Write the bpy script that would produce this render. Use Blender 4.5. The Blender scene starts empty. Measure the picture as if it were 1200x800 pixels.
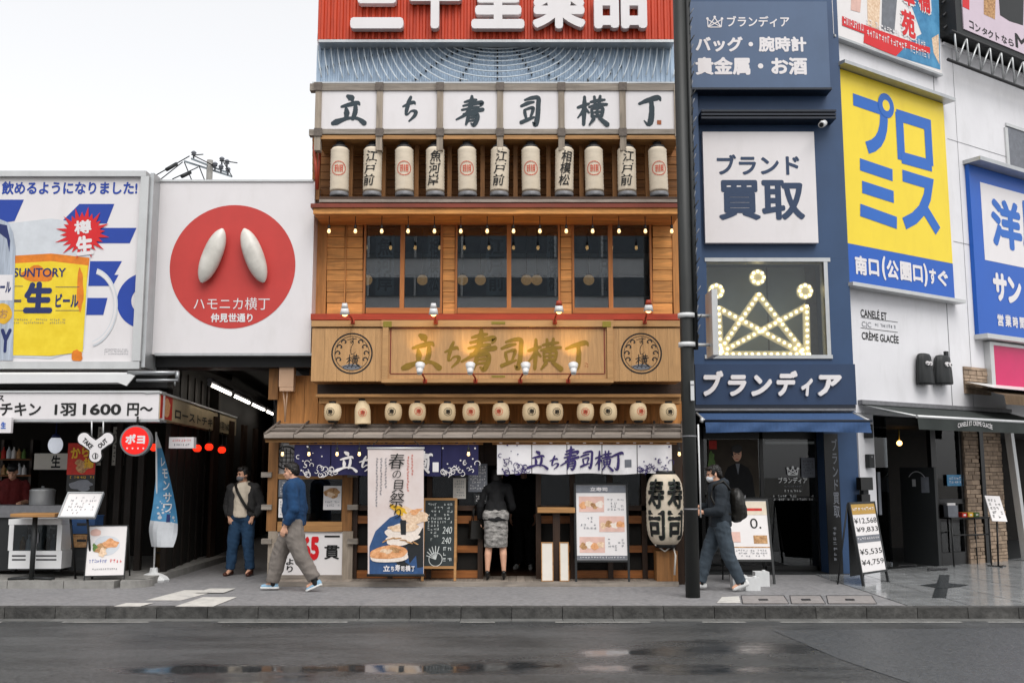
import bpy, bmesh, math, random
from mathutils import Vector, Matrix, noise
R = math.radians
rng = random.Random(7)
SC = bpy.context.scene
COL = SC.collection

# ---------------------------------------------------------------- camera, sky, sun, exposure
FPX, TILT, CAMZ = 1167.0, math.atan(155 / 1167.0), 1.57
cam_data = bpy.data.cameras.new('camera')
cam_data.sensor_width = 36.0
cam_data.lens = 36.0 * FPX / 1200.0
cam_data.clip_end = 3000
cam = bpy.data.objects.new('camera', cam_data)
cam.location = (0, 0, CAMZ)
cam.rotation_euler = (math.pi / 2 + TILT, 0, 0)
COL.objects.link(cam)
SC.camera = cam

SUN_EL, SUN_AZ = 55, 163
world = bpy.data.worlds.new('World')
SC.world = world
world.use_nodes = True
wn, wl = world.node_tree.nodes, world.node_tree.links
sky = wn.new('ShaderNodeTexSky')
sky.sky_type = 'NISHITA'
sky.sun_disc = False
sky.sun_elevation = R(SUN_EL)
sky.sun_rotation = R(SUN_AZ)
sky.air_density, sky.dust_density, sky.ozone_density = 1.0, 1.5, 1.0
hs = wn.new('ShaderNodeHueSaturation')                 # overcast: the sky's colour washed out to near white
hs.inputs['Saturation'].default_value = 0.10
wl.new(sky.outputs[0], hs.inputs['Color'])
cl = wn.new('ShaderNodeMixRGB')                         # an even cloud layer over the clear-sky gradient
cl.inputs[0].default_value = .62
cl.inputs[2].default_value = (3.45, 3.47, 3.55, 1)
wl.new(hs.outputs[0], cl.inputs[1])
wl.new(cl.outputs[0], wn['Background'].inputs['Color'])
wn['Background'].inputs['Strength'].default_value = 0.136
sun_l = bpy.data.lights.new('sun', 'SUN')
sun_l.energy = 1.15
sun_l.angle = R(45)
sun_l.color = (1, .97, .93)
sun = bpy.data.objects.new('sun', sun_l)
sun.rotation_euler = (R(90 - SUN_EL), 0, R(-SUN_AZ + 180) * 1.0)
sun.location = (0, -10, 30)
COL.objects.link(sun)
SC.view_settings.view_transform = 'Standard'
SC.view_settings.look = 'None'
SC.view_settings.gamma = 1
SC.view_settings.use_curve_mapping = False
SC.view_settings.exposure = 1.02
SC.render.engine = 'CYCLES'
SC.cycles.use_denoising = True
SC.cycles.max_bounces = 6
SC.cycles.transparent_max_bounces = 12
SC.cycles.caustics_reflective = False
SC.cycles.caustics_refractive = False
SC.cycles.sample_clamp_indirect = 4

# ---------------------------------------------------------------- planes of the place: a picture point on a known wall gives its place in metres
_c, _s = math.cos(TILT), math.sin(TILT)
def ray(px, py):
    u, v = (px - 600) / FPX, (400 - py) / FPX
    return Vector((u, _c - v * _s, v * _c + _s))
class PL:
    """a plane of the place: s runs along it, z up it, off metres out of it towards the street"""
    def __init__(self, x, y, deg=0):
        a = R(deg)
        self.o, self.t, self.n, self.up = Vector((x, y, 0)), Vector((math.cos(a), math.sin(a), 0)), Vector((math.sin(a), -math.cos(a), 0)), Vector((0, 0, 1))
    def hit(self, px, py, off=0):
        d = ray(px, py)
        o = self.o + self.n * off
        cp = Vector((0, 0, CAMZ))
        k = (o - cp).dot(self.n) / d.dot(self.n)
        w = cp + d * k - self.o
        return w.dot(self.t), w.dot(self.up)
    def W(self, s, z, off=0):
        return self.o + self.t * s + self.up * z + self.n * off
    def rect(self, x0, y0, x1, y1, off=0):
        xm, ym = (x0 + x1) / 2, (y0 + y1) / 2
        return self.hit(x0, ym, off)[0], self.hit(x1, ym, off)[0], self.hit(xm, y1, off)[1], self.hit(xm, y0, off)[1]
def TP(o, t, up):
    """a tilted panel: origin at its lower corner, t along its foot, up along its side"""
    p = PL(0, 0); p.o, p.t = Vector(o), Vector(t).normalized()
    u = Vector(up); p.up = (u - p.t * u.dot(p.t)).normalized(); p.n = p.t.cross(p.up)
    return p
_pl = {}
def P(Y):
    if Y not in _pl: _pl[Y] = PL(0, Y, 0)
    return _pl[Y]
def at(px, py, Y):
    s, z = P(Y).hit(px, py)
    return Vector((s, Y, z))
def ground(px, py, z=0.0):
    d = ray(px, py)
    k = (z - CAMZ) / d.z
    return Vector((d.x * k, d.y * k, z))

# ---------------------------------------------------------------- materials
def lin(h):
    if not isinstance(h, str): return tuple(h)
    h = h.lstrip('#')
    v = [int(h[i:i + 2], 16) / 255 for i in (0, 2, 4)]
    return tuple(x / 12.92 if x <= .04045 else ((x + .055) / 1.055) ** 2.4 for x in v)
MT = {}
def M(key, col=None, r=.6, var=.10, sc=4, st=(1, 1, 1), bump=0.0, metal=0, isl=0, spec=.4, em=0, emc=None, dirt=0, dcol='#4a4540', sat=0, rv=0, wood=0, col2=None):
    """a procedural Principled material: noise variation, optional per-board variation, dirt, bump"""
    if key in MT and col is None: return MT[key]
    m = bpy.data.materials.new(key); m.use_nodes = True
    N, L = m.node_tree.nodes, m.node_tree.links
    b = N['Principled BSDF']
    c = lin(col)
    b.inputs['Roughness'].default_value = r
    b.inputs['Metallic'].default_value = metal
    b.inputs['Specular IOR Level'].default_value = spec
    tc = N.new('ShaderNodeTexCoord'); mp = N.new('ShaderNodeMapping')
    mp.inputs['Scale'].default_value = [x * sc for x in st]
    L.new(tc.outputs['Object'], mp.inputs['Vector'])
    nz = N.new('ShaderNodeTexNoise'); nz.inputs['Detail'].default_value = 6; nz.inputs['Roughness'].default_value = .62; nz.inputs['Scale'].default_value = 1
    if isl:
        g = N.new('ShaderNodeNewGeometry')
        ad = N.new('ShaderNodeVectorMath'); ad.operation = 'ADD'
        ml = N.new('ShaderNodeMath'); ml.operation = 'MULTIPLY'; ml.inputs[1].default_value = 37.0
        L.new(g.outputs['Random Per Island'], ml.inputs[0]); L.new(mp.outputs[0], ad.inputs[0]); L.new(ml.outputs[0], ad.inputs[1])
        L.new(ad.outputs[0], nz.inputs['Vector'])
    else:
        L.new(mp.outputs[0], nz.inputs['Vector'])
    if wood: nz.inputs['Distortion'].default_value = wood
    cr = N.new('ShaderNodeValToRGB')
    e = cr.color_ramp.elements
    e[0].position, e[1].position = .28, .72
    c2 = lin(col2) if col2 else tuple(min(1, x * (1 + var)) for x in c)
    e[0].color = (*[x * (1 - var) for x in c], 1); e[1].color = (*c2, 1)
    L.new(nz.outputs['Fac'], cr.inputs[0])
    out = cr.outputs[0]
    if isl:
        h = N.new('ShaderNodeHueSaturation')
        mr = N.new('ShaderNodeMapRange'); mr.inputs[3].default_value = 1 - isl; mr.inputs[4].default_value = 1 + isl
        L.new(g.outputs['Random Per Island'], mr.inputs[0]); L.new(mr.outputs[0], h.inputs['Value']); L.new(out, h.inputs['Color'])
        out = h.outputs[0]
    if dirt:
        n2 = N.new('ShaderNodeTexNoise'); n2.inputs['Scale'].default_value = 1.3; n2.inputs['Detail'].default_value = 8; n2.inputs['Roughness'].default_value = .7
        mp2 = N.new('ShaderNodeMapping'); mp2.inputs['Scale'].default_value = (2.2, 2.2, .7)
        L.new(tc.outputs['Object'], mp2.inputs['Vector']); L.new(mp2.outputs[0], n2.inputs['Vector'])
        mr2 = N.new('ShaderNodeMapRange'); mr2.inputs[1].default_value = .5; mr2.inputs[2].default_value = .8; mr2.inputs[4].default_value = dirt
        L.new(n2.outputs['Fac'], mr2.inputs[0])
        mx = N.new('ShaderNodeMixRGB'); mx.inputs[2].default_value = (*lin(dcol), 1)
        L.new(mr2.outputs[0], mx.inputs[0]); L.new(out, mx.inputs[1]); out = mx.outputs[0]
    L.new(out, b.inputs['Base Color'])
    if rv:
        mr3 = N.new('ShaderNodeMapRange'); mr3.inputs[3].default_value = max(0, r - rv); mr3.inputs[4].default_value = min(1, r + rv)
        L.new(nz.outputs['Fac'], mr3.inputs[0]); L.new(mr3.outputs[0], b.inputs['Roughness'])
    if bump:
        bp = N.new('ShaderNodeBump'); bp.inputs['Strength'].default_value = bump; bp.inputs['Distance'].default_value = .02
        L.new(nz.outputs['Fac'], bp.inputs['Height']); L.new(bp.outputs[0], b.inputs['Normal'])
    if em:
        b.inputs['Emission Color'].default_value = (*lin(emc or col), 1); b.inputs['Emission Strength'].default_value = em
    MT[key] = m
    return m
def WOOD(key, col, axis='x', var=.28, isl=.12, r=.6, dirt=0, dcol='#4a4540', sc=3.0, bump=.15):
    st = {'x': (.6, 7, 7), 'z': (7, 7, .6), 'y': (7, .6, 7)}[axis]
    return M(key, col, r=r, var=var, sc=sc, st=st, bump=bump, isl=isl, wood=.6, dirt=dirt, dcol=dcol)
def GLASS(key, tint=(.75, .8, .82), rough=0.0, ior=1.5):
    m = bpy.data.materials.new(key); m.use_nodes = True
    N, L = m.node_tree.nodes, m.node_tree.links
    N.remove(N['Principled BSDF'])
    tr = N.new('ShaderNodeBsdfTransparent'); tr.inputs[0].default_value = (*tint, 1)
    gl = N.new('ShaderNodeBsdfGlossy'); gl.inputs['Roughness'].default_value = rough
    fr = N.new('ShaderNodeFresnel'); fr.inputs[0].default_value = ior
    mx = N.new('ShaderNodeMixShader')
    L.new(fr.outputs[0], mx.inputs[0]); L.new(tr.outputs[0], mx.inputs[1]); L.new(gl.outputs[0], mx.inputs[2])
    L.new(mx.outputs[0], N['Material Output'].inputs['Surface'])
    MT[key] = m
    return m

# ---------------------------------------------------------------- mesh building
ORG = {}
def tag(o, label=None, cat=None, group=None, kind=None):
    if label: o['label'] = label
    if cat: o['category'] = cat
    if group: o['group'] = group
    if kind: o['kind'] = kind
    return o
def thing(name, label, cat, loc=(0, 0, 0), group=None):
    o = bpy.data.objects.new(name, None); COL.objects.link(o)
    o.empty_display_size = .1
    o.location = loc; ORG[o.name] = Vector(loc)
    return tag(o, label, cat, group)
def link_mesh(me, name, parent=None, loc=None):
    base = ORG[parent.name] if parent else Vector(loc or (0, 0, 0))
    me.transform(Matrix.Translation(-base))
    o = bpy.data.objects.new(name, me); COL.objects.link(o)
    if parent: o.parent = parent
    else: o.location = base
    ORG[o.name] = base
    return o
def dup(o, delta, parent=None, label=None):
    c = o.copy(); COL.objects.link(c)
    if parent: c.parent = parent
    else:
        c.location = Vector(o.location) + Vector(delta)
        if label: c['label'] = label
    for ch in list(o.children): dup(ch, delta, c)
    return c
class MB:
    def __init__(self, *mats):
        self.v, self.f, self.mi, self.m, self.sm = [], [], [], [], []
        for k in mats: self.mat(k)
    def mat(self, k):
        m = MT[k] if isinstance(k, str) else k
        if m not in self.m: self.m.append(m)
        return self.m.index(m)
    def add(self, vs, fs, k=None, smooth=False):
        i = self.mat(k) if k is not None else 0
        b = len(self.v)
        self.v += [tuple(p) for p in vs]
        for f in fs:
            self.f.append([b + j for j in f]); self.mi.append(i); self.sm.append(smooth)
        return self
    def box(self, p, s0, s1, z0, z1, o0, o1, k=None):
        """o0 back offset, o1 front offset, on plane p"""
        vs = [p.W(s, z, o) for o in (o0, o1) for z in (z0, z1) for s in (s0, s1)]
        return self.add(vs, [(4, 5, 7, 6), (1, 0, 2, 3), (5, 1, 3, 7), (0, 4, 6, 2), (6, 7, 3, 2), (0, 1, 5, 4)], k)
    def pb(self, p, x0, y0, x1, y1, d, k=None, off=0):
        """box whose front face fills this rectangle of the picture on plane p at off, d metres deep"""
        if not isinstance(p, PL): p = P(p)
        s0, s1, z0, z1 = p.rect(x0, y0, x1, y1, off)
        return self.box(p, s0, s1, z0, z1, off - d, off, k)
    def wbox(self, x0, x1, y0, y1, z0, z1, k=None):
        return self.box(P(0), x0, x1, z0, z1, -y1, -y0, k)
    def obox(self, c, size, axes, k=None):
        """box of a size centred at c with its own axes"""
        c = Vector(c); a = [Vector(x).normalized() * h / 2 for x, h in zip(axes, size)]
        vs = [c + a[0] * i + a[1] * j + a[2] * l for j in (1, -1) for l in (-1, 1) for i in (-1, 1)]
        return self.add(vs, [(0, 1, 3, 2), (5, 4, 6, 7), (1, 5, 7, 3), (4, 0, 2, 6), (2, 3, 7, 6), (4, 5, 1, 0)], k)
    def poly(self, pts, k=None):
        return self.add(pts, [tuple(range(len(pts)))], k)
    def prism(self, p, pts, o0, o1, k=None):
        """polygon of (s, z) points counter-clockwise on plane p"""
        n = len(pts)
        a = sum(pts[i][0] * pts[(i + 1) % n][1] - pts[(i + 1) % n][0] * pts[i][1] for i in range(n))
        if a < 0: pts = pts[::-1]
        vs = [p.W(s, z, o1) for s, z in pts] + [p.W(s, z, o0) for s, z in pts]
        fs = [tuple(range(n)), tuple(range(2 * n - 1, n - 1, -1))] + [((i + 1) % n, i, n + i, n + (i + 1) % n) for i in range(n)]
        return self.add(vs, fs, k)
    def pprism(self, p, pxs, off, d, k=None):
        if not isinstance(p, PL): p = P(p)
        return self.prism(p, [p.hit(x, y, off) for x, y in pxs], off - d, off, k)
    def bar(self, a, b, r, k=None, n=8, r2=None):
        return self.tube([a, b], r, k, n, r2)
    def tube(self, pts, r, k=None, n=8, r2=None, cap=True):
        pts = [Vector(q) for q in pts]
        vs, m = [], len(pts)
        for i, q in enumerate(pts):
            d = (pts[min(i + 1, m - 1)] - pts[max(i - 1, 0)]).normalized()
            u = d.cross(Vector((0, 0, 1)) if abs(d.z) < .9 else Vector((1, 0, 0))).normalized(); w = d.cross(u)
            rr = r if r2 is None else r + (r2 - r) * i / (m - 1)
            vs += [q + (u * math.cos(6.28318 * j / n) + w * math.sin(6.28318 * j / n)) * rr for j in range(n)]
        fs = [(i * n + j, i * n + (j + 1) % n, (i + 1) * n + (j + 1) % n, (i + 1) * n + j) for i in range(m - 1) for j in range(n)]
        fs = [f[::-1] for f in fs]
        self.add(vs, fs, k, True)
        if cap:
            b = len(self.v) - len(vs); ki = self.mi[-1]
            for f in (range(n), range(len(vs) - 1, len(vs) - n - 1, -1)):
                self.f.append([b + j for j in f]); self.mi.append(ki); self.sm.append(False)
        return self
    def lathe(self, c, prof, k=None, n=20, sx=1, sy=1, smooth=True):
        """profile of (radius, height) turned about the vertical through c"""
        c = Vector(c); m = len(prof)
        vs = [c + Vector((r * sx * math.cos(6.28318 * j / n), r * sy * math.sin(6.28318 * j / n), z)) for r, z in prof for j in range(n)]
        fs = [(i * n + j, i * n + (j + 1) % n, (i + 1) * n + (j + 1) % n, (i + 1) * n + j) for i in range(m - 1) for j in range(n)]
        fs += [tuple(range(n - 1, -1, -1)), tuple(range((m - 1) * n, m * n))]
        return self.add(vs, fs, k, smooth)
    def disc(self, p, s, z, r, off, k=None, n=40, d=0, sx=1):
        pts = [(s + r * sx * math.cos(6.28318 * i / n), z + r * math.sin(6.28318 * i / n)) for i in range(n)]
        if d: return self.prism(p, pts, off - d, off, k)
        return self.poly([p.W(a, b, off) for a, b in pts], k)
    def ring(self, p, s, z, r0, r1, off, k=None, n=48, d=0, a0=0, a1=6.28318):
        fs = []; vs = []
        for i in range(n + 1):
            t = a0 + (a1 - a0) * i / n
            vs += [p.W(s + r0 * math.cos(t), z + r0 * math.sin(t), off), p.W(s + r1 * math.cos(t), z + r1 * math.sin(t), off)]
            if i: fs.append((2 * i - 2, 2 * i - 1, 2 * i + 1, 2 * i))
        return self.add(vs, fs, k)
    def ball(self, c, r, k=None, sx=1, sy=1, sz=1, n=14):
        prof = [(r * max(.001, math.sin(math.pi * i / n)), -r * sz * math.cos(math.pi * i / n)) for i in range(n + 1)]
        return self.lathe(c, prof, k, n + 4, sx, sy)
    def build(self, name, parent=None, loc=None, **tags):
        me = bpy.data.meshes.new(name)
        me.from_pydata(self.v, [], self.f)
        for m in self.m: me.materials.append(m)
        me.polygons.foreach_set('material_index', self.mi)
        me.polygons.foreach_set('use_smooth', self.sm)
        me.update()
        o = link_mesh(me, name, parent, loc)
        return tag(o, **tags)
def text_mesh(body, bold=.0, ext=0.0, vert=False, res=3, lsp=1.0, align='CENTER', bev=0):
    c = bpy.data.curves.new('t', 'FONT')
    c.body = '\n'.join(body) if vert else body
    c.offset, c.extrude, c.resolution_u, c.space_line, c.align_x = bold, 0, res, lsp, align
    o = bpy.data.objects.new('t', c)
    m = o.to_mesh()
    vs = [Vector(v.co) for v in m.vertices]; fs = [tuple(f.vertices) for f in m.polygons]
    if ext:                                   # give the letters depth: front, and a wall along every outline edge
        cnt = {}
        for f in fs:
            for i in range(len(f)):
                a, b = f[i], f[(i + 1) % len(f)]
                cnt[(a, b)] = cnt.get((a, b), 0) + 1
        n = len(vs)
        edges = [e for e in cnt if (e[1], e[0]) not in cnt]
        vs = vs + vs
        fs = fs + [(b, a, n + a, n + b) for a, b in edges]
    o.to_mesh_clear(); bpy.data.objects.remove(o); bpy.data.curves.remove(c)
    return vs, fs, (len(vs) // 2 if ext else len(vs))
def text_into(mb, body, p, x0, y0, x1, y1, off, k, bold=.02, ext=0, vert=False, shear=0, res=3, lsp=1.0, rot=0, align='CENTER', mpx=False, bend=None, keep=False):
    """fits writing into a rectangle: of the picture, or with mpx of plane metres (s0, z0, s1, z1)"""
    if not isinstance(p, PL): p = P(p)
    heavy = bold if bold >= .012 else 0
    vs, fs, n = text_mesh(body, 0, ext, vert, res, lsp, align)
    if not vs: return
    if mpx: s0, z0, s1, z1 = x0, y0, x1, y1
    else: s0, s1, z0, z1 = p.rect(x0, y0, x1, y1, off)
    for v in vs: v.x += v.y * shear
    lx, hx = min(v.x for v in vs), max(v.x for v in vs)
    ly, hy = min(v.y for v in vs), max(v.y for v in vs)
    sx, sz = (s1 - s0) / (hx - lx), (z1 - z0) / max(1e-6, hy - ly)
    rep = [(0, 0)]
    if heavy:                                             # heavy lettering: the thin glyph drawn again all round its outline
        fx, fz = 1 - 2 * heavy * abs(sx) / max(1e-6, abs(s1 - s0)), 1 - 2 * heavy * abs(sz) / max(1e-6, abs(z1 - z0))
        nd = 8
        rep += [(heavy * math.cos(6.28318 * q / nd), heavy * math.sin(6.28318 * q / nd)) for q in range(nd)]
    else: fx = fz = 1
    cs, cz = (s0 + s1) / 2, (z0 + z1) / 2
    for q, (dx, dy) in enumerate(rep):
        out = []
        for i, v in enumerate(vs):
            a, b = (v.x - lx) / (hx - lx) - .5, (v.y - ly) / max(1e-6, hy - ly) - .5
            s, z = cs + a * (s1 - s0) * fx + dx * sx, cz + b * (z1 - z0) * fz + dy * sz
            o = off + q * .00012 - (ext if i >= n else 0)
            if rot:
                ds, dz = s - cs, z - cz
                s, z = cs + ds * math.cos(rot) - dz * math.sin(rot), cz + ds * math.sin(rot) + dz * math.cos(rot)
            out.append(bend(s, z, o) if bend else p.W(s, z, o))
        mb.add(out, fs, k)
def text(body, p, x0, y0, x1, y1, off, k, parent, name='lettering', **kw):
    mb = MB(k)
    text_into(mb, body, p, x0, y0, x1, y1, off, k, **kw)
    return mb.build(name, parent)
def scribble(mb, p, x0, y0, x1, y1, rows, cols, off, k, rr=None, fill=.8, vert=False, mpx=False):
    """small print too small to read: each sign a few short strokes"""
    if not isinstance(p, PL): p = P(p)
    rr = rr or rng
    if mpx: s0, z0, s1, z1 = x0, y0, x1, y1
    else: s0, s1, z0, z1 = p.rect(x0, y0, x1, y1, off)
    cw, chh = (s1 - s0) / cols, (z1 - z0) / rows
    for i in range(rows):
        for j in range(cols):
            if rr.random() > fill: continue
            w, h = cw * .74, chh * (.62 if not vert else .76)
            a, b = s0 + j * cw + cw * .1, z1 - (i + 1) * chh + chh * .2
            e = 0
            for t in range(3):
                y = b + h * rr.random(); x = a + w * rr.random()
                e += .0003
                if rr.random() < .55: q = (a + w * .05, y, a + w * (.6 + .4 * rr.random()), y + h * .16)
                else: q = (x, b + h * .1 * rr.random(), x + w * .15, b + h)
                mb.poly([p.W(q[0], q[1], off + e), p.W(q[2], q[1], off + e), p.W(q[2], q[3], off + e), p.W(q[0], q[3], off + e)], k)
def catmull(pts, n=7):
    out = []
    q = [pts[0]] + list(pts) + [pts[-1]]
    for i in range(1, len(q) - 2):
        for j in range(n):
            t = j / n
            out.append(tuple(.5 * ((2 * q[i][d]) + (-q[i - 1][d] + q[i + 1][d]) * t + (2 * q[i - 1][d] - 5 * q[i][d] + 4 * q[i + 1][d] - q[i + 2][d]) * t * t + (-q[i - 1][d] + 3 * q[i][d] - 3 * q[i + 1][d] + q[i + 2][d]) * t ** 3) for d in range(len(q[i]))))
    out.append(tuple(pts[-1]))
    return out
# brush-written signs of the restaurant's name: strokes of (x, y down, width)
BRUSH = {
 '立': [[(.46, .0, .08), (.56, .07, .14), (.60, .15, .06)], [(.27, .36, .05), (.5, .29, .09), (.75, .23, .09), (.82, .29, .04)], [(.41, .42, .06), (.43, .56, .11), (.42, .76, .08)], [(.70, .36, .08), (.69, .55, .10), (.62, .78, .07)], [(.02, .93, .09), (.14, .88, .12), (.42, .77, .07), (.62, .75, .06), (.80, .78, .07), (.97, .92, .11)]],
 'ち': [[(.12, .40, .06), (.42, .30, .09), (.72, .24, .11), (.82, .30, .05)], [(.56, .03, .08), (.42, .28, .12), (.30, .66, .09), (.38, .72, .05), (.6, .58, .06), (.85, .60, .11), (.80, .76, .10), (.48, .97, .05)]],
 '寿': [[(.30, .20, .05), (.55, .14, .08), (.72, .12, .05)], [(.25, .33, .05), (.6, .26, .08), (.92, .22, .10), (.88, .33, .05)], [(.20, .47, .05), (.6, .40, .07), (.80, .38, .06)], [(.56, .0, .06), (.55, .2, .11), (.49, .42, .10), (.35, .62, .08), (.0, .80, .04)], [(.26, .62, .05), (.6, .53, .08), (.95, .46, .09)], [(.44, .62, .06), (.41, .80, .08), (.35, .97, .05)], [(.48, .66, .05), (.74, .62, .09), (.76, .8, .09), (.64, .99, .09), (.53, .93, .03)], [(.48, .75, .04), (.66, .73, .06)], [(.46, .85, .04), (.66, .83, .05)]],
 '司': [[(.22, .13, .06), (.55, .06, .10), (.86, .06, .11), (.87, .3, .11), (.83, .7, .12), (.73, .98, .12), (.60, .90, .04)], [(.04, .34, .07), (.36, .24, .10), (.64, .2, .06)], [(.2, .48, .07), (.22, .6, .08), (.28, .78, .06)], [(.2, .47, .05), (.5, .40, .08), (.62, .43, .09), (.5, .7, .06)], [(.04, .90, .10), (.4, .79, .09), (.66, .72, .05)]],
 '横': [[(.01, .39, .06), (.2, .32, .08), (.38, .26, .06)], [(.24, .02, .06), (.23, .4, .10), (.20, .97, .07)], [(.22, .42, .07), (.12, .6, .06), (.0, .74, .03)], [(.28, .45, .07), (.38, .56, .05)], [(.45, .2, .05), (.7, .15, .08), (.93, .12, .05)], [(.58, .02, .06), (.60, .28, .07)], [(.78, .0, .06), (.74, .26, .07)], [(.40, .37, .05), (.7, .30, .08), (1., .28, .06)], [(.48, .46, .06), (.5, .7, .07)], [(.5, .44, .04), (.85, .40, .07), (.82, .68, .07)], [(.52, .56, .04), (.8, .53, .05)], [(.50, .70, .05), (.82, .66, .06)], [(.68, .30, .05), (.67, .68, .07)], [(.55, .78, .08), (.40, .98, .04)], [(.75, .76, .07), (1., .97, .11)]],
 '丁': [[(.02, .26, .07), (.4, .14, .12), (.86, .05, .13), (.97, .15, .04)], [(.55, .14, .10), (.57, .5, .13), (.5, .88, .14), (.38, .97, .08), (.22, .84, .03)]],
 'す': [[(.05, .25, .05), (.5, .17, .07), (.95, .14, .05)], [(.58, .0, .06), (.60, .35, .08), (.45, .55, .06), (.36, .42, .05), (.58, .36, .06), (.62, .6, .07), (.40, .98, .04)]],
 'し': [[(.3, .0, .07), (.22, .5, .08), (.38, .92, .08), (.85, .62, .03)]],
}
def brush(mb, ch, p, x0, y0, x1, y1, off, k, mpx=False, wk=1.0, bend=None):
    if not isinstance(p, PL): p = P(p)
    if mpx: s0, z0, s1, z1 = x0, y0, x1, y1
    else: s0, s1, z0, z1 = p.rect(x0, y0, x1, y1, off)
    W, H = s1 - s0, z1 - z0
    rr = random.Random(ord(ch))
    for q, st in enumerate(BRUSH[ch]):
        o = off + .0006 * q
        pts = catmull([(a * W, -b * H, w * wk * (W + H) / 2) for a, b, w in st])
        L_, Rr = [], []
        for i, (a, b, w) in enumerate(pts):
            n0, n1 = pts[max(0, i - 1)], pts[min(len(pts) - 1, i + 1)]
            d = Vector((n1[0] - n0[0], n1[1] - n0[1]))
            d = d.normalized() if d.length > 1e-6 else Vector((1, 0))
            j = .5 * max(w, .004) * (1 + .12 * (rr.random() - .5))
            L_.append((a - d.y * j, b + d.x * j)); Rr.append((a + d.y * j, b - d.x * j))
        fs = []
        vv = []
        for a, b in zip(L_, Rr): vv += [a, b]
        for i in range(len(L_) - 1): fs.append((2 * i, 2 * i + 1, 2 * i + 3, 2 * i + 2))
        for (a, b, w), e in ((pts[0], -1), (pts[-1], 1)):      # round brush ends
            n = 10; b0 = len(vv)
            vv += [(a + .5 * w * math.cos(6.283 * t / n), b + .5 * w * math.sin(6.283 * t / n)) for t in range(n)]
            fs.append(tuple(range(b0, b0 + n)))
        nn = len(vv)
        W3 = []
        for i, (a, b) in enumerate(vv):
            oo = o + (.0003 if i >= 2 * len(L_) else 0)
            W3.append(bend(s0 + a, z1 + b, oo) if bend else p.W(s0 + a, z1 + b, oo))
        mb.add(W3, fs, k)
def blob(mb, p, cx, cy, rx, ry, off, k, seed=1, rough=.15, n=28, rot=0, lobes=3):
    """an uneven printed patch"""
    if not isinstance(p, PL): p = P(p)
    pts = []
    for i in range(n):
        t = 6.28318 * i / n
        f = 1 + rough * noise.noise((math.cos(t) * lobes * .5 + seed * 7.3, math.sin(t) * lobes * .5, seed * 1.7)) * 1.8
        a, b = rx * f * math.cos(t), ry * f * math.sin(t)
        a, b = a * math.cos(rot) - b * math.sin(rot), a * math.sin(rot) + b * math.cos(rot)
        s, z = p.hit(cx + a, cy - b, off)
        pts.append(p.W(s, z, off))
    mb.poly(pts, k)
def pxpoly(mb, p, pxs, off, k):
    if not isinstance(p, PL): p = P(p)
    q = [p.hit(x, y, off) for x, y in pxs]
    n = len(q)
    if sum(q[i][0] * q[(i + 1) % n][1] - q[(i + 1) % n][0] * q[i][1] for i in range(n)) < 0: q = q[::-1]
    mb.poly([p.W(s, z, off) for s, z in q], k)
# ---------------------------------------------------------------- materials of the place
M('asphalt_walk', '#828182', r=.7, var=.30, sc=14, bump=.35, dirt=.6, dcol='#55565a', rv=.15)
M('kerb_stone', '#454442', r=.75, var=.5, sc=11, bump=.8, isl=.22, dirt=.9, dcol='#232322')
M('gutter_stone', '#6a6a68', r=.5, var=.25, sc=6, bump=.2, isl=.1, dirt=.5, dcol='#3b3b3a')
M('white_paint', '#c9c6c0', r=.6, var=.15, sc=10, dirt=.8, dcol='#77777a')
M('pink_stone', '#8f8a88', r=.6, var=.2, sc=8)
M('tile_stone', '#909293', r=.15, var=.14, sc=5, isl=.10, dirt=.5, dcol='#5a5c5d', rv=.12)
M('tile_dark', '#3d4042', r=.2, var=.14, sc=6)
M('grate', '#77777a', r=.5, var=.2, sc=12, metal=.2)
M('grate_dark', '#2c2c2e', r=.6)
WOOD('cedar', '#cd8f4e', 'x', var=.45, isl=.20, r=.62, dirt=.35, dcol='#6b4526')
WOOD('cedar_v', '#bb8046', 'z', var=.32, isl=.12, r=.62, dirt=.35, dcol='#6b4526')
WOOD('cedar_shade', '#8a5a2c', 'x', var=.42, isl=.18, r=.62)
WOOD('hinoki', '#b98f60', 'z', var=.17, isl=.05, r=.55, sc=4, dirt=.28, dcol='#8a6440')
WOOD('hinoki_x', '#b48a5b', 'x', var=.14, isl=.05, r=.55, dirt=.28, dcol='#8a6440')
WOOD('window_wood', '#b0703a', 'z', var=.2, isl=.08, r=.5)
WOOD('window_wood_x', '#b0703a', 'x', var=.2, isl=.08, r=.5)
WOOD('grey_wood_x', '#8f867c', 'x', var=.35, isl=.14, r=.8, dirt=.5, dcol='#5a534c')
WOOD('grey_wood_z', '#968a7c', 'z', var=.35, isl=.14, r=.8, dirt=.5, dcol='#6b5a48')
WOOD('shingle', '#8d837a', 'x', var=.3, isl=.22, r=.85, dirt=.4, dcol='#5d554e')
WOOD('batten', '#6b625b', 'y', var=.3, isl=.12, r=.85)
WOOD('deck', '#8a7f74', 'y', var=.3, isl=.2, r=.75, dirt=.4, dcol='#5f574f')
WOOD('dark_wood', '#3a2618', 'x', var=.4, isl=.2, r=.5)
WOOD('dark_wood_z', '#352316', 'z', var=.4, isl=.2, r=.5)
WOOD('rail_wood', '#8a5428', 'x', var=.35, isl=.2, r=.5)
WOOD('post_wood', '#8d6136', 'z', var=.35, isl=.1, r=.65, dirt=.3, dcol='#4b3a2a')
WOOD('beam_wood', '#a87c4c', 'x', var=.35, isl=.1, r=.65)
M('red_lacquer', '#a03a22', r=.45, var=.22, sc=3, st=(.6, 5, 5), dirt=.25, dcol='#5c2a1c')
M('red_brown', '#7a3524', r=.55, var=.3, sc=3, st=(.6, 5, 5), dirt=.4, dcol='#4a2a20')
M('black', '#0d0d0e', r=.55, var=.2)
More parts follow.
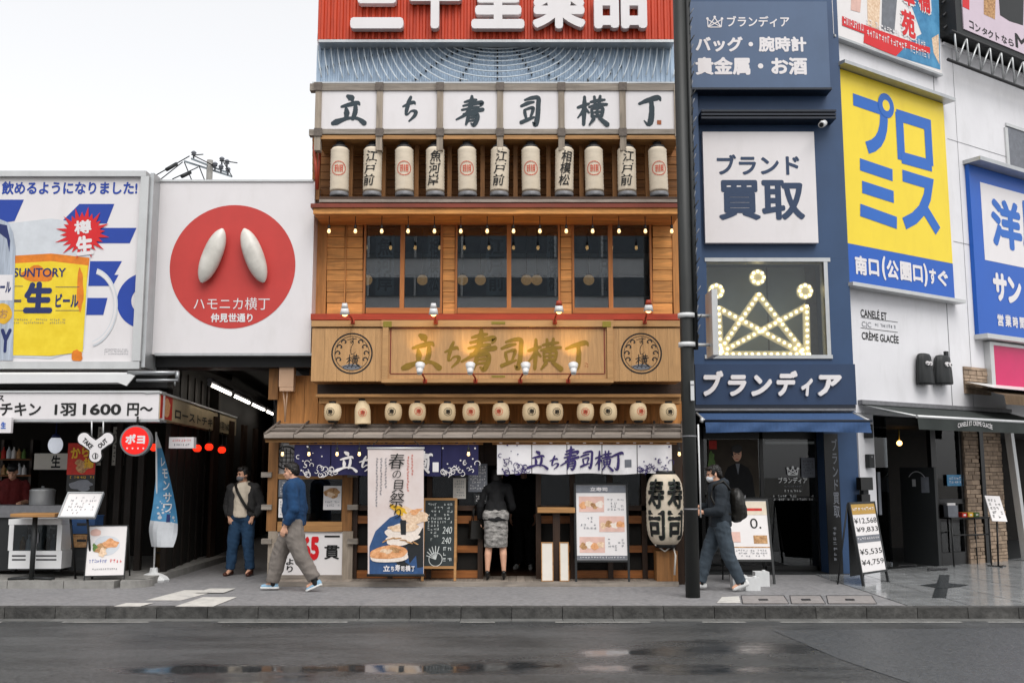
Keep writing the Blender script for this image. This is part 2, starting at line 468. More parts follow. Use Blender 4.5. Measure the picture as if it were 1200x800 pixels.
M('near_black', '#16130f', r=.8, var=.3)  # near-black: deep shade of rooms and alley put into the colour
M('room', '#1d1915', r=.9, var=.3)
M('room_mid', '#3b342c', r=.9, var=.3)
M('metal', '#8e9092', r=.35, var=.1, metal=.7)
M('steel', '#b5b7b8', r=.35, var=.08, metal=.6, dirt=.3, dcol='#707274')
M('alu', '#c4c5c5', r=.4, var=.06, metal=.4, dirt=.25, dcol='#8a8b8b')
M('white_enamel', '#d6d6d6', r=.35, var=.04, sc=2, dirt=.15, dcol='#a5a39f')
M('white_sign', '#dedadb', r=.4, var=.025, sc=1.5, dirt=.22, dcol='#b3aea8')
M('white_print', '#e0dcdb', r=.6, var=.03)
M('paper', '#d8d2c8', r=.8, var=.05, sc=6)
M('lantern_paper', '#d3c6b2', r=.75, var=.12, sc=5, st=(1, 1, 3), dirt=.35, dcol='#a8906c')
M('round_paper', '#d6c3a2', r=.75, var=.14, sc=9, em=.05, emc='#ffcf8c', dirt=.3, dcol='#a58a63')
M('ink', '#171717', r=.6)
M('ink_blue', '#2a3840', r=.6, var=.1)
M('ink_red', '#c6553f', r=.7, var=.15, sc=20)
M('gold_paint', '#866a22', r=.4, var=.2, sc=8)
M('seal', '#a05a38', r=.7)
M('orange_steel', '#c2401f', r=.5, var=.12, sc=3, st=(4, 4, .7), dirt=.4, dcol='#7c2c18')
M('pale_blue_steel', '#b0c3d6', r=.45, var=.1, sc=3, st=(5, 5, .8), dirt=.4, dcol='#71808f')
M('neon_tube', '#d9e2e8', r=.3, var=.03)
M('bulb_warm', '#ffd9a0', r=.3, em=3, emc='#ffc070')
M('bulb_glass', '#ffe3b8', r=.2, em=.9, emc='#ffd08a')
M('led', '#fff4dd', r=.3, em=3.2, emc='#ffe3ad')
M('tube_light', '#ffffff', r=.3, em=4, emc='#fff6ea')
M('noren_navy', '#25244a', r=.9, var=.2, sc=3, bump=.1)
M('noren_white', '#e4e1e2', r=.9, var=.08, sc=3, bump=.1)
M('noren_violet', '#3a3064', r=.9, var=.15)
M('navy_wall', '#2f486a', r=.45, var=.1, sc=1.5, dirt=.2, dcol='#23304a')
M('navy_sign', '#263a58', r=.4, var=.06, sc=2, dirt=.25, dcol='#33465f')
M('slate_sign', '#4c607d', r=.5, var=.06, sc=2, dirt=.15, dcol='#3a4858')
M('navy_dark', '#151d2b', r=.4, var=.1)
M('navy_cloth', '#304a70', r=.85, var=.18, sc=5, st=(6, 6, 1))
M('yellow_sign', '#ecd02e', r=.35, var=.03, sc=1.2, dirt=.25, dcol='#c9a92a')
M('blue_sign', '#0f56b4', r=.35, var=.04, sc=1.2, dirt=.25, dcol='#2a5fa8')
M('blue_letter', '#1f62b8', r=.4, var=.03)
M('magenta_sign', '#c01258', r=.35, var=.05, dirt=.2, dcol='#a82a5c')
M('white_wall', '#dcdbde', r=.7, var=.04, sc=1.5, dirt=.3, dcol='#b0afae')
M('brick', '#96826f', r=.85, var=.25, sc=9, bump=.5, isl=.28)
M('mortar', '#6a5f55', r=.9, var=.2, sc=12)
M('rubber', '#141415', r=.7)
M('charcoal', '#212324', r=.55, var=.15, sc=2)
M('pole_paint', '#262827', r=.5, var=.25, sc=4, st=(1, 1, .4), dirt=.3, dcol='#3a3a38', bump=.08)
M('concrete', '#8a8884', r=.85, var=.2, sc=6, bump=.3, dirt=.4)
M('chalkboard', '#2a3132', r=.75, var=.25, sc=5)
M('chalk', '#c8ccca', r=.9, var=.1)
M('salmon', '#d98a4c', r=.5, var=.3, sc=22, col2='#f0b888')
M('salmon_light', '#dfb287', r=.5, var=.25, sc=26, col2='#f2dcc2')
M('rice', '#e4d8cd', r=.6, var=.14, sc=40)
M('nori', '#1c1f22', r=.6)
M('print_blue', '#2e4d78', r=.6, var=.2, sc=12)
M('print_pink', '#d8b2a6', r=.6, var=.12, sc=9)
M('print_brown', '#9a6238', r=.6, var=.45, sc=24, col2='#d8ac78')
M('print_green', '#5b7a3c', r=.6, var=.4, sc=20)
M('print_red', '#b5281c', r=.6, var=.3, sc=9)
M('print_grey', '#6d7077', r=.6, var=.2, sc=9)
M('print_yellow', '#d9a928', r=.6, var=.2, sc=12)
M('sky_blue_print', '#2f7cae', r=.6, var=.3, sc=3, col2='#5c9fc8')
M('red_sign', '#b5150f', r=.35, var=.06, em=.5, emc='#d01008')
M('red_disc', '#bf3d38', r=.55, var=.07, sc=2.5, dirt=.3, dcol='#a83a36')
M('pearl', '#b9b5ad', r=.3, var=.12, sc=3, col2='#dedad2')
M('beer', '#e6c619', r=.5, var=.06, sc=5, col2='#f0d536')
M('beer_amber', '#d97a1c', r=.5, var=.2, sc=9)
M('ad_blue', '#1b3f9c', r=.4, var=.05)
M('ad_navy', '#1d2b60', r=.5, var=.05)
M('ad_red', '#cf1a20', r=.45, var=.06)
M('glassware', '#c9cdd2', r=.3, var=.08, sc=6)
M('silver_print', '#a9b2bf', r=.4, var=.3, sc=5, st=(5, 5, .4))
M('skin', '#d6a488', r=.55, var=.08, sc=10)
M('hair', '#120e0c', r=.5, var=.3, sc=30)
M('knit_blue', '#183a5e', r=.95, var=.2, sc=12, bump=.3)
M('trouser_grey', '#766f69', r=.95, var=.2, sc=10, bump=.3)
M('jean_blue', '#24405c', r=.9, var=.25, sc=10, bump=.3)
M('jean_grey', '#3a444d', r=.9, var=.25, sc=10, bump=.3)
M('jacket_grey', '#2e2d2d', r=.9, var=.2, sc=10, bump=.3)
M('cream', '#d6c9b6', r=.9, var=.08, sc=10, bump=.2)
M('jacket_black', '#111113', r=.85, var=.25, sc=10, bump=.3)
M('jacket_navy', '#20272e', r=.85, var=.25, sc=10, bump=.3)
M('skirt', '#2c2b2a', r=.9, var=.6, sc=14, st=(1, 1, 2.2), col2='#b9b5b0')
M('leather', '#15130f', r=.4, var=.2)
M('shoe_brown', '#4a261a', r=.45, var=.2)
M('shoe_white', '#d2d2d0', r=.6, var=.06)
M('shoe_blue', '#84a8c0', r=.7, var=.2, sc=20)
M('mask_white', '#cfd3d6', r=.9, var=.05)
M('mask_grey', '#77777b', r=.9, var=.05)
M('lacquer_black', '#101010', r=.3)
GLASS('glass', (.86, .90, .92), ior=2.15)
GLASS('glass_dark', (.45, .48, .50))
GLASS('shop_glass', (.62, .66, .68))
M('planter', '#4a3a22', r=.8, var=.35, sc=6, st=(6, 6, 1))
M('lamp_red', '#b01e10', r=.6, em=.9, emc='#ff2a12')
M('plastic_white', '#cfd0d0', r=.5, var=.05, dirt=.3, dcol='#8d8c88')
M('beige_box', '#c4a184', r=.6, var=.08, dirt=.3, dcol='#8f7458')
M('brass', '#9a8a3e', r=.4, metal=.7, var=.15)
# ---------------------------------------------------------------- the setting: ground, road, kerb, pavement
def wet_road():
    m = bpy.data.materials.new('wet_asphalt'); m.use_nodes = True
    N, L = m.node_tree.nodes, m.node_tree.links
    b = N['Principled BSDF']
    tc = N.new('ShaderNodeTexCoord')
    def nz(scale, st, det=6, ro=.6, dist=0):
        mp = N.new('ShaderNodeMapping'); mp.inputs['Scale'].default_value = st
        n = N.new('ShaderNodeTexNoise'); n.inputs['Scale'].default_value = scale; n.inputs['Detail'].default_value = det; n.inputs['Roughness'].default_value = ro; n.inputs['Distortion'].default_value = dist
        L.new(tc.outputs['Object'], mp.inputs['Vector']); L.new(mp.outputs[0], n.inputs['Vector'])
        return n.outputs['Fac']
    fine = nz(34, (1, 1, 1), 7, .8)
    mid = nz(1.2, (.5, 1.3, 1), 6, .65)
    pud = nz(.42, (.55, 1.9, 1), 4, .5, .3)
    r1 = N.new('ShaderNodeValToRGB'); r1.color_ramp.elements[0].position = .43; r1.color_ramp.elements[1].position = .58
    r1.color_ramp.elements[0].color = (.030, .032, .033, 1); r1.color_ramp.elements[1].color = (.105, .108, .110, 1)
    ad = N.new('ShaderNodeMath'); ad.operation = 'MULTIPLY_ADD'; ad.inputs[1].default_value = .62
    L.new(fine, ad.inputs[0])
    m2 = N.new('ShaderNodeMath'); m2.operation = 'MULTIPLY'; m2.inputs[1].default_value = .38
    mm = N.new('ShaderNodeMath'); mm.operation = 'MULTIPLY_ADD'; mm.inputs[1].default_value = .78; m3 = N.new('ShaderNodeMath'); m3.operation = 'MULTIPLY'; m3.inputs[1].default_value = .22
    strk0 = nz(1.6, (.10, 2.2, 1), 6, .7, .4)
    L.new(strk0, m3.inputs[0]); L.new(mid, mm.inputs[0]); L.new(m3.outputs[0], mm.inputs[2])
    L.new(mm.outputs[0], m2.inputs[0]); L.new(m2.outputs[0], ad.inputs[2]); L.new(ad.outputs[0], r1.inputs[0])
    # water gathers in two shallow wheel ruts along the road
    sp = N.new('ShaderNodeSeparateXYZ'); L.new(tc.outputs['Object'], sp.inputs[0])
    tot = pud
    for yc, wd, am in ((9.05, .42, .15), (10.9, .30, .06)):
        q1 = N.new('ShaderNodeMath'); q1.operation = 'SUBTRACT'; q1.inputs[1].default_value = yc; L.new(sp.outputs[1], q1.inputs[0])
        q2 = N.new('ShaderNodeMath'); q2.operation = 'ABSOLUTE'; L.new(q1.outputs[0], q2.inputs[0])
        q3 = N.new('ShaderNodeMapRange'); q3.interpolation_type = 'SMOOTHSTEP'; q3.inputs[1].default_value = wd; q3.inputs[2].default_value = 0; q3.inputs[3].default_value = 0; q3.inputs[4].default_value = am; L.new(q2.outputs[0], q3.inputs[0])
        q4 = N.new('ShaderNodeMath'); q4.operation = 'ADD'; L.new(tot, q4.inputs[0]); L.new(q3.outputs[0], q4.inputs[1]); tot = q4.outputs[0]
    ed = nz(9, (1, 1, 1), 4, .7)
    q5 = N.new('ShaderNodeMath'); q5.operation = 'MULTIPLY_ADD'; q5.inputs[1].default_value = .10; L.new(ed, q5.inputs[0]); L.new(tot, q5.inputs[2]); pud = q5.outputs[0]
    pm = N.new('ShaderNodeMapRange'); pm.inputs[1].default_value = PUD[0]; pm.inputs[2].default_value = PUD[1]; pm.interpolation_type = 'SMOOTHSTEP'
    L.new(pud, pm.inputs[0])
    dk = N.new('ShaderNodeMixRGB'); dk.blend_type = 'MULTIPLY'; dk.inputs[2].default_value = (.62, .62, .63, 1)
    L.new(pm.outputs[0], dk.inputs[0]); L.new(r1.outputs[0], dk.inputs[1]); L.new(dk.outputs[0], b.inputs['Base Color'])
    rr = N.new('ShaderNodeMapRange'); rr.inputs[3].default_value = .36; rr.inputs[4].default_value = .05
    L.new(pm.outputs[0], rr.inputs[0])
    r2 = N.new('ShaderNodeMath'); r2.operation = 'MULTIPLY_ADD'; r2.inputs[1].default_value = .5; r2.inputs[2].default_value = -.24
    L.new(mm.outputs[0], r2.inputs[0])
    r3 = N.new('ShaderNodeMath'); r3.operation = 'ADD'; r3.use_clamp = True
    L.new(rr.outputs[0], r3.inputs[0]); L.new(r2.outputs[0], r3.inputs[1])
    r4 = N.new('ShaderNodeMath'); r4.operation = 'MAXIMUM'; r4.inputs[1].default_value = .03
    L.new(r3.outputs[0], r4.inputs[0]); L.new(r4.outputs[0], b.inputs['Roughness'])
    b.inputs['Specular IOR Level'].default_value = .5
    bp = N.new('ShaderNodeBump'); bp.inputs['Distance'].default_value = .01
    bs = N.new('ShaderNodeMapRange'); bs.inputs[3].default_value = .6; bs.inputs[4].default_value = .01
    L.new(pm.outputs[0], bs.inputs[0]); L.new(bs.outputs[0], bp.inputs['Strength'])
    L.new(fine, bp.inputs['Height']); L.new(bp.outputs[0], b.inputs['Normal'])
    MT['wet_asphalt'] = m
PUD = (.60, .77)
wet_road()
RZ = -.13
KY = 12.1                                         # the kerb's front face
MB('concrete').poly([(-400, -400, RZ - .02), (400, -400, RZ - .02), (400, 400, RZ - .02), (-400, 400, RZ - .02)]).build('ground', kind='structure')
MB('wet_asphalt').poly([(-60, -6, RZ), (60, -6, RZ), (60, KY - .18, RZ), (-60, KY - .18, RZ)]).build('road', kind='structure')
MB('asphalt_walk').wbox(-60, 60, KY + .16, 45, RZ - .01, 0).build('pavement', kind='structure')
mb = MB('kerb_stone')
x = -30
while x < 30:
    mb.wbox(x, x + .592, KY, KY + .16, RZ - .01, .006); x += .6
mb.build('kerb', kind='structure')
mb = MB('gutter_stone')
x = -30
while x < 30:
    mb.wbox(x, x + .594, KY - .18, KY - .002, RZ - .015, RZ + .006); x += .6
mb.build('gutter', kind='structure')
# worn white crossing blocks on the pavement and a worn line along the road's edge
def gquad(mb, pts, z, k): mb.poly([ground(x, y, z) for x, y in pts], k)
mb = MB('white_paint')
for q in ([(170, 703), (216, 691), (258, 691), (212, 703)], [(205, 710), (238, 699), (278, 699), (250, 710)], [(133, 710), (148, 706), (180, 706), (164, 710)], [(228, 694), (246, 689), (276, 689), (262, 694)]):
    gquad(mb, q[::-1], .004 + .003 * len(mb.f), 'white_paint')
mb.build('pavement_marking', kind='structure')
M('worn_line', '#9b9a96', r=.6, var=.3, sc=9, dirt=1.0, dcol='#4a4b4c')
mb = MB('worn_line')
for a, b in ((-9, -7.2), (-6.9, -5.9), (-5.2, -4.2), (-3.4, -1.9), (-.6, -.2), (.5, 1.6), (2.2, 2.7), (3.1, 5.2), (5.5, 6.4), (6.8, 12)):
    mb.poly([(a, KY - .29, RZ + .004), (b, KY - .29, RZ + .004), (b, KY - .225, RZ + .004), (a, KY - .225, RZ + .004)])
mb.build('road_marking', kind='structure')
# tiled paving before the white shop, with a dark compass star
MB('grate_dark').wbox(ground(1035, 700)[0], 24, KY + .165, 23, -.02, .0025).build('paving_bed', kind='structure')
mb = MB('tile_stone', 'tile_dark', 'asphalt_walk')
x0 = ground(1035, 700)[0]
ty = [KY + .17 + .75 * i for i in range(13)]
for i in range(13):
    for j in range(26):
        a, b = x0 + j * .75, ty[i]
        mb.wbox(a + .008, a + .742, b + .008, b + .742, -.05, .006, 'tile_stone')
mb.build('paving_tiles', kind='structure')
mb = MB('tile_dark')
for q in ([(1101, 673), (1113, 673), (1109, 700), (1092, 700)], [(1078, 685), (1105, 682), (1136, 685), (1105, 689)]):
    gquad(mb, q[::-1], .010 + .003 * len(mb.f), 'tile_dark')
mb.build('paving_star', kind='structure')
M('road_patch_mat', '#4d4f51', r=.40, var=.3, sc=22, bump=.4, dirt=.5, dcol='#3f4245', rv=.15)
MB('road_patch_mat').poly([ground(905, 738, RZ + .004), ground(1400, 733, RZ + .004), ground(1500, 830, RZ + .004), ground(1085, 806, RZ + .004), ground(985, 772, RZ + .004)][::-1]).build('road_patch', kind='structure')
mb = MB('gutter_stone')
# drain and inspection covers
t = thing('cover_row', 'row of pale rectangular inspection covers set flush in the pavement', 'cover', ground(940, 702))
for i, (a, b) in enumerate(((870, 925), (927, 968), (970, 1028))):
    mb = MB('pink_stone', 'grate_dark')
    gquad(mb, [(a, 707), (b, 707), (b - 6, 697), (a - 2, 697)], .005, 'grate_dark')
    gquad(mb, [(a + 1, 706.5), (b - 1, 706.5), (b - 7, 697.6), (a - 1, 697.6)], .008, 'pink_stone')
    gquad(mb, [((a + b) / 2 - 8, 703), ((a + b) / 2 + 3, 703), ((a + b) / 2 + 2, 701), ((a + b) / 2 - 9, 701)], .011, 'grate_dark')
    mb.build('cover_plate', t)
mb = MB('white_paint')
gquad(mb, [(840, 706), (868, 706), (866, 698), (846, 699)], .005, 'white_paint')
mb.build('pavement_patch', kind='structure')
# unseen office block added behind the camera, bands shaped for reflections in upper windows
M('added_office_wall', '#e6e8ea', r=.8, var=.1, dirt=.3)
O = thing('added_office_block', 'unseen office block added across the street, banded for reflections in the upper windows', 'building', (0, -14, RZ))
MB('added_office_wall').wbox(-9, 9, -22, -14.3, RZ, 15.5).build('wall', O)
M('added_office_band', '#5d666e', r=.3, var=.2)
for za, zb in ((2.6, 4.2), (5.6, 7.2), (9.45, 10.3), (11.2, 13.1)):
    mb = MB('added_office_band', 'steel'); mb.wbox(-8.6, 8.6, -14.29, -14.2, za, zb, 'added_office_band')
    for j in range(9): mb.wbox(-8.6 + 2.1 * j, -8.5 + 2.1 * j, -14.2, -14.14, za, zb, 'steel')
    mb.build('reflection_band', O)
# ================================================================ the timber restaurant
M('room_blue', '#6a747d', r=.9, var=.2, sc=2); M('room_grey', '#59616a', r=.9, var=.2, sc=2); M('room_pale', '#b9c5cc', r=.9, var=.15, sc=2)
B = thing('timber_restaurant', 'three-storey timber restaurant with a lantern row and long gold-lettered board', 'building', (at(585, 680, 15).x, 15.0, 0))
YW = 14.85                                       # second-floor wall plane
xl, xr = at(367, 300, 15.1).x, at(800, 300, 15.1).x
zc1 = at(0, 452, 14.9).z                          # ceiling over the ground floor
z2f = at(0, 372, 15).z                            # second floor level
z2c = at(0, 242, 15).z
ztop = at(0, 30, 15.1).z + 1.2
# body: shells round the two rooms, solid above
mb = MB('room')
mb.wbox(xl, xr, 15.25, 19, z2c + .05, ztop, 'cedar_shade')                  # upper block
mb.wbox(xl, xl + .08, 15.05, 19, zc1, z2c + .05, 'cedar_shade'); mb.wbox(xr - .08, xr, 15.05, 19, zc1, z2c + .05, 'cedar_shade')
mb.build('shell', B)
mb = MB('room', 'room_mid')
mb.wbox(xl + .08, xr - .08, 17.0, 17.1, z2f, z2c, 'room_blue'); mb.wbox(xl + .08, xr - .08, 14.9, 18.2, z2f - .15, z2f, 'dark_wood'); mb.wbox(xl + .08, xr - .08, 15.0, 18.2, z2c - .02, z2c + .04, 'room_mid')
for y0, y1, k in ((252, 296, 'room_grey'), (297, 322, 'room_pale'), (347, 366, 'room_pale')): mb.pb(16.95, 370, y0, 798, y1, .03, k)  # bands on the back wall stand in for reflections in the panes
mb.build('upper_room', B)
mb = MB('room', 'near_black')
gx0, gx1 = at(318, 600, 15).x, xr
mb.wbox(gx0, gx1, 19.2, 19.3, 0, zc1 + .2, 'room'); mb.wbox(gx0, gx1, 15.0, 19.2, .0, .06, 'dark_wood'); mb.wbox(gx0, gx1, 15.0, 19.2, zc1 - .1, zc1 - .02, 'near_black')
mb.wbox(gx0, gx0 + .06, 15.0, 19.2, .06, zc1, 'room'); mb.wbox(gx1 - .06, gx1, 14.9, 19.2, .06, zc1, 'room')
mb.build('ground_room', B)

# top: pale blue corrugated band with nested neon arcs
pb_ = P(14.84)
def corrug(mb, p, x0, y0, x1, y1, off, k, pitch, d):
    s0, s1, z0, z1 = p.rect(x0, y0, x1, y1, off)
    n = int((s1 - s0) / pitch); pts = []
    for i in range(n):
        a = s0 + (s1 - s0) * i / n; w = (s1 - s0) / n
        pts += [(a, 0), (a + w * .35, 0), (a + w * .5, d), (a + w * .85, d)]
    pts.append((s1, 0))
    vs = []
    for s, o in pts: vs += [p.W(s, z0, off + o), p.W(s, z1, off + o)]
    mb.add(vs, [(2 * i, 2 * i + 2, 2 * i + 3, 2 * i + 1) for i in range(len(pts) - 1)], k)
    return s0, s1, z0, z1
mb = MB('pale_blue_steel'); corrug(mb, pb_, 371, 40, 794, 112, 0, 'pale_blue_steel', .075, .02); mb.build('corrugated_band', B)
mb = MB('neon_tube', 'grate_dark')
w = 12
while w < 226:
    b = w * w / (155 + .25 * w); pts = []
    for i in range(61):
        t = -1 + 2 * i / 60
        x = 583 + w * math.sin(t * 1.5708) * (1 if abs(t) < 1 else 1); y = 49 + b * math.cos(t * 1.5708)
        if 373 < x < 791 and y < 97: pts.append((x, y))
    seg = []
    for q in pts:
        if seg and abs(q[0] - seg[-1][0]) > 40: 
            if len(seg) > 1: mb.tube([at(*z, 14.84) + Vector((0, -.07, 0)) for z in seg], .011, 'neon_tube', 5)
            seg = []
        seg.append(q)
    if len(seg) > 1: mb.tube([at(*z, 14.84) + Vector((0, -.07, 0)) for z in seg], .011, 'neon_tube', 5)
    for q in pts[3::9]:
        c = at(*q, 14.84); mb.wbox(c.x - .012, c.x + .012, c.y - .07, c.y - .02, c.z - .02, c.z + .02, 'grate_dark')
    w += 7.6
tag(mb.build('neon_arcs', B), 'white neon tubes bent in nested arcs')

# red eave, shelf under the lanterns and the recess wall behind them
p = P(15.0)
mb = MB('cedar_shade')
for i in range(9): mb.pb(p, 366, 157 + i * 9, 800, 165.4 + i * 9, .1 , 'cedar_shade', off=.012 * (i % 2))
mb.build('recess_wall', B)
mb = MB('beam_wood')
for i in range(12):
    x = 370 + i * 38.6
    mb.pb(14.6, x, 159, x + 5, 234, .06, 'post_wood')
mb.build('recess_post', B)
mb = MB('grey_wood_x', 'dark_wood')
mb.pb(14.3, 370, 157, 796, 163, .7, 'beam_wood'); mb.pb(14.22, 374, 233.5, 797, 237, .75, 'grey_wood_x'); mb.pb(14.30, 374, 230.5, 797, 233.3, .5, 'dark_wood')
mb.build('lantern_shelf', B)
mb = MB('red_brown', 'cedar')
mb.pb(14.15, 364, 238.5, 798, 243, .9, 'red_brown'); mb.pb(14.18, 367, 243.2, 797, 250.5, .85, 'cedar')
mb.build('eave', B)
mb = MB('red_lacquer')
mb.bar(at(368.5, 170, 14.4), at(371.5, 222, 14.4), .025, 'red_lacquer', 6); mb.bar(at(375, 170, 14.5), at(372, 222, 14.5), .02, 'red_lacquer', 6)
mb.build('side_brace', B)

# second floor wall: siding between corner posts and three framed windows
p = P(YW)
def siding(x0, x1, n=9, y0=252, y1=368):
    h = (y1 - y0) / n; mb = MB('cedar')
    for i in range(n):
        mb.pb(p, x0, y0 + i * h + .35, x1, y0 + (i + 1) * h - .35, .06, 'cedar', off=rng.uniform(-.004, .006))
    mb.build('siding', B)
siding(383, 404); siding(405.5, 425); siding(519, 533); siding(657, 670); siding(765, 788)
for a, b in ((367, 382.6), (404, 405.5), (788.5, 797)):
    mb = MB('cedar_v'); mb.pb(p, a, 251, b, 368, .12, 'cedar_v', off=.02); mb.build('corner_post', B)
for (x0, x1, xm) in ((426, 518.5, 471.5), (533.5, 656.5, 596.5), (670.5, 764, 715.5)):
    mb = MB('window_wood', 'window_wood_x')
    mb.pb(p, x0, 251, x0 + 2.4, 367, .10, 'window_wood', off=.03); mb.pb(p, x1 - 2.4, 251, x1, 367, .10, 'window_wood', off=.03)
    mb.pb(p, xm - 2.6, 253, xm + 2.6, 362, .07, 'window_wood', off=.02)
    mb.pb(p, x0 + 2.5, 251, x1 - 2.5, 256, .09, 'window_wood_x', off=.028); mb.pb(p, x0 + 2.5, 360.5, x1 - 2.5, 367, .10, 'window_wood_x', off=.035)
    f = mb.build('window', B)
    for a, b in ((x0 + 2.5, xm - 2.5), (xm + 2.5, x1 - 2.5)):
        MB('glass').pb(p, a, 256, b, 360.6, .008, 'glass', off=-.01).build('pane', f)
mb = MB('red_lacquer')
mb.pb(14.42, 364, 367.5, 799, 374.5, .5, 'red_lacquer'); mb.build('red_rail', B)
# wall under the long board, ledge with light timber beam, wall behind the small lanterns
mb = MB('dark_wood'); mb.pb(14.95, 372, 444, 800, 464, .1, 'dark_wood'); mb.build('board_recess_wall', B)  # dark recessed wall below the board
mb = MB('beam_wood')
mb.pb(14.42, 370, 461.5, 798, 465, .5, 'beam_wood'); mb.pb(14.5, 374, 465.3, 798, 472.5, .3, 'beam_wood')
mb.build('lantern_beam', B)
mb = MB('cedar_v')
x = 325
while x < 800: mb.pb(14.98, x, 440 if x < 366 else 470, x + 15.6, 503, .1, 'cedar_v', off=rng.uniform(0, .008)); x += 16
mb.build('lower_wall', B)
# board roof of the ground floor
ya, yb = 14.2, 14.95
za, zb = at(0, 512.5, ya).z, at(0, 497.5, yb).z
xa0, xa1, xb0, xb1 = at(309, 512, ya).x, at(801, 512, ya).x, at(327, 497, yb).x, at(801, 497, yb).x
mb = MB('shingle')
rows = 3
for i in range(rows):
    x = 0.0
    while x < 1:
        w = .071
        f0, f1 = i / rows, (i + 1) / rows + .04
        def pt(u, f, dz): return Vector((xa0 + (xb0 - xa0) * f + (xa1 - xa0 + (xb1 - xa1 - xb0 + xa0) * f) * u, ya + (yb - ya) * f, za + (zb - za) * f + dz))
        u0, u1 = x + .0008, min(1, x + w) - .0008
        d = .012 + .0 * i
        vs = [pt(u0, f0, d + .034), pt(u1, f0, d + .034), pt(u1, f1, d), pt(u0, f1, d), pt(u0, f0, -.004), pt(u1, f0, -.004), pt(u1, f1, -.004), pt(u0, f1, -.004)]
        mb.add(vs, [(0, 1, 2, 3), (4, 5, 1, 0), (5, 6, 2, 1), (7, 4, 0, 3), (6, 7, 3, 2), (7, 6, 5, 4)], 'shingle')
        x += w
roof = mb.build('roof', B)
for f in (.33, .66):
    mb = MB('batten'); a, b = pt(0, f, .052), pt(1, f, .052); mb.obox((a + b) / 2, ((b - a).length, .03, .03), (b - a, (0, 1, 0), (0, 0, 1)), 'batten'); mb.build('cross_batten', roof)
mb = MB('batten')
for i in range(15):
    u = min(.997, i * .0712 + .002)
    a, b = pt(u, 0, .05), pt(u, 1, .05)
    mb.bar(a, b, .018, 'batten', 6)
mb.build('batten', roof)
mb = MB('beam_wood'); mb.pb(14.24, 311, 513.5, 800, 518, .10, 'beam_wood'); mb.build('fascia', roof)
mb = MB('dark_wood')
mb.add([pt(0, 0, -.03), pt(1, 0, -.03), pt(1, 1, -.03), pt(0, 1, -.03)], [(0, 1, 2, 3)], 'dark_wood')
mb.build('roof_lining', roof)

# ground floor: weathered kiosk bay with a dark window and a white price panel
YG = 14.72
pg = P(YG)
for a, b, c_ in ((313.5, 325, 306), (401, 413, 407)):
    mb = MB('grey_wood_z', 'post_wood')
    mb.pb(pg, a, 517, b, 622, .13, 'post_wood'); mb.pb(pg, a, 622.2, b, 684, .13, 'grey_wood_z', off=.003)
    q = mb.build('kiosk_post', B)
    for y in (553, 591, 631): mb = MB('grey_wood_x'); mb.pb(pg, c_, y, c_ + 12, y + 6, .1, 'grey_wood_x', off=.05); mb.build('peg', q)
for r_, k, o in (((325, 555, 401, 561), 'beam_wood', -.01), ((325, 611, 401, 622.5), 'beam_wood', .01), ((325, 673.5, 401, 684), 'grey_wood_x', .01)):
    mb = MB(k); mb.pb(pg, *r_, .11, k, off=o); mb.build('kiosk_rail', B)
mb = MB('white_print', 'ink'); mb.pb(pg, 325, 622.8, 401, 673.2, .03, 'white_print', off=-.02)
k = mb.build('price_panel', B)
mb = MB('ad_red', 'ink')
text_into(mb, '165', pg, 346, 628, 374, 656, -.015, 'ad_red', bold=.05)
text_into(mb, '一貫', pg, 380, 627, 398, 655, -.015, 'ink', bold=.02, vert=True); text_into(mb, 'より', pg, 335, 654, 344, 670, -.015, 'ink', bold=.02, vert=True)
mb.build('lettering', k)
mb = MB('lacquer_black', 'glass_dark')
mb.pb(pg, 325, 561, 401, 611, .02, 'glass_dark', off=-.05)
kw = mb.build('kiosk_window', B)
mb = MB('near_black'); mb.pb(pg, 325, 561, 401, 611, .02, 'near_black', off=-.5); mb.build('window_lining', kw)
mb = MB('white_print'); mb.pb(pg, 318, 519, 345, 556, .03, 'white_print', off=-.06); mb.build('kiosk_wall_panel', B)
# walls left and right of the doorway: rails over dark panels, dark glass above
mb = MB('dark_wood', 'rail_wood')
for a, b in ((413, 566), (630, 800)):
    mb.pb(pg, a, 600, b, 686, .06, 'near_black', off=-.16)
    for y, h in ((604, 9), (639, 8), (668, 9)): mb.pb(pg, a, y, b, y + h, .05, 'rail_wood', off=-.08)
    mb.pb(pg, a, 592, b, 598, .12, 'dark_wood', off=-.05)
mb.build('wainscot', B)
mb = MB('dark_wood_z')
for a in (413, 455, 500, 560, 628, 668, 712, 752, 790): mb.pb(pg, a, 517, a + 6, 686, .1, 'dark_wood_z', off=-.05)
mb.build('wall_post', B)
for a, b in ((419, 455), (461, 500), (506, 560), (634, 668), (674, 712), (718, 752), (758, 790)):
    mb = MB('glass_dark'); mb.pb(pg, a, 545, b, 592, .01, 'glass_dark', off=-.11); mb.build('ground_window', B)
mb = MB('dark_wood'); mb.pb(pg, 413, 517, 800, 545, .05, 'dark_wood', off=-.12); mb.build('head_beam', B)
mb = MB('post_wood'); mb.pb(14.6, 786, 517, 801, 690, .12, 'dark_wood_z'); mb.build('end_post', B)
# duct box and pipe on the wall's edge
mb = MB('deck', 'grey_wood_x')
x = at(320, 684, 14.3).x; x1 = at(796, 684, 14.3).x
y0 = ground(0, 687)[1]
while x < x1:
    mb.wbox(x, min(x1, x + .115), y0 + .05, 15.2, 0, .062, 'deck'); x += .118
mb.wbox(at(320, 684, 14.3).x, x1, y0, y0 + .048, 0, .066, 'grey_wood_x')
mb.build('boardwalk', B)

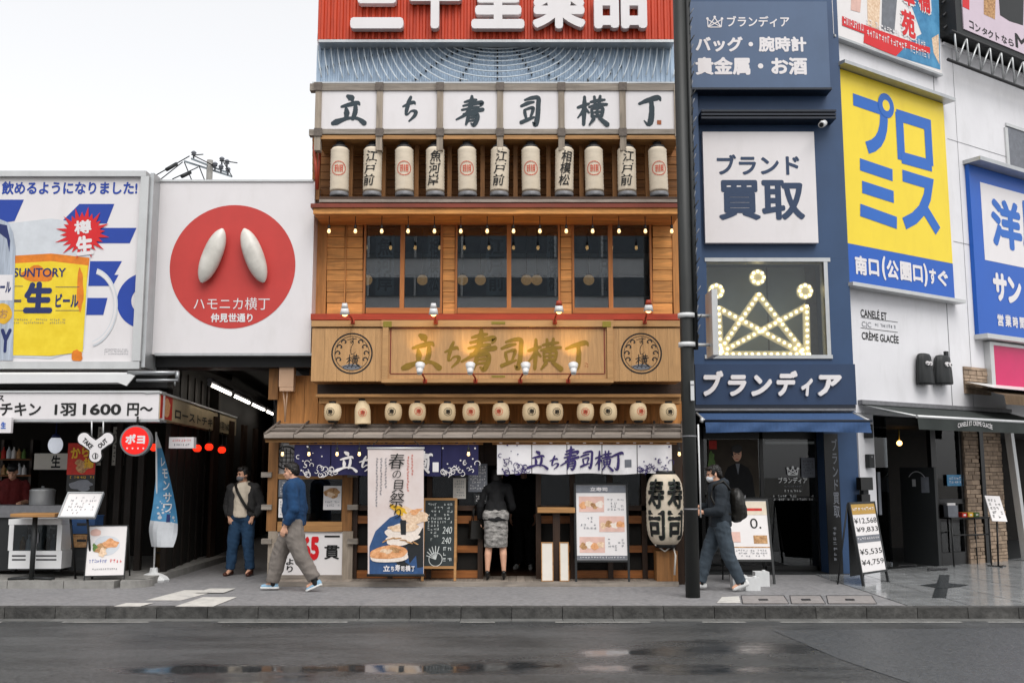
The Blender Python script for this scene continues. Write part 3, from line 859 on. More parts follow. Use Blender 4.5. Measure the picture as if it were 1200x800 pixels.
# ---------------------------------------------------------------- signs of the restaurant
PS = P(14.3)
loc = lambda x, y, Y: tuple(at(x, y, Y))
t = thing('orange_signboard', 'orange corrugated roof sign with big raised white characters', 'sign', loc(582, 48, 14.6))
mb = MB('orange_steel'); corrug(mb, P(14.6), 374, -60, 789, 47, 0, 'orange_steel', .098, .03)
mb.wbox(at(374, 20, 14.7).x, at(789, 20, 14.7).x, 14.62, 14.9, at(0, 47, 14.6).z, at(0, -60, 14.6).z, 'orange_steel')
mb.build('panel', t)
mb = MB('steel'); mb.pb(14.56, 373, 46.5, 790, 49.5, .4, 'steel'); mb.build('lower_edge', t)
mb = MB('white_sign')
for ch, x in zip('三千里薬品', (442, 510, 583.5, 655, 727)):
    text_into(mb, ch, 14.6, x - 31, -36, x + 31, 33.5, .16, 'white_sign', bold=.035, ext=.12, res=4)
mb.build('lettering', t)
# six white panels in a weathered rack
t = thing('panel_rack', 'weathered timber rack of six white character panels above the lantern row', 'sign', loc(585, 158, 14.3))
mb = MB('grey_wood_x', 'grey_wood_z')
mb.pb(PS, 363, 98, 797, 106, .12, 'grey_wood_x'); mb.pb(PS, 362, 151.5, 797, 158.5, .12, 'grey_wood_x')
for x in (372.5, 444.5, 515.5, 586, 658, 730, 794): mb.pb(PS, x - 3.6, 99, x + 3.6, 176 if x < 790 else 160, .13, 'grey_wood_z', off=.012)
mb.pb(PS, 366, 96, 797, 97.6, .3, 'steel')
mb.build('frame', t)
for x in (372.5, 444.5, 515.5, 586, 658, 730):
    for y in (96.5, 150): mb = MB('batten'); mb.pb(PS, x - 4.6, y, x + 4.6, y + 9.2, .15, 'batten', off=.03); mb.build('bracket', t)
for ch, x, dx in zip('立ち寿司横丁', (409, 480, 551, 622, 694, 762), (38, 20, 32, 24, 34, 26)):
    mb = MB('white_sign'); a = x - 32.5; b = x + 32.5
    mb.pb(PS, a, 106.3, b, 151.2, .06, 'white_sign', off=-.02); q = mb.build('panel', t)
    mb = MB('ink_blue'); brush(mb, ch, PS, x - dx / 2, 113, x + dx / 2, 147 if ch != 'ち' else 143, -.017, 'ink_blue', wk=1.65)
    if ch == '丁': 
        pxpoly(mb, PS, [(770, 141), (775, 141), (775, 146), (770, 146)], -.015, 'seal')
    mb.build('lettering', q)

# eleven tall lanterns
def tall_lantern(x, words_, label):
    c = at(x, 231, 14.42)
    t = thing('tall_lantern', label, 'lantern', c, 'tall paper lanterns along the upper ledge')
    H = at(x, 172, 14.42).z - c.z; r = .140
    prof = [(r * .9, .05), (r * .99, .08)]
    n = 26
    for i in range(n + 1): prof.append((r * (1.0 - .035 * (i % 2)), .08 + (H - .14) * i / n))
    prof += [(r * .82, H - .03)]
    mb = MB('lantern_paper'); mb.lathe(c, prof, 'lantern_paper', 26); s = mb.build('shade', t)
    mb = MB('grate_dark', 'grate'); mb.lathe(c, [(r * .98, .0), (r * 1.0, .015), (r * 1.0, .05), (r * .93, .065)], 'grate', 24); mb.build('base_ring', t)
    mb = MB('grate_dark'); mb.lathe(c, [(r * .8, H - .04), (r * .8, H), (r * .5, H + .01), (r * .45, H + .06)], 'grate_dark', 20); mb.build('cap', t)
    def bend(s, z, o):
        a = s / r
        return Vector((c.x + math.sin(a) * (r + o), c.y - math.cos(a) * (r + o), z))
    mb = MB('ink' if words_ else 'ink_red')
    if words_: text_into(mb, words_, 14.42, -.11, c.z + .14, .10, c.z + H - .10, .006, 'ink', bold=.013, vert=True, mpx=True, bend=bend, shear=.12)
    else:
        zz = c.z + H * .52; e = .004
        for i in range(26):
            th = 6.283 * i / 26
            for (ra, rb) in ((.098, .112),):
                q = [(ra * math.cos(th), ra * math.sin(th)), (rb * math.cos(th), rb * math.sin(th)), (rb * math.cos(th + .2), rb * math.sin(th + .2)), (ra * math.cos(th + .2), ra * math.sin(th + .2))]
                mb.poly([bend(a, zz + b, e) for a, b in q], 'ink_red')
        rr = random.Random(int(x))
        for i in range(5):
            a = -.05 + .025 * i
            q = [(a, -.06 + .02 * rr.random()), (a + .012, -.06), (a + .014, .055), (a, .06 - .03 * rr.random())]
            mb.poly([bend(u, zz + v, e + .001) for u, v in q], 'ink_red')
        for i in range(3):
            b = -.04 + .035 * i
            q = [(-.06, b), (.06, b + .01), (.06, b + .022), (-.06, b + .012)]
            mb.poly([bend(u, zz + v, e + .002) for u, v in q], 'ink_red')
    mb.build('lettering' if words_ else 'crest', s)
    t.rotation_euler = (rng.uniform(-.012, .012), rng.uniform(-.022, .022), rng.uniform(-.14, .14))
    return t
names = ['first', 'second', 'third', 'fourth', 'fifth', 'sixth', 'seventh', 'eighth', 'ninth', 'tenth', 'eleventh', 'twelfth', 'thirteenth', 'fourteenth', 'fifteenth', 'sixteenth']
for i, (x, w) in enumerate(zip((397.5, 436, 474, 510, 548, 585, 622.5, 661, 697, 735, 772.5), (None, '江戸前', None, '魚河岸', None, '江戸前', None, '相模松', None, '江戸前', None))):
    tall_lantern(x, w, 'tall white lantern with %s, %s from the left on the ledge' % ('black brush characters' if w else 'a round red crest', names[i]))

# long board with gold lettering and two round crests
YB = 14.28
pbd = P(YB)
t = thing('name_board', 'long pale timber board with gold characters between two round wave crests', 'sign', loc(582, 447, YB))
for x0, st in ((365, 15), (711, 14.4)):
    mb = MB('hinoki')
    for i in range(6): a = x0 + i * st; mb.pb(pbd, a + .1, 384.5, a + st - .1, 446.5, .5, 'hinoki', off=-.02)
    mb.build('end_panel', t)
mb = MB('hinoki')
for i in range(24):
    a = 455 + i * 10.66; mb.pb(pbd, a + .03, 383.5, a + 10.63, 443.5, .4, 'hinoki', off=-.012)
q = mb.build('centre_panel', t)
mb = MB('hinoki_x')
mb.pb(pbd, 365, 375.5, 453, 382.5, .52, 'hinoki_x', off=.0); mb.pb(pbd, 713, 375.5, 797, 382.5, .52, 'hinoki_x', off=.0); mb.pb(pbd, 447, 375, 719, 382.6, .5, 'hinoki_x', off=.03)
mb.pb(pbd, 447, 443.6, 719, 448, .5, 'hinoki_x', off=.03)
mb.pb(pbd, 448, 382.8, 454.8, 443.4, .5, 'hinoki_x', off=.03); mb.pb(pbd, 711.5, 382.8, 718.5, 443.4, .5, 'hinoki_x', off=.03)
mb.build('frame', t)
mb = MB('red_brown')
for a in ((457.5, 384.2, 708.5, 385.2), (457.5, 437.3, 708.5, 438.3), (457, 385.3, 458.3, 437.2), (707.7, 385.3, 709, 437.2)): mb.pb(pbd, *a, .006, 'red_brown', off=-.006)
mb.build('border_line', t)
for a in ((449, 376.5, 459, 383), (706, 376.5, 716, 383), (576, 376.8, 592, 379.6), (576, 440, 592, 442)): mb = MB('brass'); mb.pb(pbd, *a, .01, 'brass', off=.036); mb.build('brass_fitting', t)
mb = MB('gold_paint')
for ch, r in zip('立ち寿司横丁', ((472, 393, 516, 434), (519, 400, 541, 431), (541, 386, 582, 433), (587, 396, 614, 432), (619, 397, 657, 433), (663, 400, 690, 433))): brush(mb, ch, pbd, *r, -.010, 'gold_paint', wk=1.5)
scribble(mb, pbd, 685, 424, 690, 431, 2, 2, -.008, 'seal')
mb.build('lettering', t)
for x in (412.5, 751.5):
    mb = MB('ink')
    s, z = pbd.hit(x, 414, -.02)
    r = .30
    mb.ring(pbd, s, z, r - .022, r, -.018, 'ink'); mb.ring(pbd, s, z, r - .055, r - .047, -.018, 'ink')
    for (ch, y0, y1, w, dx) in (('す', 395, 407, 12, 0), ('し', 406, 416, 9, 1), ('横', 415, 429, 15, 1)): brush(mb, ch, pbd, x - w / 2 + dx, y0, x + w / 2 + dx, y1, -.018, 'ink')
    for sg in (-1, 1):
        for j in range(4):                        # curling waves at both sides
            th = (.9 - .42 * j)
            cx, cz = s + sg * (r - .075) * math.cos(th), z + (r - .075) * math.sin(th)
            a0 = 1.0 if sg > 0 else 3.3
            mb.ring(pbd, cx - sg * .018, cz - .012, .024, .040, -.0175 + .0002 * j, 'ink', 16, a0=-.4 if sg < 0 else -.2, a1=3.4)
            mb.disc(pbd, cx - sg * .04, cz - .02, .011, -.0165, 'ink', 10)
    pts = [(s - .15, z - .185), (s - .08, z - .165), (s, z - .15), (s + .08, z - .165), (s + .15, z - .185), (s + .1, z - .225), (s, z - .24), (s - .1, z - .225)]
    mb.poly([pbd.W(a, b, -.0185) for a, b in pts[::-1]], 'print_grey')
    for i in range(4): mb.ring(pbd, s - .09 + .06 * i, z - .215, .03, .036, -.0155, 'ink', 14, a0=.2, a1=2.9)
    mb.build('crest', t)

# spotlights above and below the board
def spot_lamp(base, head, aim, label, red=True):
    t = thing('spotlight', label, 'spotlight', base, 'small spotlights on the long name board')
    mid = Vector(base) + Vector((0, -.10, .04 if red else 0))
    mb = MB('red_lacquer'); mb.tube([base, mid, Vector(head) + Vector((0, .0, 0))], .014, 'red_lacquer', 6); mb.lathe(Vector(base) - Vector((0, 0, .03)), [(.03, 0), (.03, .06)], 'red_lacquer', 8); mb.build('arm', t)
    a = Vector(aim).normalized()
    h = Vector(head)
    mb = MB('white_enamel' if not red else 'white_enamel', 'red_lacquer')
    mb.tube([h - a * .07, h + a * .0], .035, 'red_lacquer' if red == 2 else 'white_enamel', 10, r2=.05); mb.tube([h, h + a * .09], .05, 'white_enamel', 12, r2=.072); mb.build('head', t)
    mb = MB('bulb_warm'); mb.ball(h + a * .075, .045, 'bulb_warm', n=8); mb.build('bulb', t)
    return t
for i, (bx, hx, hy, lab, rd) in enumerate(((414, 404, 361, 'white spotlight on bent red arm above the round crest next to white billboard', 1), (511, 508, 361, 'white spotlight above the first gold characters of the board', 1), (650, 655, 358, 'red and white spotlight above the gold characters under the widest window', 2), (755, 760, 357, 'red and white spotlight above the round crest beside the pole', 2))):
    b = at(bx, 378, YB) + Vector((0, -.05, 0)); h = at(hx, hy, YB - .28)
    spot_lamp(b, h, (.0, .25, -1), lab, rd)
for i, (hx, hy) in enumerate(((492, 433), (551, 433), (616, 433), (672, 433))):
    b = at(hx + (9 if i < 2 else -9) * .7, 447, YB) + Vector((0, -.03, 0)); h = at(hx, hy, YB - .28)
    spot_lamp(b, h, (0, .6, 1), ('%s of the four spotlights shining up from below the gold characters, counted from the left' % names[i]), 1)
    ld = bpy.data.lights.new('spot_glow', 'SPOT'); ld.energy = 4.5; ld.color = (1, .70, .22); ld.spot_size = R(80); ld.spot_blend = .9; ld.shadow_soft_size = .04
    lo = bpy.data.objects.new('spot_glow', ld); COL.objects.link(lo)
    lo.location = h + Vector((0, .06, .12)); lo.rotation_euler = Vector((0, .55, 1)).to_track_quat('-Z', 'Y').to_euler()

# string of bulbs under the eave, and under the board roof
def pendant(c, top, label, grp, r=.026):
    t = thing('pendant_bulb', label, 'light bulb', c, grp)
    mb = MB('black'); mb.bar(Vector(c) + Vector((0, 0, .05)), (c[0], c[1], top), .006, 'black', 5); mb.build('cord', t)
    mb = MB('black'); mb.lathe(c, [(.016, .03), (.02, .04), (.02, .09), (.008, .10)], 'black', 8); mb.build('socket', t)
    mb = MB('bulb_glass'); mb.lathe(c, [(.002, -r * 1.25), (r * .7, -r * .9), (r, -r * .2), (r * .8, r * .5), (.016, .032)], 'bulb_glass', 12); mb.build('glass_bulb', t)
    return t
proto = None
xs = [385.5 + 30.9 * i for i in range(14)]
for i, x in enumerate(xs):
    c = at(x, 271, 14.32)
    pendant(c, at(x, 250.5, 14.32).z, 'small lit bulb on black cord under the red eave, %s from the left' % names[i], 'bulbs hung along the upper eave')
xs2 = [331, 362, 395, 421, 549, 796]
for i, x in enumerate(xs2):
    c = at(x, 532, 14.19)
    pendant(c, at(x, 518, 14.19).z, 'small lit bulb hanging from board roof before the door curtains, %s from the left' % names[i], 'bulbs hung under the board roof', .023)

# thirteen small lanterns under the beam
def round_lantern(x, y, Rr, label, gourd=False, face=False):
    c = at(x, y, 14.55)
    t = thing('round_lantern', label, 'lantern', c, 'small paper lanterns under the timber beam')
    n = 16; prof = []
    for i in range(n + 1):
        a = -1.15 + 2.3 * i / n
        prof.append((Rr * (math.cos(a) ** .45) * (1 - .045 * (i % 2)), Rr * 1.02 * math.sin(a) * 1.05))
    if gourd: prof = [(Rr * (.9 if z < 0 else .9 - .35 * (z / Rr) ** 2), z * 1.35 + .01) for r, z in prof]
    mb = MB('round_paper'); mb.lathe(c, prof, 'round_paper', 24); s = mb.build('shade', t)
    zt, zb_ = prof[-1][1], prof[0][1]
    mb = MB('lacquer_black'); mb.lathe(c, [(Rr * .55, zt - .005), (Rr * .55, zt + .03), (.01, zt + .035), (.008, zt + .12)], 'lacquer_black', 14); mb.build('cap', t)
    mb = MB('lacquer_black'); mb.lathe(c, [(Rr * .42, zb_ - .035), (Rr * .52, zb_ - .02), (Rr * .55, zb_ + .005)], 'lacquer_black', 14); mb.build('base_ring', t)
    def bend(s_, z, o):
        a = s_ / Rr
        return Vector((c.x + math.sin(a) * (Rr + o), c.y - math.cos(a) * (Rr + o) , c.z + z))
    mb = MB('ink' if face else 'ink_red')
    k = 'ink' if face else 'ink_red'
    for i in range(20):
        th = 6.283 * i / 20
        q = [(ra * math.cos(th + d), ra * math.sin(th + d)) for ra, d in ((.052, 0), (.060, 0), (.060, .25), (.052, .25))]
        mb.poly([bend(a, b, .006) for a, b in q], k)
    text_into(mb, '寿', 14.55, -.036, -.038, .036, .036, .007, k, bold=.03, mpx=True, bend=bend)
    mb.build('crest', s)
    t.rotation_euler = (rng.uniform(-.05, .05), rng.uniform(-.05, .05), rng.uniform(-.25, .25))
    return t
lx = (390, 425, 461, 489, 524, 552, 587, 622, 650, 686, 713, 748, 783)
for i, x in enumerate(lx):
    g = i == 1; f = i in (0, 2, 4, 7, 8, 10, 12)
    lab = ('gourd-shaped paper lantern, the only tall one among the small round lanterns' if g else 'small round paper lantern with %s crest, %s from the left under the beam' % ('black' if f else 'red', names[i]))
    round_lantern(x, 482.5 if not g else 484, .128, lab, g, f)

# door curtains
def noren(x0, x1, y0, y1, Y, base, ink, label, chars, parts, seal, wave_l, wave_r):
    pl = P(Y)
    t = thing('door_curtain', label, 'door curtain', loc((x0 + x1) / 2, y1, Y))
    mb = MB('post_wood'); a, b = at(x0 - 5, y0 + 1.2, Y), at(x1 + 5, y0 + 1.2, Y); mb.bar(a, b, .014, 'post_wood', 8); mb.build('rod', t)
    s0, s1, z0, z1 = pl.rect(x0, y0, x1, y1)
    def fold(s, z, o):
        f = (z1 - z) / (z1 - z0)
        return Vector((s, Y - o - .022 * f * math.sin(s * 9.0 + 1.3 * math.sin(s * 3)) - .014 * f * math.sin(s * 23 + 2) + .03 * f, z + .010 * f * math.sin(s * 7.3)))
    n = parts
    for i in range(n):
        mb = MB(base)
        a, b = s0 + (s1 - s0) * i / n + .006, s0 + (s1 - s0) * (i + 1) / n - .006
        nx, nz = 18, 8
        vs = [fold(a + (b - a) * u / nx, z1 - (z1 - z0) * w / nz, 0) for w in range(nz + 1) for u in range(nx + 1)]
        fs = [(w * (nx + 1) + u, w * (nx + 1) + u + 1, (w + 1) * (nx + 1) + u + 1, (w + 1) * (nx + 1) + u) for w in range(nz) for u in range(nx)]
        mb.add(vs, [f[::-1] for f in fs], base, True)
        mb.build('cloth_panel', t)
    mb = MB(base)
    for i in range(2 * n + 1):
        s = s0 + (s1 - s0) * (i + .25) / (2 * n + .5); mb.box(pl, s - .02, s + .02, z1 - .01, z1 + .05, -.016, .018, base)
    mb.build('loop', t)
    mb = MB(ink)
    for ch, r in chars: brush(mb, ch, pl, *r, .010, ink, bend=fold, wk=1.35)
    if seal:
        a, b, c_, d = pl.rect(*seal); mb.poly([fold(q, w, .008) for q, w in ((a, c_), (b, c_), (b, d), (a, d))], 'print_grey' if ink != 'white_print' else 'white_print')
    mb.build('lettering', t)
    rr = random.Random(3)
    for (wx0, wx1, wy, up) in (wave_l, wave_r):
        mb = MB(ink)   # foaming waves along the lower corners
        for i in range(22):
            u = rr.random(); x = wx0 + (wx1 - wx0) * u
            hgt = (1 - u) if up < 0 else u
            y = wy - rr.random() * (6 + 24 * hgt ** 2)
            s, z = pl.hit(x, y)
            r = rr.uniform(.022, .045); st = rr.uniform(0, 6)
            vs = []; fs = []
            for j in range(13):
                th = st + 4.4 * j / 12; w = .010
                vs += [fold(s + (r - w) * math.cos(th), z + (r - w) * math.sin(th), .011 + .0004 * i), fold(s + r * math.cos(th), z + r * math.sin(th), .011 + .0004 * i)]
                if j: fs.append((2 * j - 2, 2 * j - 1, 2 * j + 1, 2 * j))
            mb.add(vs, fs, ink)
        for i in range(9):
            u = rr.random(); x = wx0 + (wx1 - wx0) * u; y = wy - 4 - rr.random() * 30
            s, z = pl.hit(x, y); r = rr.uniform(.006, .014)
            mb.poly([fold(s + r * math.cos(j * .785), z + r * math.sin(j * .785), .012) for j in range(8)], ink)
        mb.build('wave_pattern', t)
YN = 14.28
noren(344, 561, 518.5, 557, YN, 'noren_navy', 'white_print', 'dark navy door curtain with white characters and white foaming waves', [('立', (392, 530, 418, 554)), ('ち', (419, 534, 436, 552)), ('寿', (438, 526, 460, 554)), ('司', (462, 530, 478, 552)), ('横', (480, 529, 502, 553)), ('丁', (495, 531, 507, 551))], 5, (507, 541, 514, 552), (345, 395, 556, -1), (517, 560, 556, 1))
noren(582, 788, 518.5, 555, YN, 'noren_white', 'noren_violet', 'white door curtain with violet characters and violet foaming waves', [('立', (618, 529, 642, 550)), ('ち', (643, 533, 656, 549)), ('寿', (657, 523, 679, 550)), ('司', (680, 528, 696, 549)), ('横', (698, 528, 718, 551)), ('丁', (717, 529, 731, 550))], 5, (732, 538, 740, 547), (583, 620, 554, -1), (748, 787, 554, 1))
# ================================================================ billboards and the food stall at the alley's mouth
def frame_box(t, p, x0, y0, x1, y1, w, d, k, name='frame', off=0):
    mb = MB(k)
    for a in ((x0, y0, x1, y0 + w), (x0, y1 - w, x1, y1), (x0, y0 + w, x0 + w, y1 - w), (x1 - w, y0 + w, x1, y1 - w)): mb.pb(p, *a, d, k, off=off)
    return mb.build(name, t)
PBB = P(14.25)
t = thing('beer_billboard', 'blue and white beer billboard with yellow mug in a silver frame', 'billboard', loc(80, 432, 14.25))
mb = MB('white_sign'); mb.pb(PBB, -120, 207, 164, 424, .3, 'white_sign', off=-.04); mb.build('panel', t)
mb = MB('alu', 'steel')
mb.pb(PBB, -125, 200, 171, 206.5, .5, 'alu', off=.02); mb.pb(PBB, -125, 423.5, 163, 432, .5, 'alu', off=.02)
s1_, z0_ = PBB.hit(165, 424, .02); s2_, z1_ = PBB.hit(165, 206.7, .02)
sx = at(167.5, 315, 14.25).x
mb.box(PBB, sx - .09, sx + .03, at(0, 423, 14.25).z, at(0, 206.8, 14.25).z, -.5, .02, 'alu')
mb.box(PBB, sx + .032, sx + .085, at(0, 430, 14.25).z, at(0, 202, 14.25).z, -.5, -.03, 'steel')
mb.build('frame', t)
mb = MB('ad_blue')
for i, q in enumerate(([(-2, 234), (28, 234), (17, 259), (-2, 262)], [(93, 239), (134, 239), (125, 262), (70, 262)], [(118, 267), (160, 267), (152, 285), (110, 285)], [(99, 306), (143, 306), (134, 322), (139, 322), (132, 335), (96, 335)], [(97, 349), (126, 349), (121, 369), (96, 369)])): pxpoly(mb, PBB, q, -.037, 'ad_blue')
s, z = PBB.hit(170, 352, -.037)
mb.ring(PBB, s, z, .20, .41, -.037, 'ad_blue', 40, a0=1.75, a1=4.45)
text_into(mb, '飲めるようになりました!', PBB, 2, 212.5, 161, 228, -.036, 'ad_blue', bold=.03)
mb.build('slogan', t)
mb = MB('glassware', 'beer', 'beer_amber', 'ad_navy', 'white_sign')
pxpoly(mb, PBB, [(8, 262), (60, 256), (101, 262), (106, 300), (98, 408), (60, 420), (8, 418)], -.0345, 'glassware')
pxpoly(mb, PBB, [(10, 300), (60, 297), (105, 302), (102, 330), (10, 326)], -.033, 'beer_amber')
pxpoly(mb, PBB, [(10, 309), (60, 306), (103, 311), (97, 412), (60, 417), (10, 416)], -.031, 'beer')
s, z = PBB.hit(104, 360, -.03)
for r0, r1, k, o in ((.36, .42, 'glassware', -.032), (.37, .40, 'white_sign', -.031)):
    vs = []; fs = []
    for i in range(31):
        a = 1.35 - 2.7 * i / 30
        vs += [PBB.W(s + r0 * math.cos(a) * 1.0, z + r0 * 1.4 * math.sin(a), o), PBB.W(s + r1 * math.cos(a), z + r1 * 1.4 * math.sin(a), o)]
        if i: fs.append((2 * i - 2, 2 * i - 1, 2 * i + 1, 2 * i))
    mb.add(vs, fs, k)
blob(mb, PBB, 45, 322, 18, 9, -.0295, 'beer_amber', 4, .25); blob(mb, PBB, 94, 340, 4, 24, -.0296, 'beer_amber', 6, .2); blob(mb, PBB, 90, 416, 6, 7, -.0296, 'beer_amber', 8, .2)
text_into(mb, 'SUNTORY', PBB, 16, 314, 77, 324.5, -.028, 'ad_navy', bold=.02); text_into(mb, '生', PBB, 28, 330, 62, 367, -.028, 'ad_navy', bold=.05)
text_into(mb, 'ビール', PBB, 65, 344, 92, 360, -.028, 'ad_navy', bold=.04); text_into(mb, 'ー', PBB, 16, 351, 25, 354, -.028, 'ad_navy', bold=.04)
for a in ((16, 335, 27, 335.6), (65, 336, 93, 336.6), (16, 363.4, 27, 364), (65, 363.4, 93, 364)): mb.pb(PBB, *a, .001, 'ad_navy', off=-.028)
scribble(mb, PBB, 16, 373, 77, 380, 2, 26, -.028, 'print_grey')
mb.build('beer_mug_print', t)
mb = MB('ad_red', 'white_sign')
s, z = PBB.hit(97, 273, -.026); pts = []
for i in range(48):
    r = (.40 if i % 4 == 2 else .32) if i % 2 == 0 else .235
    a = 6.283 * i / 48 + .1; pts.append((s + r * math.cos(a) * (1.02 + .1 * math.sin(i * 3.)), z + r * math.sin(a)))
mb.poly([PBB.W(a, b, -.027) for a, b in pts], 'ad_red')
text_into(mb, '樽', PBB, 87, 258, 107, 274, -.025, 'white_sign', bold=.028, rot=.12); text_into(mb, '生', PBB, 89, 276, 109, 299, -.025, 'white_sign', bold=.05, rot=.12)
mb.build('starburst', t)
mb = MB('silver_print', 'ad_navy', 'print_yellow', 'ad_blue', 'white_sign')
pxpoly(mb, PBB, [(-2, 256), (10, 261), (15, 272), (18, 290), (15, 422), (-2, 422)], -.026, 'silver_print')
pxpoly(mb, PBB, [(-2, 262), (8, 264), (12, 282), (11, 296), (8, 280), (-2, 272)], -.025, 'ad_navy')
pxpoly(mb, PBB, [(-2, 322), (15, 322), (14.5, 352), (-2, 352)], -.0245, 'white_sign')
text_into(mb, 'ール', PBB, 0, 330, 13, 343, -.023, 'ad_navy', bold=.04)
blob(mb, PBB, 4, 367, 10, 12, -.0235, 'print_yellow', 5, .06); text_into(mb, 'お', PBB, 0, 362, 9, 373, -.022, 'print_brown', bold=.02)
text_into(mb, 'Y', PBB, 0, 385, 13, 413, -.0225, 'ad_navy', bold=.04)
mb.build('can_print', t)
mb = MB('print_grey'); scribble(mb, PBB, 122, 408, 151, 416, 3, 18, -.036, 'print_grey'); mb.build('small_print', t)

PR = P(14.55)
t = thing('alley_billboard', 'white billboard with a red disc and two pearly capsules over the alley', 'billboard', loc(272, 415, 14.55))
mb = MB('white_sign'); mb.pb(PR, 181.5, 213, 366.5, 415, .45, 'white_sign'); mb.build('panel', t)
mb = MB('alu'); mb.pb(PR, 181, 210.5, 367, 212.8, .47, 'alu', off=.02); mb.pb(PR, 181, 413.5, 367, 416.5, .47, 'steel', off=.015); mb.build('frame', t)
mb = MB('red_disc'); s, z = PR.hit(272.5, 312, .004); mb.disc(PR, s, z, .935, .004, 'red_disc', 72); dsc = mb.build('disc', t)
mb = MB('white_sign'); text_into(mb, 'ハモニカ横丁', PR, 227, 348.5, 316, 363, .008, 'white_sign', bold=.0); text_into(mb, '仲見世通り', PR, 247, 367, 296, 377.5, .008, 'white_sign', bold=.03); mb.build('lettering', dsc)
for (xa, ya, xb, yb) in ((236, 331, 261, 268), (309, 331, 286, 268)):
    a, b = at(xa, ya, 14.45), at(xb, yb, 14.45)
    pts = [a.lerp(b, i / 20) for i in range(21)]
    mb = MB('pearl'); d = (b - a).normalized(); u = Vector((0, -1, 0)); w = d.cross(u)
    vs = []; n = 16
    for i, q in enumerate(pts):
        r = .145 * max(.03, (1 - abs(2 * i / 20 - 1) ** 2.4)) ** .6
        vs += [q + (u * .8 * math.cos(6.283 * j / n) + w * math.sin(6.283 * j / n)) * r for j in range(n)]
    mb.add(vs, [(i * n + j, i * n + (j + 1) % n, (i + 1) * n + (j + 1) % n, (i + 1) * n + j) for i in range(20) for j in range(n)], 'pearl', True)
    mb.build('pearly_capsule', t)
mb = MB('black'); mb.pb(14.7, 100, 416, 372, 430, .5, 'black'); mb.build('support_beam', t)

# alley: side walls, roof, far wall
VX = lambda Y, x0, y0: x0 - .105 * (Y - y0)
axl = -5.12
S = thing('food_stall', 'dark open-fronted food stall under a white fascia beside the alley', 'building', loc(60, 690, 14.6))
mb = MB('near_black', 'room', 'room_mid')
zt = at(0, 424, 14.9).z
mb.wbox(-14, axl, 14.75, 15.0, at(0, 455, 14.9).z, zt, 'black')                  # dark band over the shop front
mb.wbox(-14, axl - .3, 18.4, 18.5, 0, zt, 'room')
mb.wbox(-14, axl - .1, 14.8, 18.5, 3.3, 3.4, 'near_black')
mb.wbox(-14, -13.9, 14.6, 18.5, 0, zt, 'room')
mb.build('shell', S)
mb = MB('near_black')
mb.wbox(-14, axl - .05, 14.35, 18.4, -.01, .10, 'concrete'); mb.build('shop_floor', S)
mb = MB('brick', 'concrete')
pts = [(-14, 14.1)]
for i in range(9):
    a = R(-90 + 11.25 * i); pts.append((-5.42 + .35 * math.cos(a), 14.45 + .35 * math.sin(a)))
x = -14.0
while x < -5.5:
    mb.wbox(x, min(-5.5, x + .78) - .01, 14.1, 14.36, -.01, .10, 'concrete'); x += .78
k = len(pts) - 1
vs = []; fs = []
for i in range(1, len(pts)):
    q = Vector((pts[i][0], pts[i][1], 0)); c = Vector((-5.5, 14.45, 0))
    vs += [Vector((q.x, q.y, -.01)), Vector((q.x, q.y, .10))]
    if i > 1: fs.append((2 * i - 4, 2 * i - 2, 2 * i - 1, 2 * i - 3))
vs.append(Vector((-5.5, 14.4, .10))); m_ = len(vs) - 1
fs += [(2 * i - 3, 2 * i - 1, m_) for i in range(2, len(pts))]
mb.add(vs, fs, 'concrete')
mb.build('step_kerb', S)
M('dark_post', '#1c1510', r=.7, var=.4, sc=4, st=(6, 6, .6))
for x in (118, 133, 146, 160): mb = MB('dark_post'); mb.pb(15.6, x, 495, x + 7, 668, .1, 'dark_post'); mb.build('post', S)
for i in range(8): mb = MB('dark_post'); Y = 15.4 + i * .55; X = VX(Y, axl, 14.3); mb.wbox(X - .1, X - .02, Y, Y + .1, 0, 3.2, 'dark_post'); mb.build('post', S)
mb = MB('near_black'); X0, X1 = VX(15, axl, 14.3), VX(27, axl, 14.3)
mb.add([(X0 - .1, 15.6, 0), (X1 - .1, 27, 0), (X1 - .1, 27, 3.45), (X0 - .1, 15.6, 3.45)], [(0, 1, 2, 3)], 'near_black'); mb.build('alley_side_wall', S)
A = thing('alley_passage', 'dark roofed alley passage between food stall and timber restaurant', 'alley', (-4.6, 15.5, 0))
mb = MB('near_black'); mb.wbox(-14, -3.0, 14.76, 15.1, 3.42, 3.5, 'black'); mb.add([(-5.6, 15.0, 3.45), (-3.0, 15.0, 3.45), (-4.2, 27, 3.45), (-7.2, 27, 3.45)], [(0, 1, 2, 3)], 'near_black'); mb.build('roof', A)  # black front cover added to keep skylight out of the alley
mb = MB('dark_wood_z'); mb.wbox(-7.4, -4.0, 27, 27.1, 0, 3.6, 'room'); mb.build('end_wall', A)
mb = MB('dark_wood'); mb.add([(-3.62, 15.1, 0), (-4.85, 27, 0), (-4.85, 27, 3.45), (-3.62, 15.1, 3.45)], [(0, 1, 2, 3)], 'dark_wood'); mb.build('side_wall', A)
for i in range(5):
    mb = MB('dark_wood_z'); Y = 18 + 1.6 * i; X = VX(Y, -5.05, 14.3) + .02; mb.wbox(X, X + .06, Y, Y + .3, .1, 2.6, 'dark_wood_z'); mb.build('door_post', A)
mb = MB('grate', 'tube_light')
c0, c1 = Vector((-4.86, 15.9, 3.0)), Vector((-5.87, 24.9, 3.0))
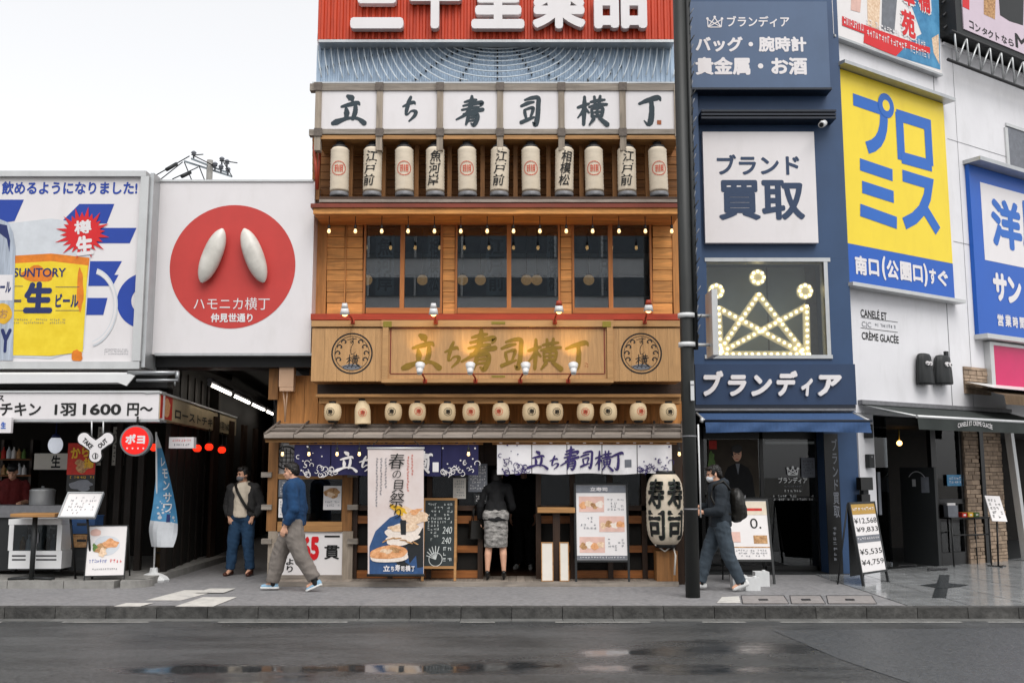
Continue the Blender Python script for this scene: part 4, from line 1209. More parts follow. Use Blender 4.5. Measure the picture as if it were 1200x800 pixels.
for i in range(4):
    t = thing('tube_lamp', 'white fluorescent tube on the alley ceiling, %s from the street' % names[i], 'ceiling lamp', c0.lerp(c1, (i + .5) / 4), 'fluorescent tubes along the alley ceiling')
    a, b = c0.lerp(c1, (i + .06) / 4), c0.lerp(c1, (i + .92) / 4)
    MB('tube_light').bar(a, b, .028, 'tube_light', 8).build('tube', t)
    mb = MB('grate'); mb.bar(a + Vector((0, -.03, .06)), b + Vector((0, .03, .06)), .045, 'grate', 6); mb.bar(a, a + Vector((0, -.05, 0)), .035, 'grate', 8); mb.build('fitting', t)

# fascia signs of the stall
PF = P(14.05)
t = thing('fascia_sign', 'long white fascia sign with black characters and a price of 1600', 'sign', loc(90, 492, 14.05))
mb = MB('white_sign'); mb.pb(PF, -160, 460, 186, 491, .25, 'white_sign'); q = mb.build('panel', t)
mb = MB('alu'); mb.pb(PF, -160, 457.5, 187, 459.8, .28, 'alu', off=.02); mb.pb(PF, -160, 491.2, 187, 494, .28, 'steel', off=.015); mb.build('frame', t)
mb = MB('ink'); text_into(mb, 'チキン', PF, 0, 471.5, 48, 487, .004, 'ink', bold=.025); text_into(mb, '1羽', PF, 64, 472, 89, 487, .004, 'ink', bold=.03); text_into(mb, '1600', PF, 97, 473, 142, 486, .004, 'ink', bold=.03)
text_into(mb, '円〜', PF, 149, 472, 179, 487, .004, 'ink', bold=.03); text_into(mb, 'ス', PF, -4, 463, 5, 470, .004, 'ink', bold=.02); mb.build('lettering', q)
# the return of the fascia into the alley
a0 = at(187, 475, 14.05)
deg = 90 + math.degrees(math.atan(.105))
PA = PL(a0.x, a0.y, deg)
z0_, z1_ = at(0, 490, 14.05).z, at(0, 461, 14.05).z
t = thing('alley_fascia', 'cream fascia sign with a roast chicken picture running back into the alley', 'sign', tuple(PA.W(3, z0_)))
WARM = M('old_sign', '#b7a582', r=.6, var=.15, sc=2, dirt=.4, dcol='#6a5a3a')
mb = MB('old_sign'); mb.box(PA, .03, 6.4, z0_, z1_, -.2, 0, 'old_sign'); q = mb.build('panel', t)
mb = MB('print_red', 'salmon'); mb.box(PA, .05, .75, z0_ + .01, z1_ - .01, 0, .006, 'print_red'); 
mb.poly([PA.W(.4 + .2 * math.cos(i * .4) * (1 + .2 * math.sin(i * 2)), (z0_ + z1_) / 2 + .14 * math.sin(i * .4), .008) for i in range(15)], 'salmon'); mb.build('picture', q)
mb = MB('ink'); text_into(mb, 'ローストチキン', PA, .95, z0_ + .05, 4.4, z0_ + .2, .004, 'ink', bold=.03, mpx=True); text_into(mb, '1羽1600円', PA, 4.6, z0_ + .05, 6.1, z0_ + .2, .004, 'ink', bold=.03, mpx=True); text_into(mb, 'シンガポール', PA, .95, z0_ + .23, 2.8, z1_ - .03, .004, 'ink', bold=.01, mpx=True) if False else None
mb.build('lettering', q)
mb = MB('alu'); mb.box(PA, 0, 6.4, z1_, z1_ + .03, -.2, .02, 'alu'); mb.build('frame', t)
# rolled awning and its arm
t = thing('folded_awning', 'white awning rolled up under the beer billboard with its corner drooping', 'awning', loc(60, 452, 14.1))
mb = MB('white_enamel'); a, b = at(-140, 443, 14.2), at(150, 443, 14.2)
mb.tube([a, b], .085, 'white_enamel', 10); mb.pprism(14.1, [(-140, 438), (152, 438), (158, 440), (148, 452), (138, 448), (-140, 450)], 0, .03, 'white_enamel'); mb.build('cloth_roll', t)
mb = MB('metal'); mb.bar(at(150, 437, 14.15), at(209, 437, 14.15), .035, 'metal', 8); mb.bar(at(160, 445.5, 14.1), at(209, 445.5, 14.1), .022, 'metal', 8); mb.bar(at(208, 435, 14.12), at(208, 447, 14.12), .03, 'metal', 8); mb.bar(at(205, 446, 14.1), at(205, 452, 14.1), .012, 'metal', 6); mb.build('arm', t)
# hanging signs
PH = P(13.95)
t = thing('takeout_sign', 'white three-lobed takeout sign hung from two rods under the fascia', 'sign', loc(112, 538, 13.95))
mb = MB('ink', 'white_sign')
for rr_, k, o in ((.100, 'ink', 0), (.084, 'white_sign', .006)):
    s0, z0 = PH.hit(112, 524)
    for i, (lx_, ly_) in enumerate(((98.5, 514), (126, 514), (112, 534))):
        s, z = PH.hit(lx_, ly_)
        mb.disc(PH, s, z, rr_, o + .0007 * i, k, 24, d=.03 if k == 'ink' else 0)
        d = Vector((s0 - s, z0 - z)).normalized(); w = Vector((-d.y, d.x)) * rr_ * .92
        mb.prism(PH, [(s + w.x, z + w.y), (s - w.x, z - w.y), (s0 - w.x, z0 - w.y), (s0 + w.x, z0 + w.y)], o - .01, o + .0007 * i + .0025, k)
mb.build('panel', t)
mb = MB('ink'); text_into(mb, 'TAKE', PH, 95.5, 516.5, 110, 522, .014, 'ink', bold=.03, rot=-.75); text_into(mb, 'OUT', PH, 114, 516.5, 126.5, 522, .014, 'ink', bold=.03, rot=.75); s, z = PH.hit(112, 534); mb.ring(PH, s, z, .035, .042, .014, 'ink', 20); mb.pb(PH, 111.4, 531, 112.6, 537, .002, 'ink', off=.0155); mb.build('lettering', t)
for x in (107.5, 121): mb = MB('alu'); mb.bar(at(x, 493, 13.97), at(x, 513, 13.97), .010, 'alu', 6); mb.build('rod', t)
t = thing('round_sign', 'round red hanging sign with two white katakana beside the takeout sign', 'sign', loc(158.5, 534, 13.95))
s, z = PH.hit(158.5, 516)
MB('grate').disc(PH, s, z, .215, 0, 'grate', 40, d=.10).build('rim', t)
MB('red_sign').disc(PH, s, z, .19, .005, 'red_sign', 40).build('face', t)
mb = MB('white_sign'); text_into(mb, 'ポヨ', PH, 147, 508.5, 170, 520, .009, 'white_sign', bold=.05); text_into(mb, '・・・・', PH, 148, 524, 169, 526, .009, 'white_sign', bold=.05); mb.build('lettering', t)
mb = MB('black'); mb.bar(PH.W(s, z + .2, -.05), PH.W(s, z + .34, -.05), .015, 'black', 6); mb.build('hanger', t)
t = thing('edge_sign', 'small white sign with a blue mark under the fascia end', 'sign', loc(2, 507, 13.95))
mb = MB('white_sign'); mb.pb(PH, -20, 489, 13, 507, .06, 'white_sign'); mb.build('panel', t)
mb = MB('blue_sign'); text_into(mb, '生', PH, 1, 494, 7, 502, .004, 'blue_sign', bold=.03); mb.build('lettering', t)
t = thing('alley_sign', 'small white sign with red print hanging inside the alley', 'sign', loc(213, 525, 14.9))
mb = MB('white_sign'); mb.pb(14.9, 198, 512, 227, 525, .12, 'white_sign'); mb.build('panel', t)
mb = MB('ad_red'); scribble(mb, 14.9, 202, 514, 224, 518, 1, 9, .003, 'ad_red', fill=1); scribble(mb, 14.9, 203, 519, 223, 523, 1, 6, .003, 'print_grey', fill=1); mb.build('lettering', t)
for i, (x, y) in enumerate(((231, 525), (245, 523.5), (260, 527), (181, 524))):
    c = at(x, y, (15.9, 16.6, 17.4, 15.2)[i])
    t = thing('red_lantern', ('glowing red paper lantern in the alley, %s beyond the small white sign' % names[i]) if i < 3 else 'glowing red lantern behind the flag pole top', 'lantern', c, 'red lanterns along the alley')
    mb = MB('lamp_red'); mb.ball(c, .068, 'lamp_red', sz=.9, n=10); mb.build('shade', t)
    mb = MB('black'); mb.lathe(c, [(.045, .055), (.045, .08), (.006, .1), (.006, .3)], 'black', 10); mb.build('cap', t); mb = MB('black'); mb.lathe(c, [(.035, -.08), (.045, -.055)], 'black', 10); mb.build('base_ring', t)

# things in and before the stall
PK = P(16.4)
t = thing('wall_menu_sign', 'grey wall sign with a black character at the back of the food stall', 'sign', loc(60, 550, 16.4))
mb = MB('print_grey'); mb.pb(PK, 40, 531, 86, 550, .03, 'paper'); mb.build('panel', t); text('生', PK, 60, 533, 71, 548, .004, 'ink', t, bold=.03)
t = thing('globe_lamp', 'white oval lamp with dark stand hanging inside the food stall', 'lamp', loc(65, 521, 15.9))
M('globe_white', '#c9cdd6', r=.5, em=.35); mb = MB('globe_white'); mb.ball(at(65, 521, 15.9), .11, 'globe_white', sz=1.25, sx=1, sy=1); mb.build('globe', t)
mb = MB('ad_navy'); mb.lathe(at(65, 521, 15.9), [(.07, .11), (.05, .16), (.01, .18), (.008, .5)], 'ad_navy', 12); mb.build('cap', t)
t = thing('red_poster', 'red and black poster with yellow writing hung beside stall counter', 'poster', loc(95, 575, 15.0))
PP_ = P(15.0)
mb = MB('print_red', 'lacquer_black', 'print_brown'); mb.pb(PP_, 79, 519, 112, 576, .012, 'lacquer_black'); mb.pb(PP_, 79, 519, 112, 556, .003, 'print_red', off=.004); blob(mb, PP_, 96, 568, 13, 6, .004, 'print_grey', 3, .25); blob(mb, PP_, 96, 545, 11, 7, .007, 'print_brown', 5, .4); mb.build('sheet', t)
mb = MB('print_yellow'); text_into(mb, 'から', PP_, 83, 523, 105, 536, .009, 'print_yellow', bold=.04, rot=.15); text_into(mb, '揚', PP_, 98, 536, 110, 548, .009, 'print_yellow', bold=.03); scribble(mb, PP_, 82, 557, 110, 561, 1, 12, .003, 'print_yellow'); mb.build('lettering', t)
t = thing('stall_counter', 'grey steel counter behind the white drinks cooler', 'counter', loc(30, 668, 14.95))
mb = MB('steel', 'black'); mb.pb(14.95, -60, 592, 76, 606, .5, 'grate'); mb.build('worktop', t); mb = MB('black'); mb.pb(15.0, -60, 606, 76, 668, .4, 'charcoal'); mb.build('front', t)
t = thing('stock_pot', 'steel stock pot standing on the stall counter', 'pot', loc(49, 592, 15.2))
c = at(49, 592, 15.2); mb = MB('steel'); mb.lathe(c, [(.17, 0), (.18, .02), (.18, .22), (.19, .23)], 'steel', 22); mb.build('body', t); mb = MB('steel'); mb.lathe(c, [(.185, .231), (.15, .25), (.02, .265), (.02, .29)], 'steel', 20); mb.build('lid', t)
t = thing('drinks_cooler', 'white two-door glass drinks cooler on the stall step', 'cooler', loc(41, 668, 14.4))
PC = P(14.42)
mb = MB('white_enamel')
for a in ((10, 608, 72, 614.5), (10, 645, 72, 666), (10, 614.7, 15.5, 644.8), (66.5, 614.7, 72, 644.8), (39, 614.7, 43, 644.8)): mb.pb(PC, *a, .42, 'white_enamel')
mb.pb(PC, 15, 614, 67, 645, .03, 'room_mid', off=-.40); mb.build('cabinet', t)
for a, b in ((15.6, 39), (43, 66.4)):
    mb = MB('shop_glass'); mb.pb(PC, a, 614.8, b, 644.7, .01, 'shop_glass', off=-.012); dd = mb.build('door', t); mb = MB('grate'); mb.pb(PC, b - 2.2 if a < 20 else a + .6, 624, b - .8 if a < 20 else a + 2, 636, .02, 'grate', off=.012); mb.build('handle', dd)
mb = MB('grate_dark')
for a, b in ((14, 30), (42, 66)):
    for y in (650, 654.5): mb.pb(PC, a, y, b, y + 1.8, .004, 'grate_dark', off=.003)
mb.build('vent', t)
mb = MB('rubber')
for x in (13, 66): mb.pb(PC, x, 666, x + 4, 669, .1, 'rubber', off=-.03)
mb.build('foot', t)
for i in range(7):
    x = 19 + i * 7.2
    if 37 < x < 45: continue
    c = at(x, 645, 14.65); nm = ('pink', 'amber', 'clear', 'green', 'white', 'brown', 'grey')[i]
    tt = thing('bottle', '%s bottle inside the drinks cooler, %s from its left side' % (nm, names[i]), 'bottle', c, 'bottles in the drinks cooler')
    k = ('print_pink', 'print_brown', 'glassware', 'print_green', 'white_print', 'planter', 'print_grey')[i]
    mb = MB(k); mb.lathe(c, [(.035, 0), (.038, .01), (.038, .13), (.014, .18), (.014, .21)], k, 12); mb.build('body', tt); mb = MB('white_enamel'); mb.lathe(c, [(.017, .205), (.017, .235)], 'white_enamel', 10); mb.build('cap', tt)
t = thing('standing_table', 'narrow wooden standing table on one black pole before the cooler', 'table', loc(37, 676, 14.15))
mb = MB('rail_wood'); mb.pb(14.1, 12, 601.5, 64, 605.5, .4, 'beam_wood'); mb.build('tabletop', t)
c = at(37, 676, 14.28); c.z = .1; mb = MB('charcoal'); mb.bar(c, (c.x, c.y, at(0, 605, 14.2).z), .035, 'charcoal', 10); mb.build('column', t)
mb = MB('charcoal'); [mb.bar(c + Vector((0, 0, .03)), c + Vector((.32 * math.cos(a), .16 * math.sin(a), .015)), .018, 'charcoal', 6) for a in (.3, 2.84, 3.44, 5.98)]; mb.build('foot', t)
# angled menu lectern
g0 = at(70, 606, 14.2); 
t = thing('menu_lectern', 'slanted white menu board on a black stand beside the standing table', 'menu stand', (at(96, 670, 14.4).x, 14.4, .1))
tp = TP(at(70, 605, 14.05), (1, .0, 0), (.10, .5, .62)); w_ = tp.hit(110, 605)[0]; h_ = tp.hit(95, 578)[1]
mb = MB('white_print'); mb.box(tp, 0, w_, 0, h_, -.02, 0, 'white_print'); mb.build('panel', t)
mb = MB('rail_wood'); mb.box(tp, -.02, w_ + .02, -.02, 0, -.03, .015, 'steel'); mb.box(tp, -.02, w_ + .02, h_, h_ + .02, -.03, .015, 'steel'); mb.box(tp, -.02, 0, 0, h_, -.03, .0152, 'steel'); mb.box(tp, w_, w_ + .02, 0, h_, -.03, .0152, 'steel'); mb.build('frame', t)
mb = MB('print_grey'); scribble(mb, tp, .06, .03, w_ - .05, h_ - .05, 6, 12, .003, 'print_grey', mpx=True, fill=.35); mb.build('print', t)
mb = MB('black'); [mb.bar(tp.W(w_ * f, .05, -.03), (tp.W(w_ * f, 0, 0).x, 14.4, .1), .016, 'black', 6) for f in (.25, .75)]; mb.build('leg', t)
# coloured crates
for i, (y0, k, lab) in enumerate(((604, 'print_blue', 'blue carton on top of the stacked crates behind the menu board'), (626, 'print_brown', 'orange crate in the middle of the stack by the stall post'), (642, 'charcoal', 'black crate at the bottom of the stack by the stall post'))):
    t = thing('crate', lab, 'crate', loc(95, y0 + 20, 14.75), 'crates stacked in the stall')
    y1 = (625, 641, 668)[i]
    mb = MB(k); mb.pb(14.75, 80, y0 + 1, 111, y1, .3, k); mb.build('box', t)
    mb = MB('grate_dark'); mb.pb(14.75, 90, (y0 + y1) / 2 - 2, 101, (y0 + y1) / 2 + 1, .005, 'grate_dark', off=.004); mb.build('handle_slot', t)
    mb = MB(k); mb.pb(14.75, 79, y0, 112, y0 + 1.2, .32, k, off=.01); mb.build('rim', t)

def a_board(name, label, BL, BR, h, lean, spread, leg, frame, face, fr=.03, low=.0, back=True, bars=True):
    """an A-board from its two front feet on the ground: panel leaning back, second leaf behind it; returns thing and panel plane"""
    BL, BR = Vector(BL), Vector(BR)
    t = thing(name, label, 'sign board', (BL + BR) / 2)
    tt = (BR - BL); w = tt.length; tt.normalize(); bk = Vector((0, 0, 1)).cross(tt)
    lx_ = Vector(lean) if not isinstance(lean, float) else bk * lean + Vector((0, 0, 1))
    tp = TP(BL, tt, lx_)
    mb = MB(face); mb.box(tp, fr, w - fr, leg + fr, h - fr, -.012, 0, face); mb.build('panel', t)
    mb = MB(frame)
    mb.box(tp, fr, w - fr, h - fr, h, -.022, .008, frame); mb.box(tp, fr, w - fr, leg, leg + fr, -.022, .008, frame); mb.build('frame', t)
    for s in (0, w - fr):
        mb = MB(frame); mb.box(tp, s, s + fr, low, h, -.024, .010, frame); mb.build('leg', t)
    if back:
        top = tp.W(0, h - .02, -.02)
        for s in (fr / 2, w - fr / 2):
            a = tp.W(s, h - .02, -.03); b = tp.W(s, 0, 0) + bk * spread; b.z = BL.z
            MB(frame).bar(a, b, .012, frame, 6).build('rear_leg', t)
    return t, tp, w
t, tp, w = a_board('menu_board', 'white menu board with a plate of fried food on the stall step', (at(99, 671, 14.2).x, 14.18, .1), (at(143, 671, 14.2).x, 14.3, .1), .76, (.19, .22, 1), .55, .05, 'charcoal', 'white_print', .014)
mb = MB('salmon', 'print_green', 'print_brown', 'white_sign')
def tblob(mb, tp, s, z, a, b, off, k, seed=1, rough=.18, rot=0, n=26):
    pts = []
    for i in range(n):
        q = 6.28318 * i / n; f = 1 + rough * 1.8 * noise.noise((math.cos(q) * 1.5 + seed * 7.3, math.sin(q) * 1.5, seed * 1.7))
        x, y = a * f * math.cos(q), b * f * math.sin(q)
        pts.append(tp.W(s + x * math.cos(rot) - y * math.sin(rot), z + x * math.sin(rot) + y * math.cos(rot), off))
    mb.poly(pts, k)
tblob(mb, tp, w * .5, .48, .17, .14, .002, 'glassware', 2, .05); tblob(mb, tp, w * .36, .44, .09, .07, .004, 'print_brown', 3, .3); tblob(mb, tp, w * .6, .50, .10, .06, .005, 'salmon', 4, .25); tblob(mb, tp, w * .2, .46, .035, .05, .006, 'print_green', 5, .4); tblob(mb, tp, w * .42, .38, .05, .06, .007, 'salmon_light', 6, .3); tblob(mb, tp, w * .2, .66, .07, .05, .003, 'print_pink', 8, .1); mb.build('food_picture', t)
mb = MB('ink', 'ad_red'); scribble(mb, tp, .05, .22, w * .55, .29, 1, 7, .004, 'ad_blue', mpx=True, fill=1); scribble(mb, tp, w * .6, .22, w - .04, .29, 1, 4, .004, 'ad_red', mpx=True, fill=1); scribble(mb, tp, .1, .13, w - .1, .17, 1, 12, .004, 'print_grey', mpx=True, fill=.9); mb.build('lettering', t)
# feather flag
b0 = ground(179.5, 681)
t = thing('feather_flag', 'blue and white feather flag on a white pole with a white water base', 'flag', b0)
M('flag_white', '#c4c7cb', r=.8, var=.12, sc=4)
mb = MB('plastic_white'); mb.lathe(b0, [(.02, .0), (.22, .0), (.23, .03), (.20, .07), (.12, .11), (.06, .13), (.05, .2), (.02, .2)], 'plastic_white', 10, 1.05, .8, smooth=False); mb.build('base', t)
mb = MB('plastic_white'); top = at(183, 506, b0.y); mb.tube([b0 + Vector((0, 0, .1)), b0 + Vector((.0, 0, 1.1)), top], .014, 'plastic_white', 8); mb.build('pole', t)
PFg = P(b0.y - .02)
out_r = [(184, 508), (192, 530), (200, 560), (206, 590), (208, 610), (207, 624), (202, 641)]; out_l = [(183, 508), (182, 530), (181.5, 560), (180.5, 590), (178, 606), (174.5, 622), (177, 640)]
mb = MB('sky_blue_print', 'flag_white')
def fl(x, y): 
    s, z = PFg.hit(x, y); return Vector((s, b0.y - .02 + .05 * math.sin(s * 14 + z * 4), z))
rowsL = catmull(out_l, 5); rowsR = catmull(out_r, 5); vs = []; fs = []; n = 6
for (a, b), (c_, d) in zip(rowsL, rowsR): vs += [fl(a + (c_ - a) * j / n, b + (d - b) * j / n) for j in range(n + 1)]
for i in range(len(rowsL) - 1):
    k = 'flag_white' if rowsL[i][1] > 608 or rowsL[i][1] < 522 else 'sky_blue_print'
    mb.add([vs[q] for j in range(n) for q in (i * (n + 1) + j, (i + 1) * (n + 1) + j, (i + 1) * (n + 1) + j + 1, i * (n + 1) + j + 1)], [(4 * j, 4 * j + 1, 4 * j + 2, 4 * j + 3) for j in range(n)], k, True)
mb.build('cloth', t)
mb = MB('white_print')
def fbend(s, z, o): return Vector((s, b0.y - .02 - o + .05 * math.sin(s * 14 + z * 4), z))
for ch, q in zip('レモンサワー', ((188, 536, 194, 546), (189, 549, 197, 560), (190, 563, 199, 574), (190, 577, 201, 588), (190, 590, 201, 600), (194, 602, 198, 612))):
    text_into(mb, ch, PFg, *q, .006, 'ad_navy' if ch == 'ー' else 'white_print', bold=.02, bend=fbend)
for i in range(16):
    x, y = rng.uniform(184, 204), rng.uniform(585, 618); s, z = PFg.hit(x, y); r = rng.uniform(.01, .03)
    mb.poly([fbend(s + r * math.cos(j * .8), z + r * math.sin(j * .8), .005) for j in range(8)], 'flag_white')
mb.build('lettering', t)
t = thing('planter_barrel', 'brown wooden barrel standing behind the feather flag', 'barrel', loc(193, 668, 15.4))
c = ground(193, 672); mb = MB('planter'); mb.lathe(c, [(.13, 0), (.15, .12), (.155, .25), (.14, .42)], 'planter', 16); mb.build('body', t); mb = MB('grate_dark'); [mb.lathe(c, [(r + .004, z), (r + .004, z + .025)], 'grate_dark', 16) for r, z in ((.143, .05), (.152, .33))]; mb.build('hoop', t)
# utility pole far behind
U = thing('utility_pole', 'grey utility pole with crossarms and insulators rising behind the alley billboard', 'utility pole', tuple(at(244, 560, 34)))
c = at(244, 240, 34); mb = MB('concrete'); mb.bar((c.x, 34, 0), (c.x, 34, at(0, 188, 34).z), .11, 'concrete', 12); mb.build('pole', U)
M('pole_gear', '#8d979c', r=.5, metal=.3)
for a, b in (((216, 189), (272, 207)), ((224, 186), (268, 203))):
    mb = MB('pole_gear'); q, w2 = at(*a, 33.4), at(*b, 34.6); mb.obox((q + w2) / 2, ((w2 - q).length, .06, .06), (w2 - q, (0, 1, 0), (w2 - q).cross(Vector((0, 1, 0)))), 'pole_gear'); mb.build('crossarm', U)
for x, y in ((227, 182), (252, 195), (260, 189), (266, 192), (259, 198), (267, 201)):
    mb = MB('charcoal', 'plastic_white'); q = at(x, y, 34); mb.lathe(q, [(.03, -.14), (.03, 0), (.09, .01), (.06, .06), (.10, .08), (.07, .13), (.02, .16)], 'print_grey', 10); mb.build('insulator', U)
mb = MB('black')
for a, b in (((180, 207), (222, 183)), ((186, 212), (214, 190)), ((228, 183), (250, 194)), ((233, 194), (240, 212)), ((216, 190), (225, 212)), ((262, 190), (272, 207)), ((226, 182), (238, 181)), ((202, 210), (232, 196)), ((258, 188), (278, 191))): mb.bar(at(*a, 33), at(*b, 34), .02, 'black', 4)
mb.build('wire', U)
mb = MB('charcoal')
for a, b in (((195, 199), (207, 192)), ((213, 207), (223, 202))): mb.bar(at(*a, 33.2), at(*b, 33.5), .07, 'charcoal', 6)
mb.build('splice', U)
# meter box on the restaurant's corner
t = thing('meter_box', 'beige utility box with twin pipes on the restaurant corner', 'utility box', loc(336, 480, 14.8))
mb = MB('beige_box'); mb.pb(14.75, 327, 427, 344, 453, .16, 'beige_box'); mb.pb(14.74, 327.5, 453.3, 343.5, 458, .14, 'beige_box'); mb.build('box', t)
mb = MB('beige_box'); [mb.tube([at(x, 458, 14.8), at(x + d, 470, 14.82), at(334 + d * .3, 494, 14.84)], .012, 'beige_box', 6) for x, d in ((332, 1.2), (337, -1.2))]; mb.build('pipe', t)
mb = MB('post_wood'); mb.pb(14.9, 315, 425, 326, 468, .05, 'post_wood'); mb.build('backboard', t)

# shelves and paper strips at the back of the stall
t = thing('back_shelf', 'dark shelf with rows of tableware on the back wall of the food stall', 'shelf', loc(20, 560, 17.6))
mb = MB('rail_wood')
for y in (537, 556): mb.pb(17.6, -40, y, 36, y + 2, .3, 'rail_wood')
mb.build('board', t)
for x in (-40, 0, 34): mb = MB('dark_wood_z'); mb.pb(17.6, x, 515, x + 3, 580, .28, 'dark_wood_z', off=-.01); mb.build('upright', t)
k_ = ('print_brown', 'glassware', 'print_green', 'white_print', 'print_red')
for r_, y in enumerate((537, 556)):
    for i in range(7):
        x = -8 + i * 6; 
        if abs(x - 1) < 2: x += 3
        c = at(x, y, 17.45); kk = k_[(i * 2 + r_) % 5]
        nm = {'print_brown': 'amber', 'glassware': 'clear', 'print_green': 'green', 'white_print': 'white', 'print_red': 'red'}[kk]
        q = thing('sauce_bottle', '%s bottle on the %s stall shelf, %s from its open end' % (nm, ('upper', 'lower')[r_], names[i]), 'bottle', c, 'bottles on the stall shelf')
        h = rng.uniform(.16, .22); mb = MB(kk); mb.lathe(c, [(.036, 0), (.038, .01), (.038, h * .6), (.014, h * .8), (.014, h)], kk, 10); mb.build('body', q); mb = MB('black'); mb.lathe(c, [(.017, h - .01), (.017, h + .02)], 'black', 8); mb.build('cap', q)
for i in range(5):
    x = 92 + i * 9; t = thing('menu_strip', '%s narrow paper menu strip on the stall post wall beside the red poster' % names[i], 'menu strip', loc(x, 545, 16.9), 'menu strips in the stall')
    mb = MB('paper'); mb.pb(16.9, x + 22, 500, x + 27, 545, .006, 'paper'); mb.build('sheet', t); mb = MB('ink'); scribble(mb, 16.9, x + 22.6, 502, x + 26.4, 543, 8, 1, .003, 'ink', fill=1); mb.build('print', t)
# ================================================================ navy shop with the lit crown
YV = 15.9
NV = P(YV)
N_ = thing('navy_shop', 'narrow navy shop building with an illuminated crown window and dark glass front', 'building', (at(895, 668, YV).x, YV, 0))
nl, nr = at(806, 500, YV).x, at(1006, 560, YV).x
zw0, zw1, zs1, ztp = at(0, 420, YV).z, at(0, 303, YV).z, at(0, 474, YV).z, at(0, -60, YV).z
wx0, wx1 = at(829, 360, YV).x, at(972, 360, YV).x
mb = MB('navy_wall')
mb.wbox(nl, nr, YV, 22, zw1, ztp); mb.wbox(nl, wx0, YV, 16.6, zs1 - .1, zw1 - .001); mb.wbox(wx1, nr, YV, 16.6, zs1 - .1, zw1 - .001); mb.wbox(wx0 + .001, wx1 - .001, YV, 16.6, zs1 - .1, zw0)
mb.wbox(nl, nr, 16.61, 22, zs1 - .1, zs1 + .2, 'navy_dark')
mb.build('wall', N_)
mb = MB('room'); mb.wbox(nl, nr, 19.9, 20, 0, zs1, 'room'); mb.wbox(nl, nl + .1, 16.4, 20, 0, zs1, 'room'); mb.wbox(nr - .1, nr, 16.2, 20, 0, zs1, 'room'); mb.wbox(nl + .1, nr - .1, 16.0, 19.9, -.01, .012, 'charcoal'); mb.wbox(nl, nr, 16.4, 20, zs1 - .25, zs1 - .12, 'near_black'); mb.wbox(nl + .2, nr - .5, 18.4, 18.9, 0, .95, 'charcoal'); mb.build('shop_room', N_)
mb = MB('navy_wall')
mb.pb(15.75, 806, 108, 822, 470, .3, 'navy_wall'); mb.build('side_pier', N_)
mb = MB('navy_dark')
for y in (128.5, 132.6, 136.6): mb.pb(15.6, 822, y, 980, y + 2.4, .35, 'navy_dark')
mb.build('louvre_canopy', N_)
t = thing('rooftop_sign', 'slate blue shop sign listing goods in white characters under a small crown mark', 'sign', loc(885, 103, 15.7))
PT = P(15.65)
mb = MB('slate_sign'); mb.pb(PT, 797, 2, 971, 103, .2, 'slate_sign'); mb.build('panel', t)
mb = MB('navy_dark'); mb.pb(15.62, 800, 102.6, 975, 105, .3, 'navy_dark'); mb.build('lower_edge', t)
mb = MB('white_sign')
text_into(mb, 'ブランディア', PT, 852, 19, 925, 32, .004, 'white_sign', bold=.02); text_into(mb, 'バッグ・腕時計', PT, 815, 43, 945, 61, .004, 'white_sign', bold=.04); text_into(mb, '貴金属・お酒', PT, 815, 67, 946, 88, .004, 'white_sign', bold=.04)
def crown_lines(p, x0, y0, x1, y1, w, off, k, mb):
    f = lambda a, b: p.hit(x0 + (x1 - x0) * a, y0 + (y1 - y0) * b, off)
    for i, (a, b) in enumerate((((.0, .25), (.05, 1)), ((.05, 1), (.95, 1)), ((.95, 1), (1, .25)), ((0, .25), (.95, 1)), ((1, .25), (.05, 1)), ((.5, .1), (.05, 1)), ((.5, .1), (.95, 1)))):
        q, r = Vector(f(*a)), Vector(f(*b)); d = (r - q).normalized(); n = Vector((-d.y, d.x)) * w / 2
        mb.poly([p.W(z.x, z.y, off + .0004 * i) for z in (q - n, r - n, r + n, q + n)], k)
    for a in ((0, .18), (.5, .02), (1, .18)): s, z = f(*a); mb.disc(p, s, z, w * 1.4, off + .003, k, 10)
crown_lines(PT, 829, 20, 846, 32, .016, .004, 'white_sign', mb); mb.build('lettering', t)
t = thing('buying_sign', 'square white sign with navy characters on the navy facade', 'sign', loc(891, 284, YV - .1))
mb = MB('white_sign'); PQ = P(YV - .12); mb.pb(PQ, 825, 154.5, 956.5, 284.5, .11, 'white_sign'); mb.build('panel', t)
mb = MB('navy_sign'); text_into(mb, 'ブランド', PQ, 840, 181, 937, 205, .004, 'navy_sign', bold=.03); text_into(mb, '買取', PQ, 842, 211, 943, 258, .004, 'navy_sign', bold=.03); mb.build('lettering', t)
# crown window
mb = MB('steel'); PW = P(YV)
for a in ((826, 302, 973, 306.5), (967.5, 306.7, 972, 419), (826, 415.6, 976, 420)): mb.pb(PW, *a, .22, 'steel', off=.03 if a[1] > 400 else .015)
f = mb.build('window', N_)
mb = MB('shop_glass'); mb.pb(PW, 829, 306.7, 967.3, 415.5, .01, 'shop_glass', off=-.03); mb.build('pane', f)
mb = MB('room_mid'); mb.pb(PW, 826, 300, 975, 422, .02, 'room_pale', off=-.69); mb.build('window_lining', f)  # pale sheet stands in for the grey reflection in the pane
mb = MB('grate'); mb.pb(PW, 899, 300, 900.5, 422, .02, 'grate', off=-.6); mb.pb(PW, 945, 300, 957, 422, .02, 'grate', off=-.62); mb.build('mullion', f)
t = thing('crown_light', 'marquee crown outlined in warm bulbs inside the navy shop window', 'illuminated sign', loc(893, 418, YV))
PCR = P(YV + .30)
X = lambda x, y: PCR.hit(x, y)
M('crown_body', '#cfc39c', r=.4, var=.06, em=.28, emc='#ffe8bc')
segs = [((844, 415), (948, 415)), ((945, 359), (946, 415)), ((889, 345), (845, 408)), ((889, 345), (940, 410)), ((842, 361), (938, 412)), ((945, 359), (846, 412)), ((842, 361), (844, 412))]
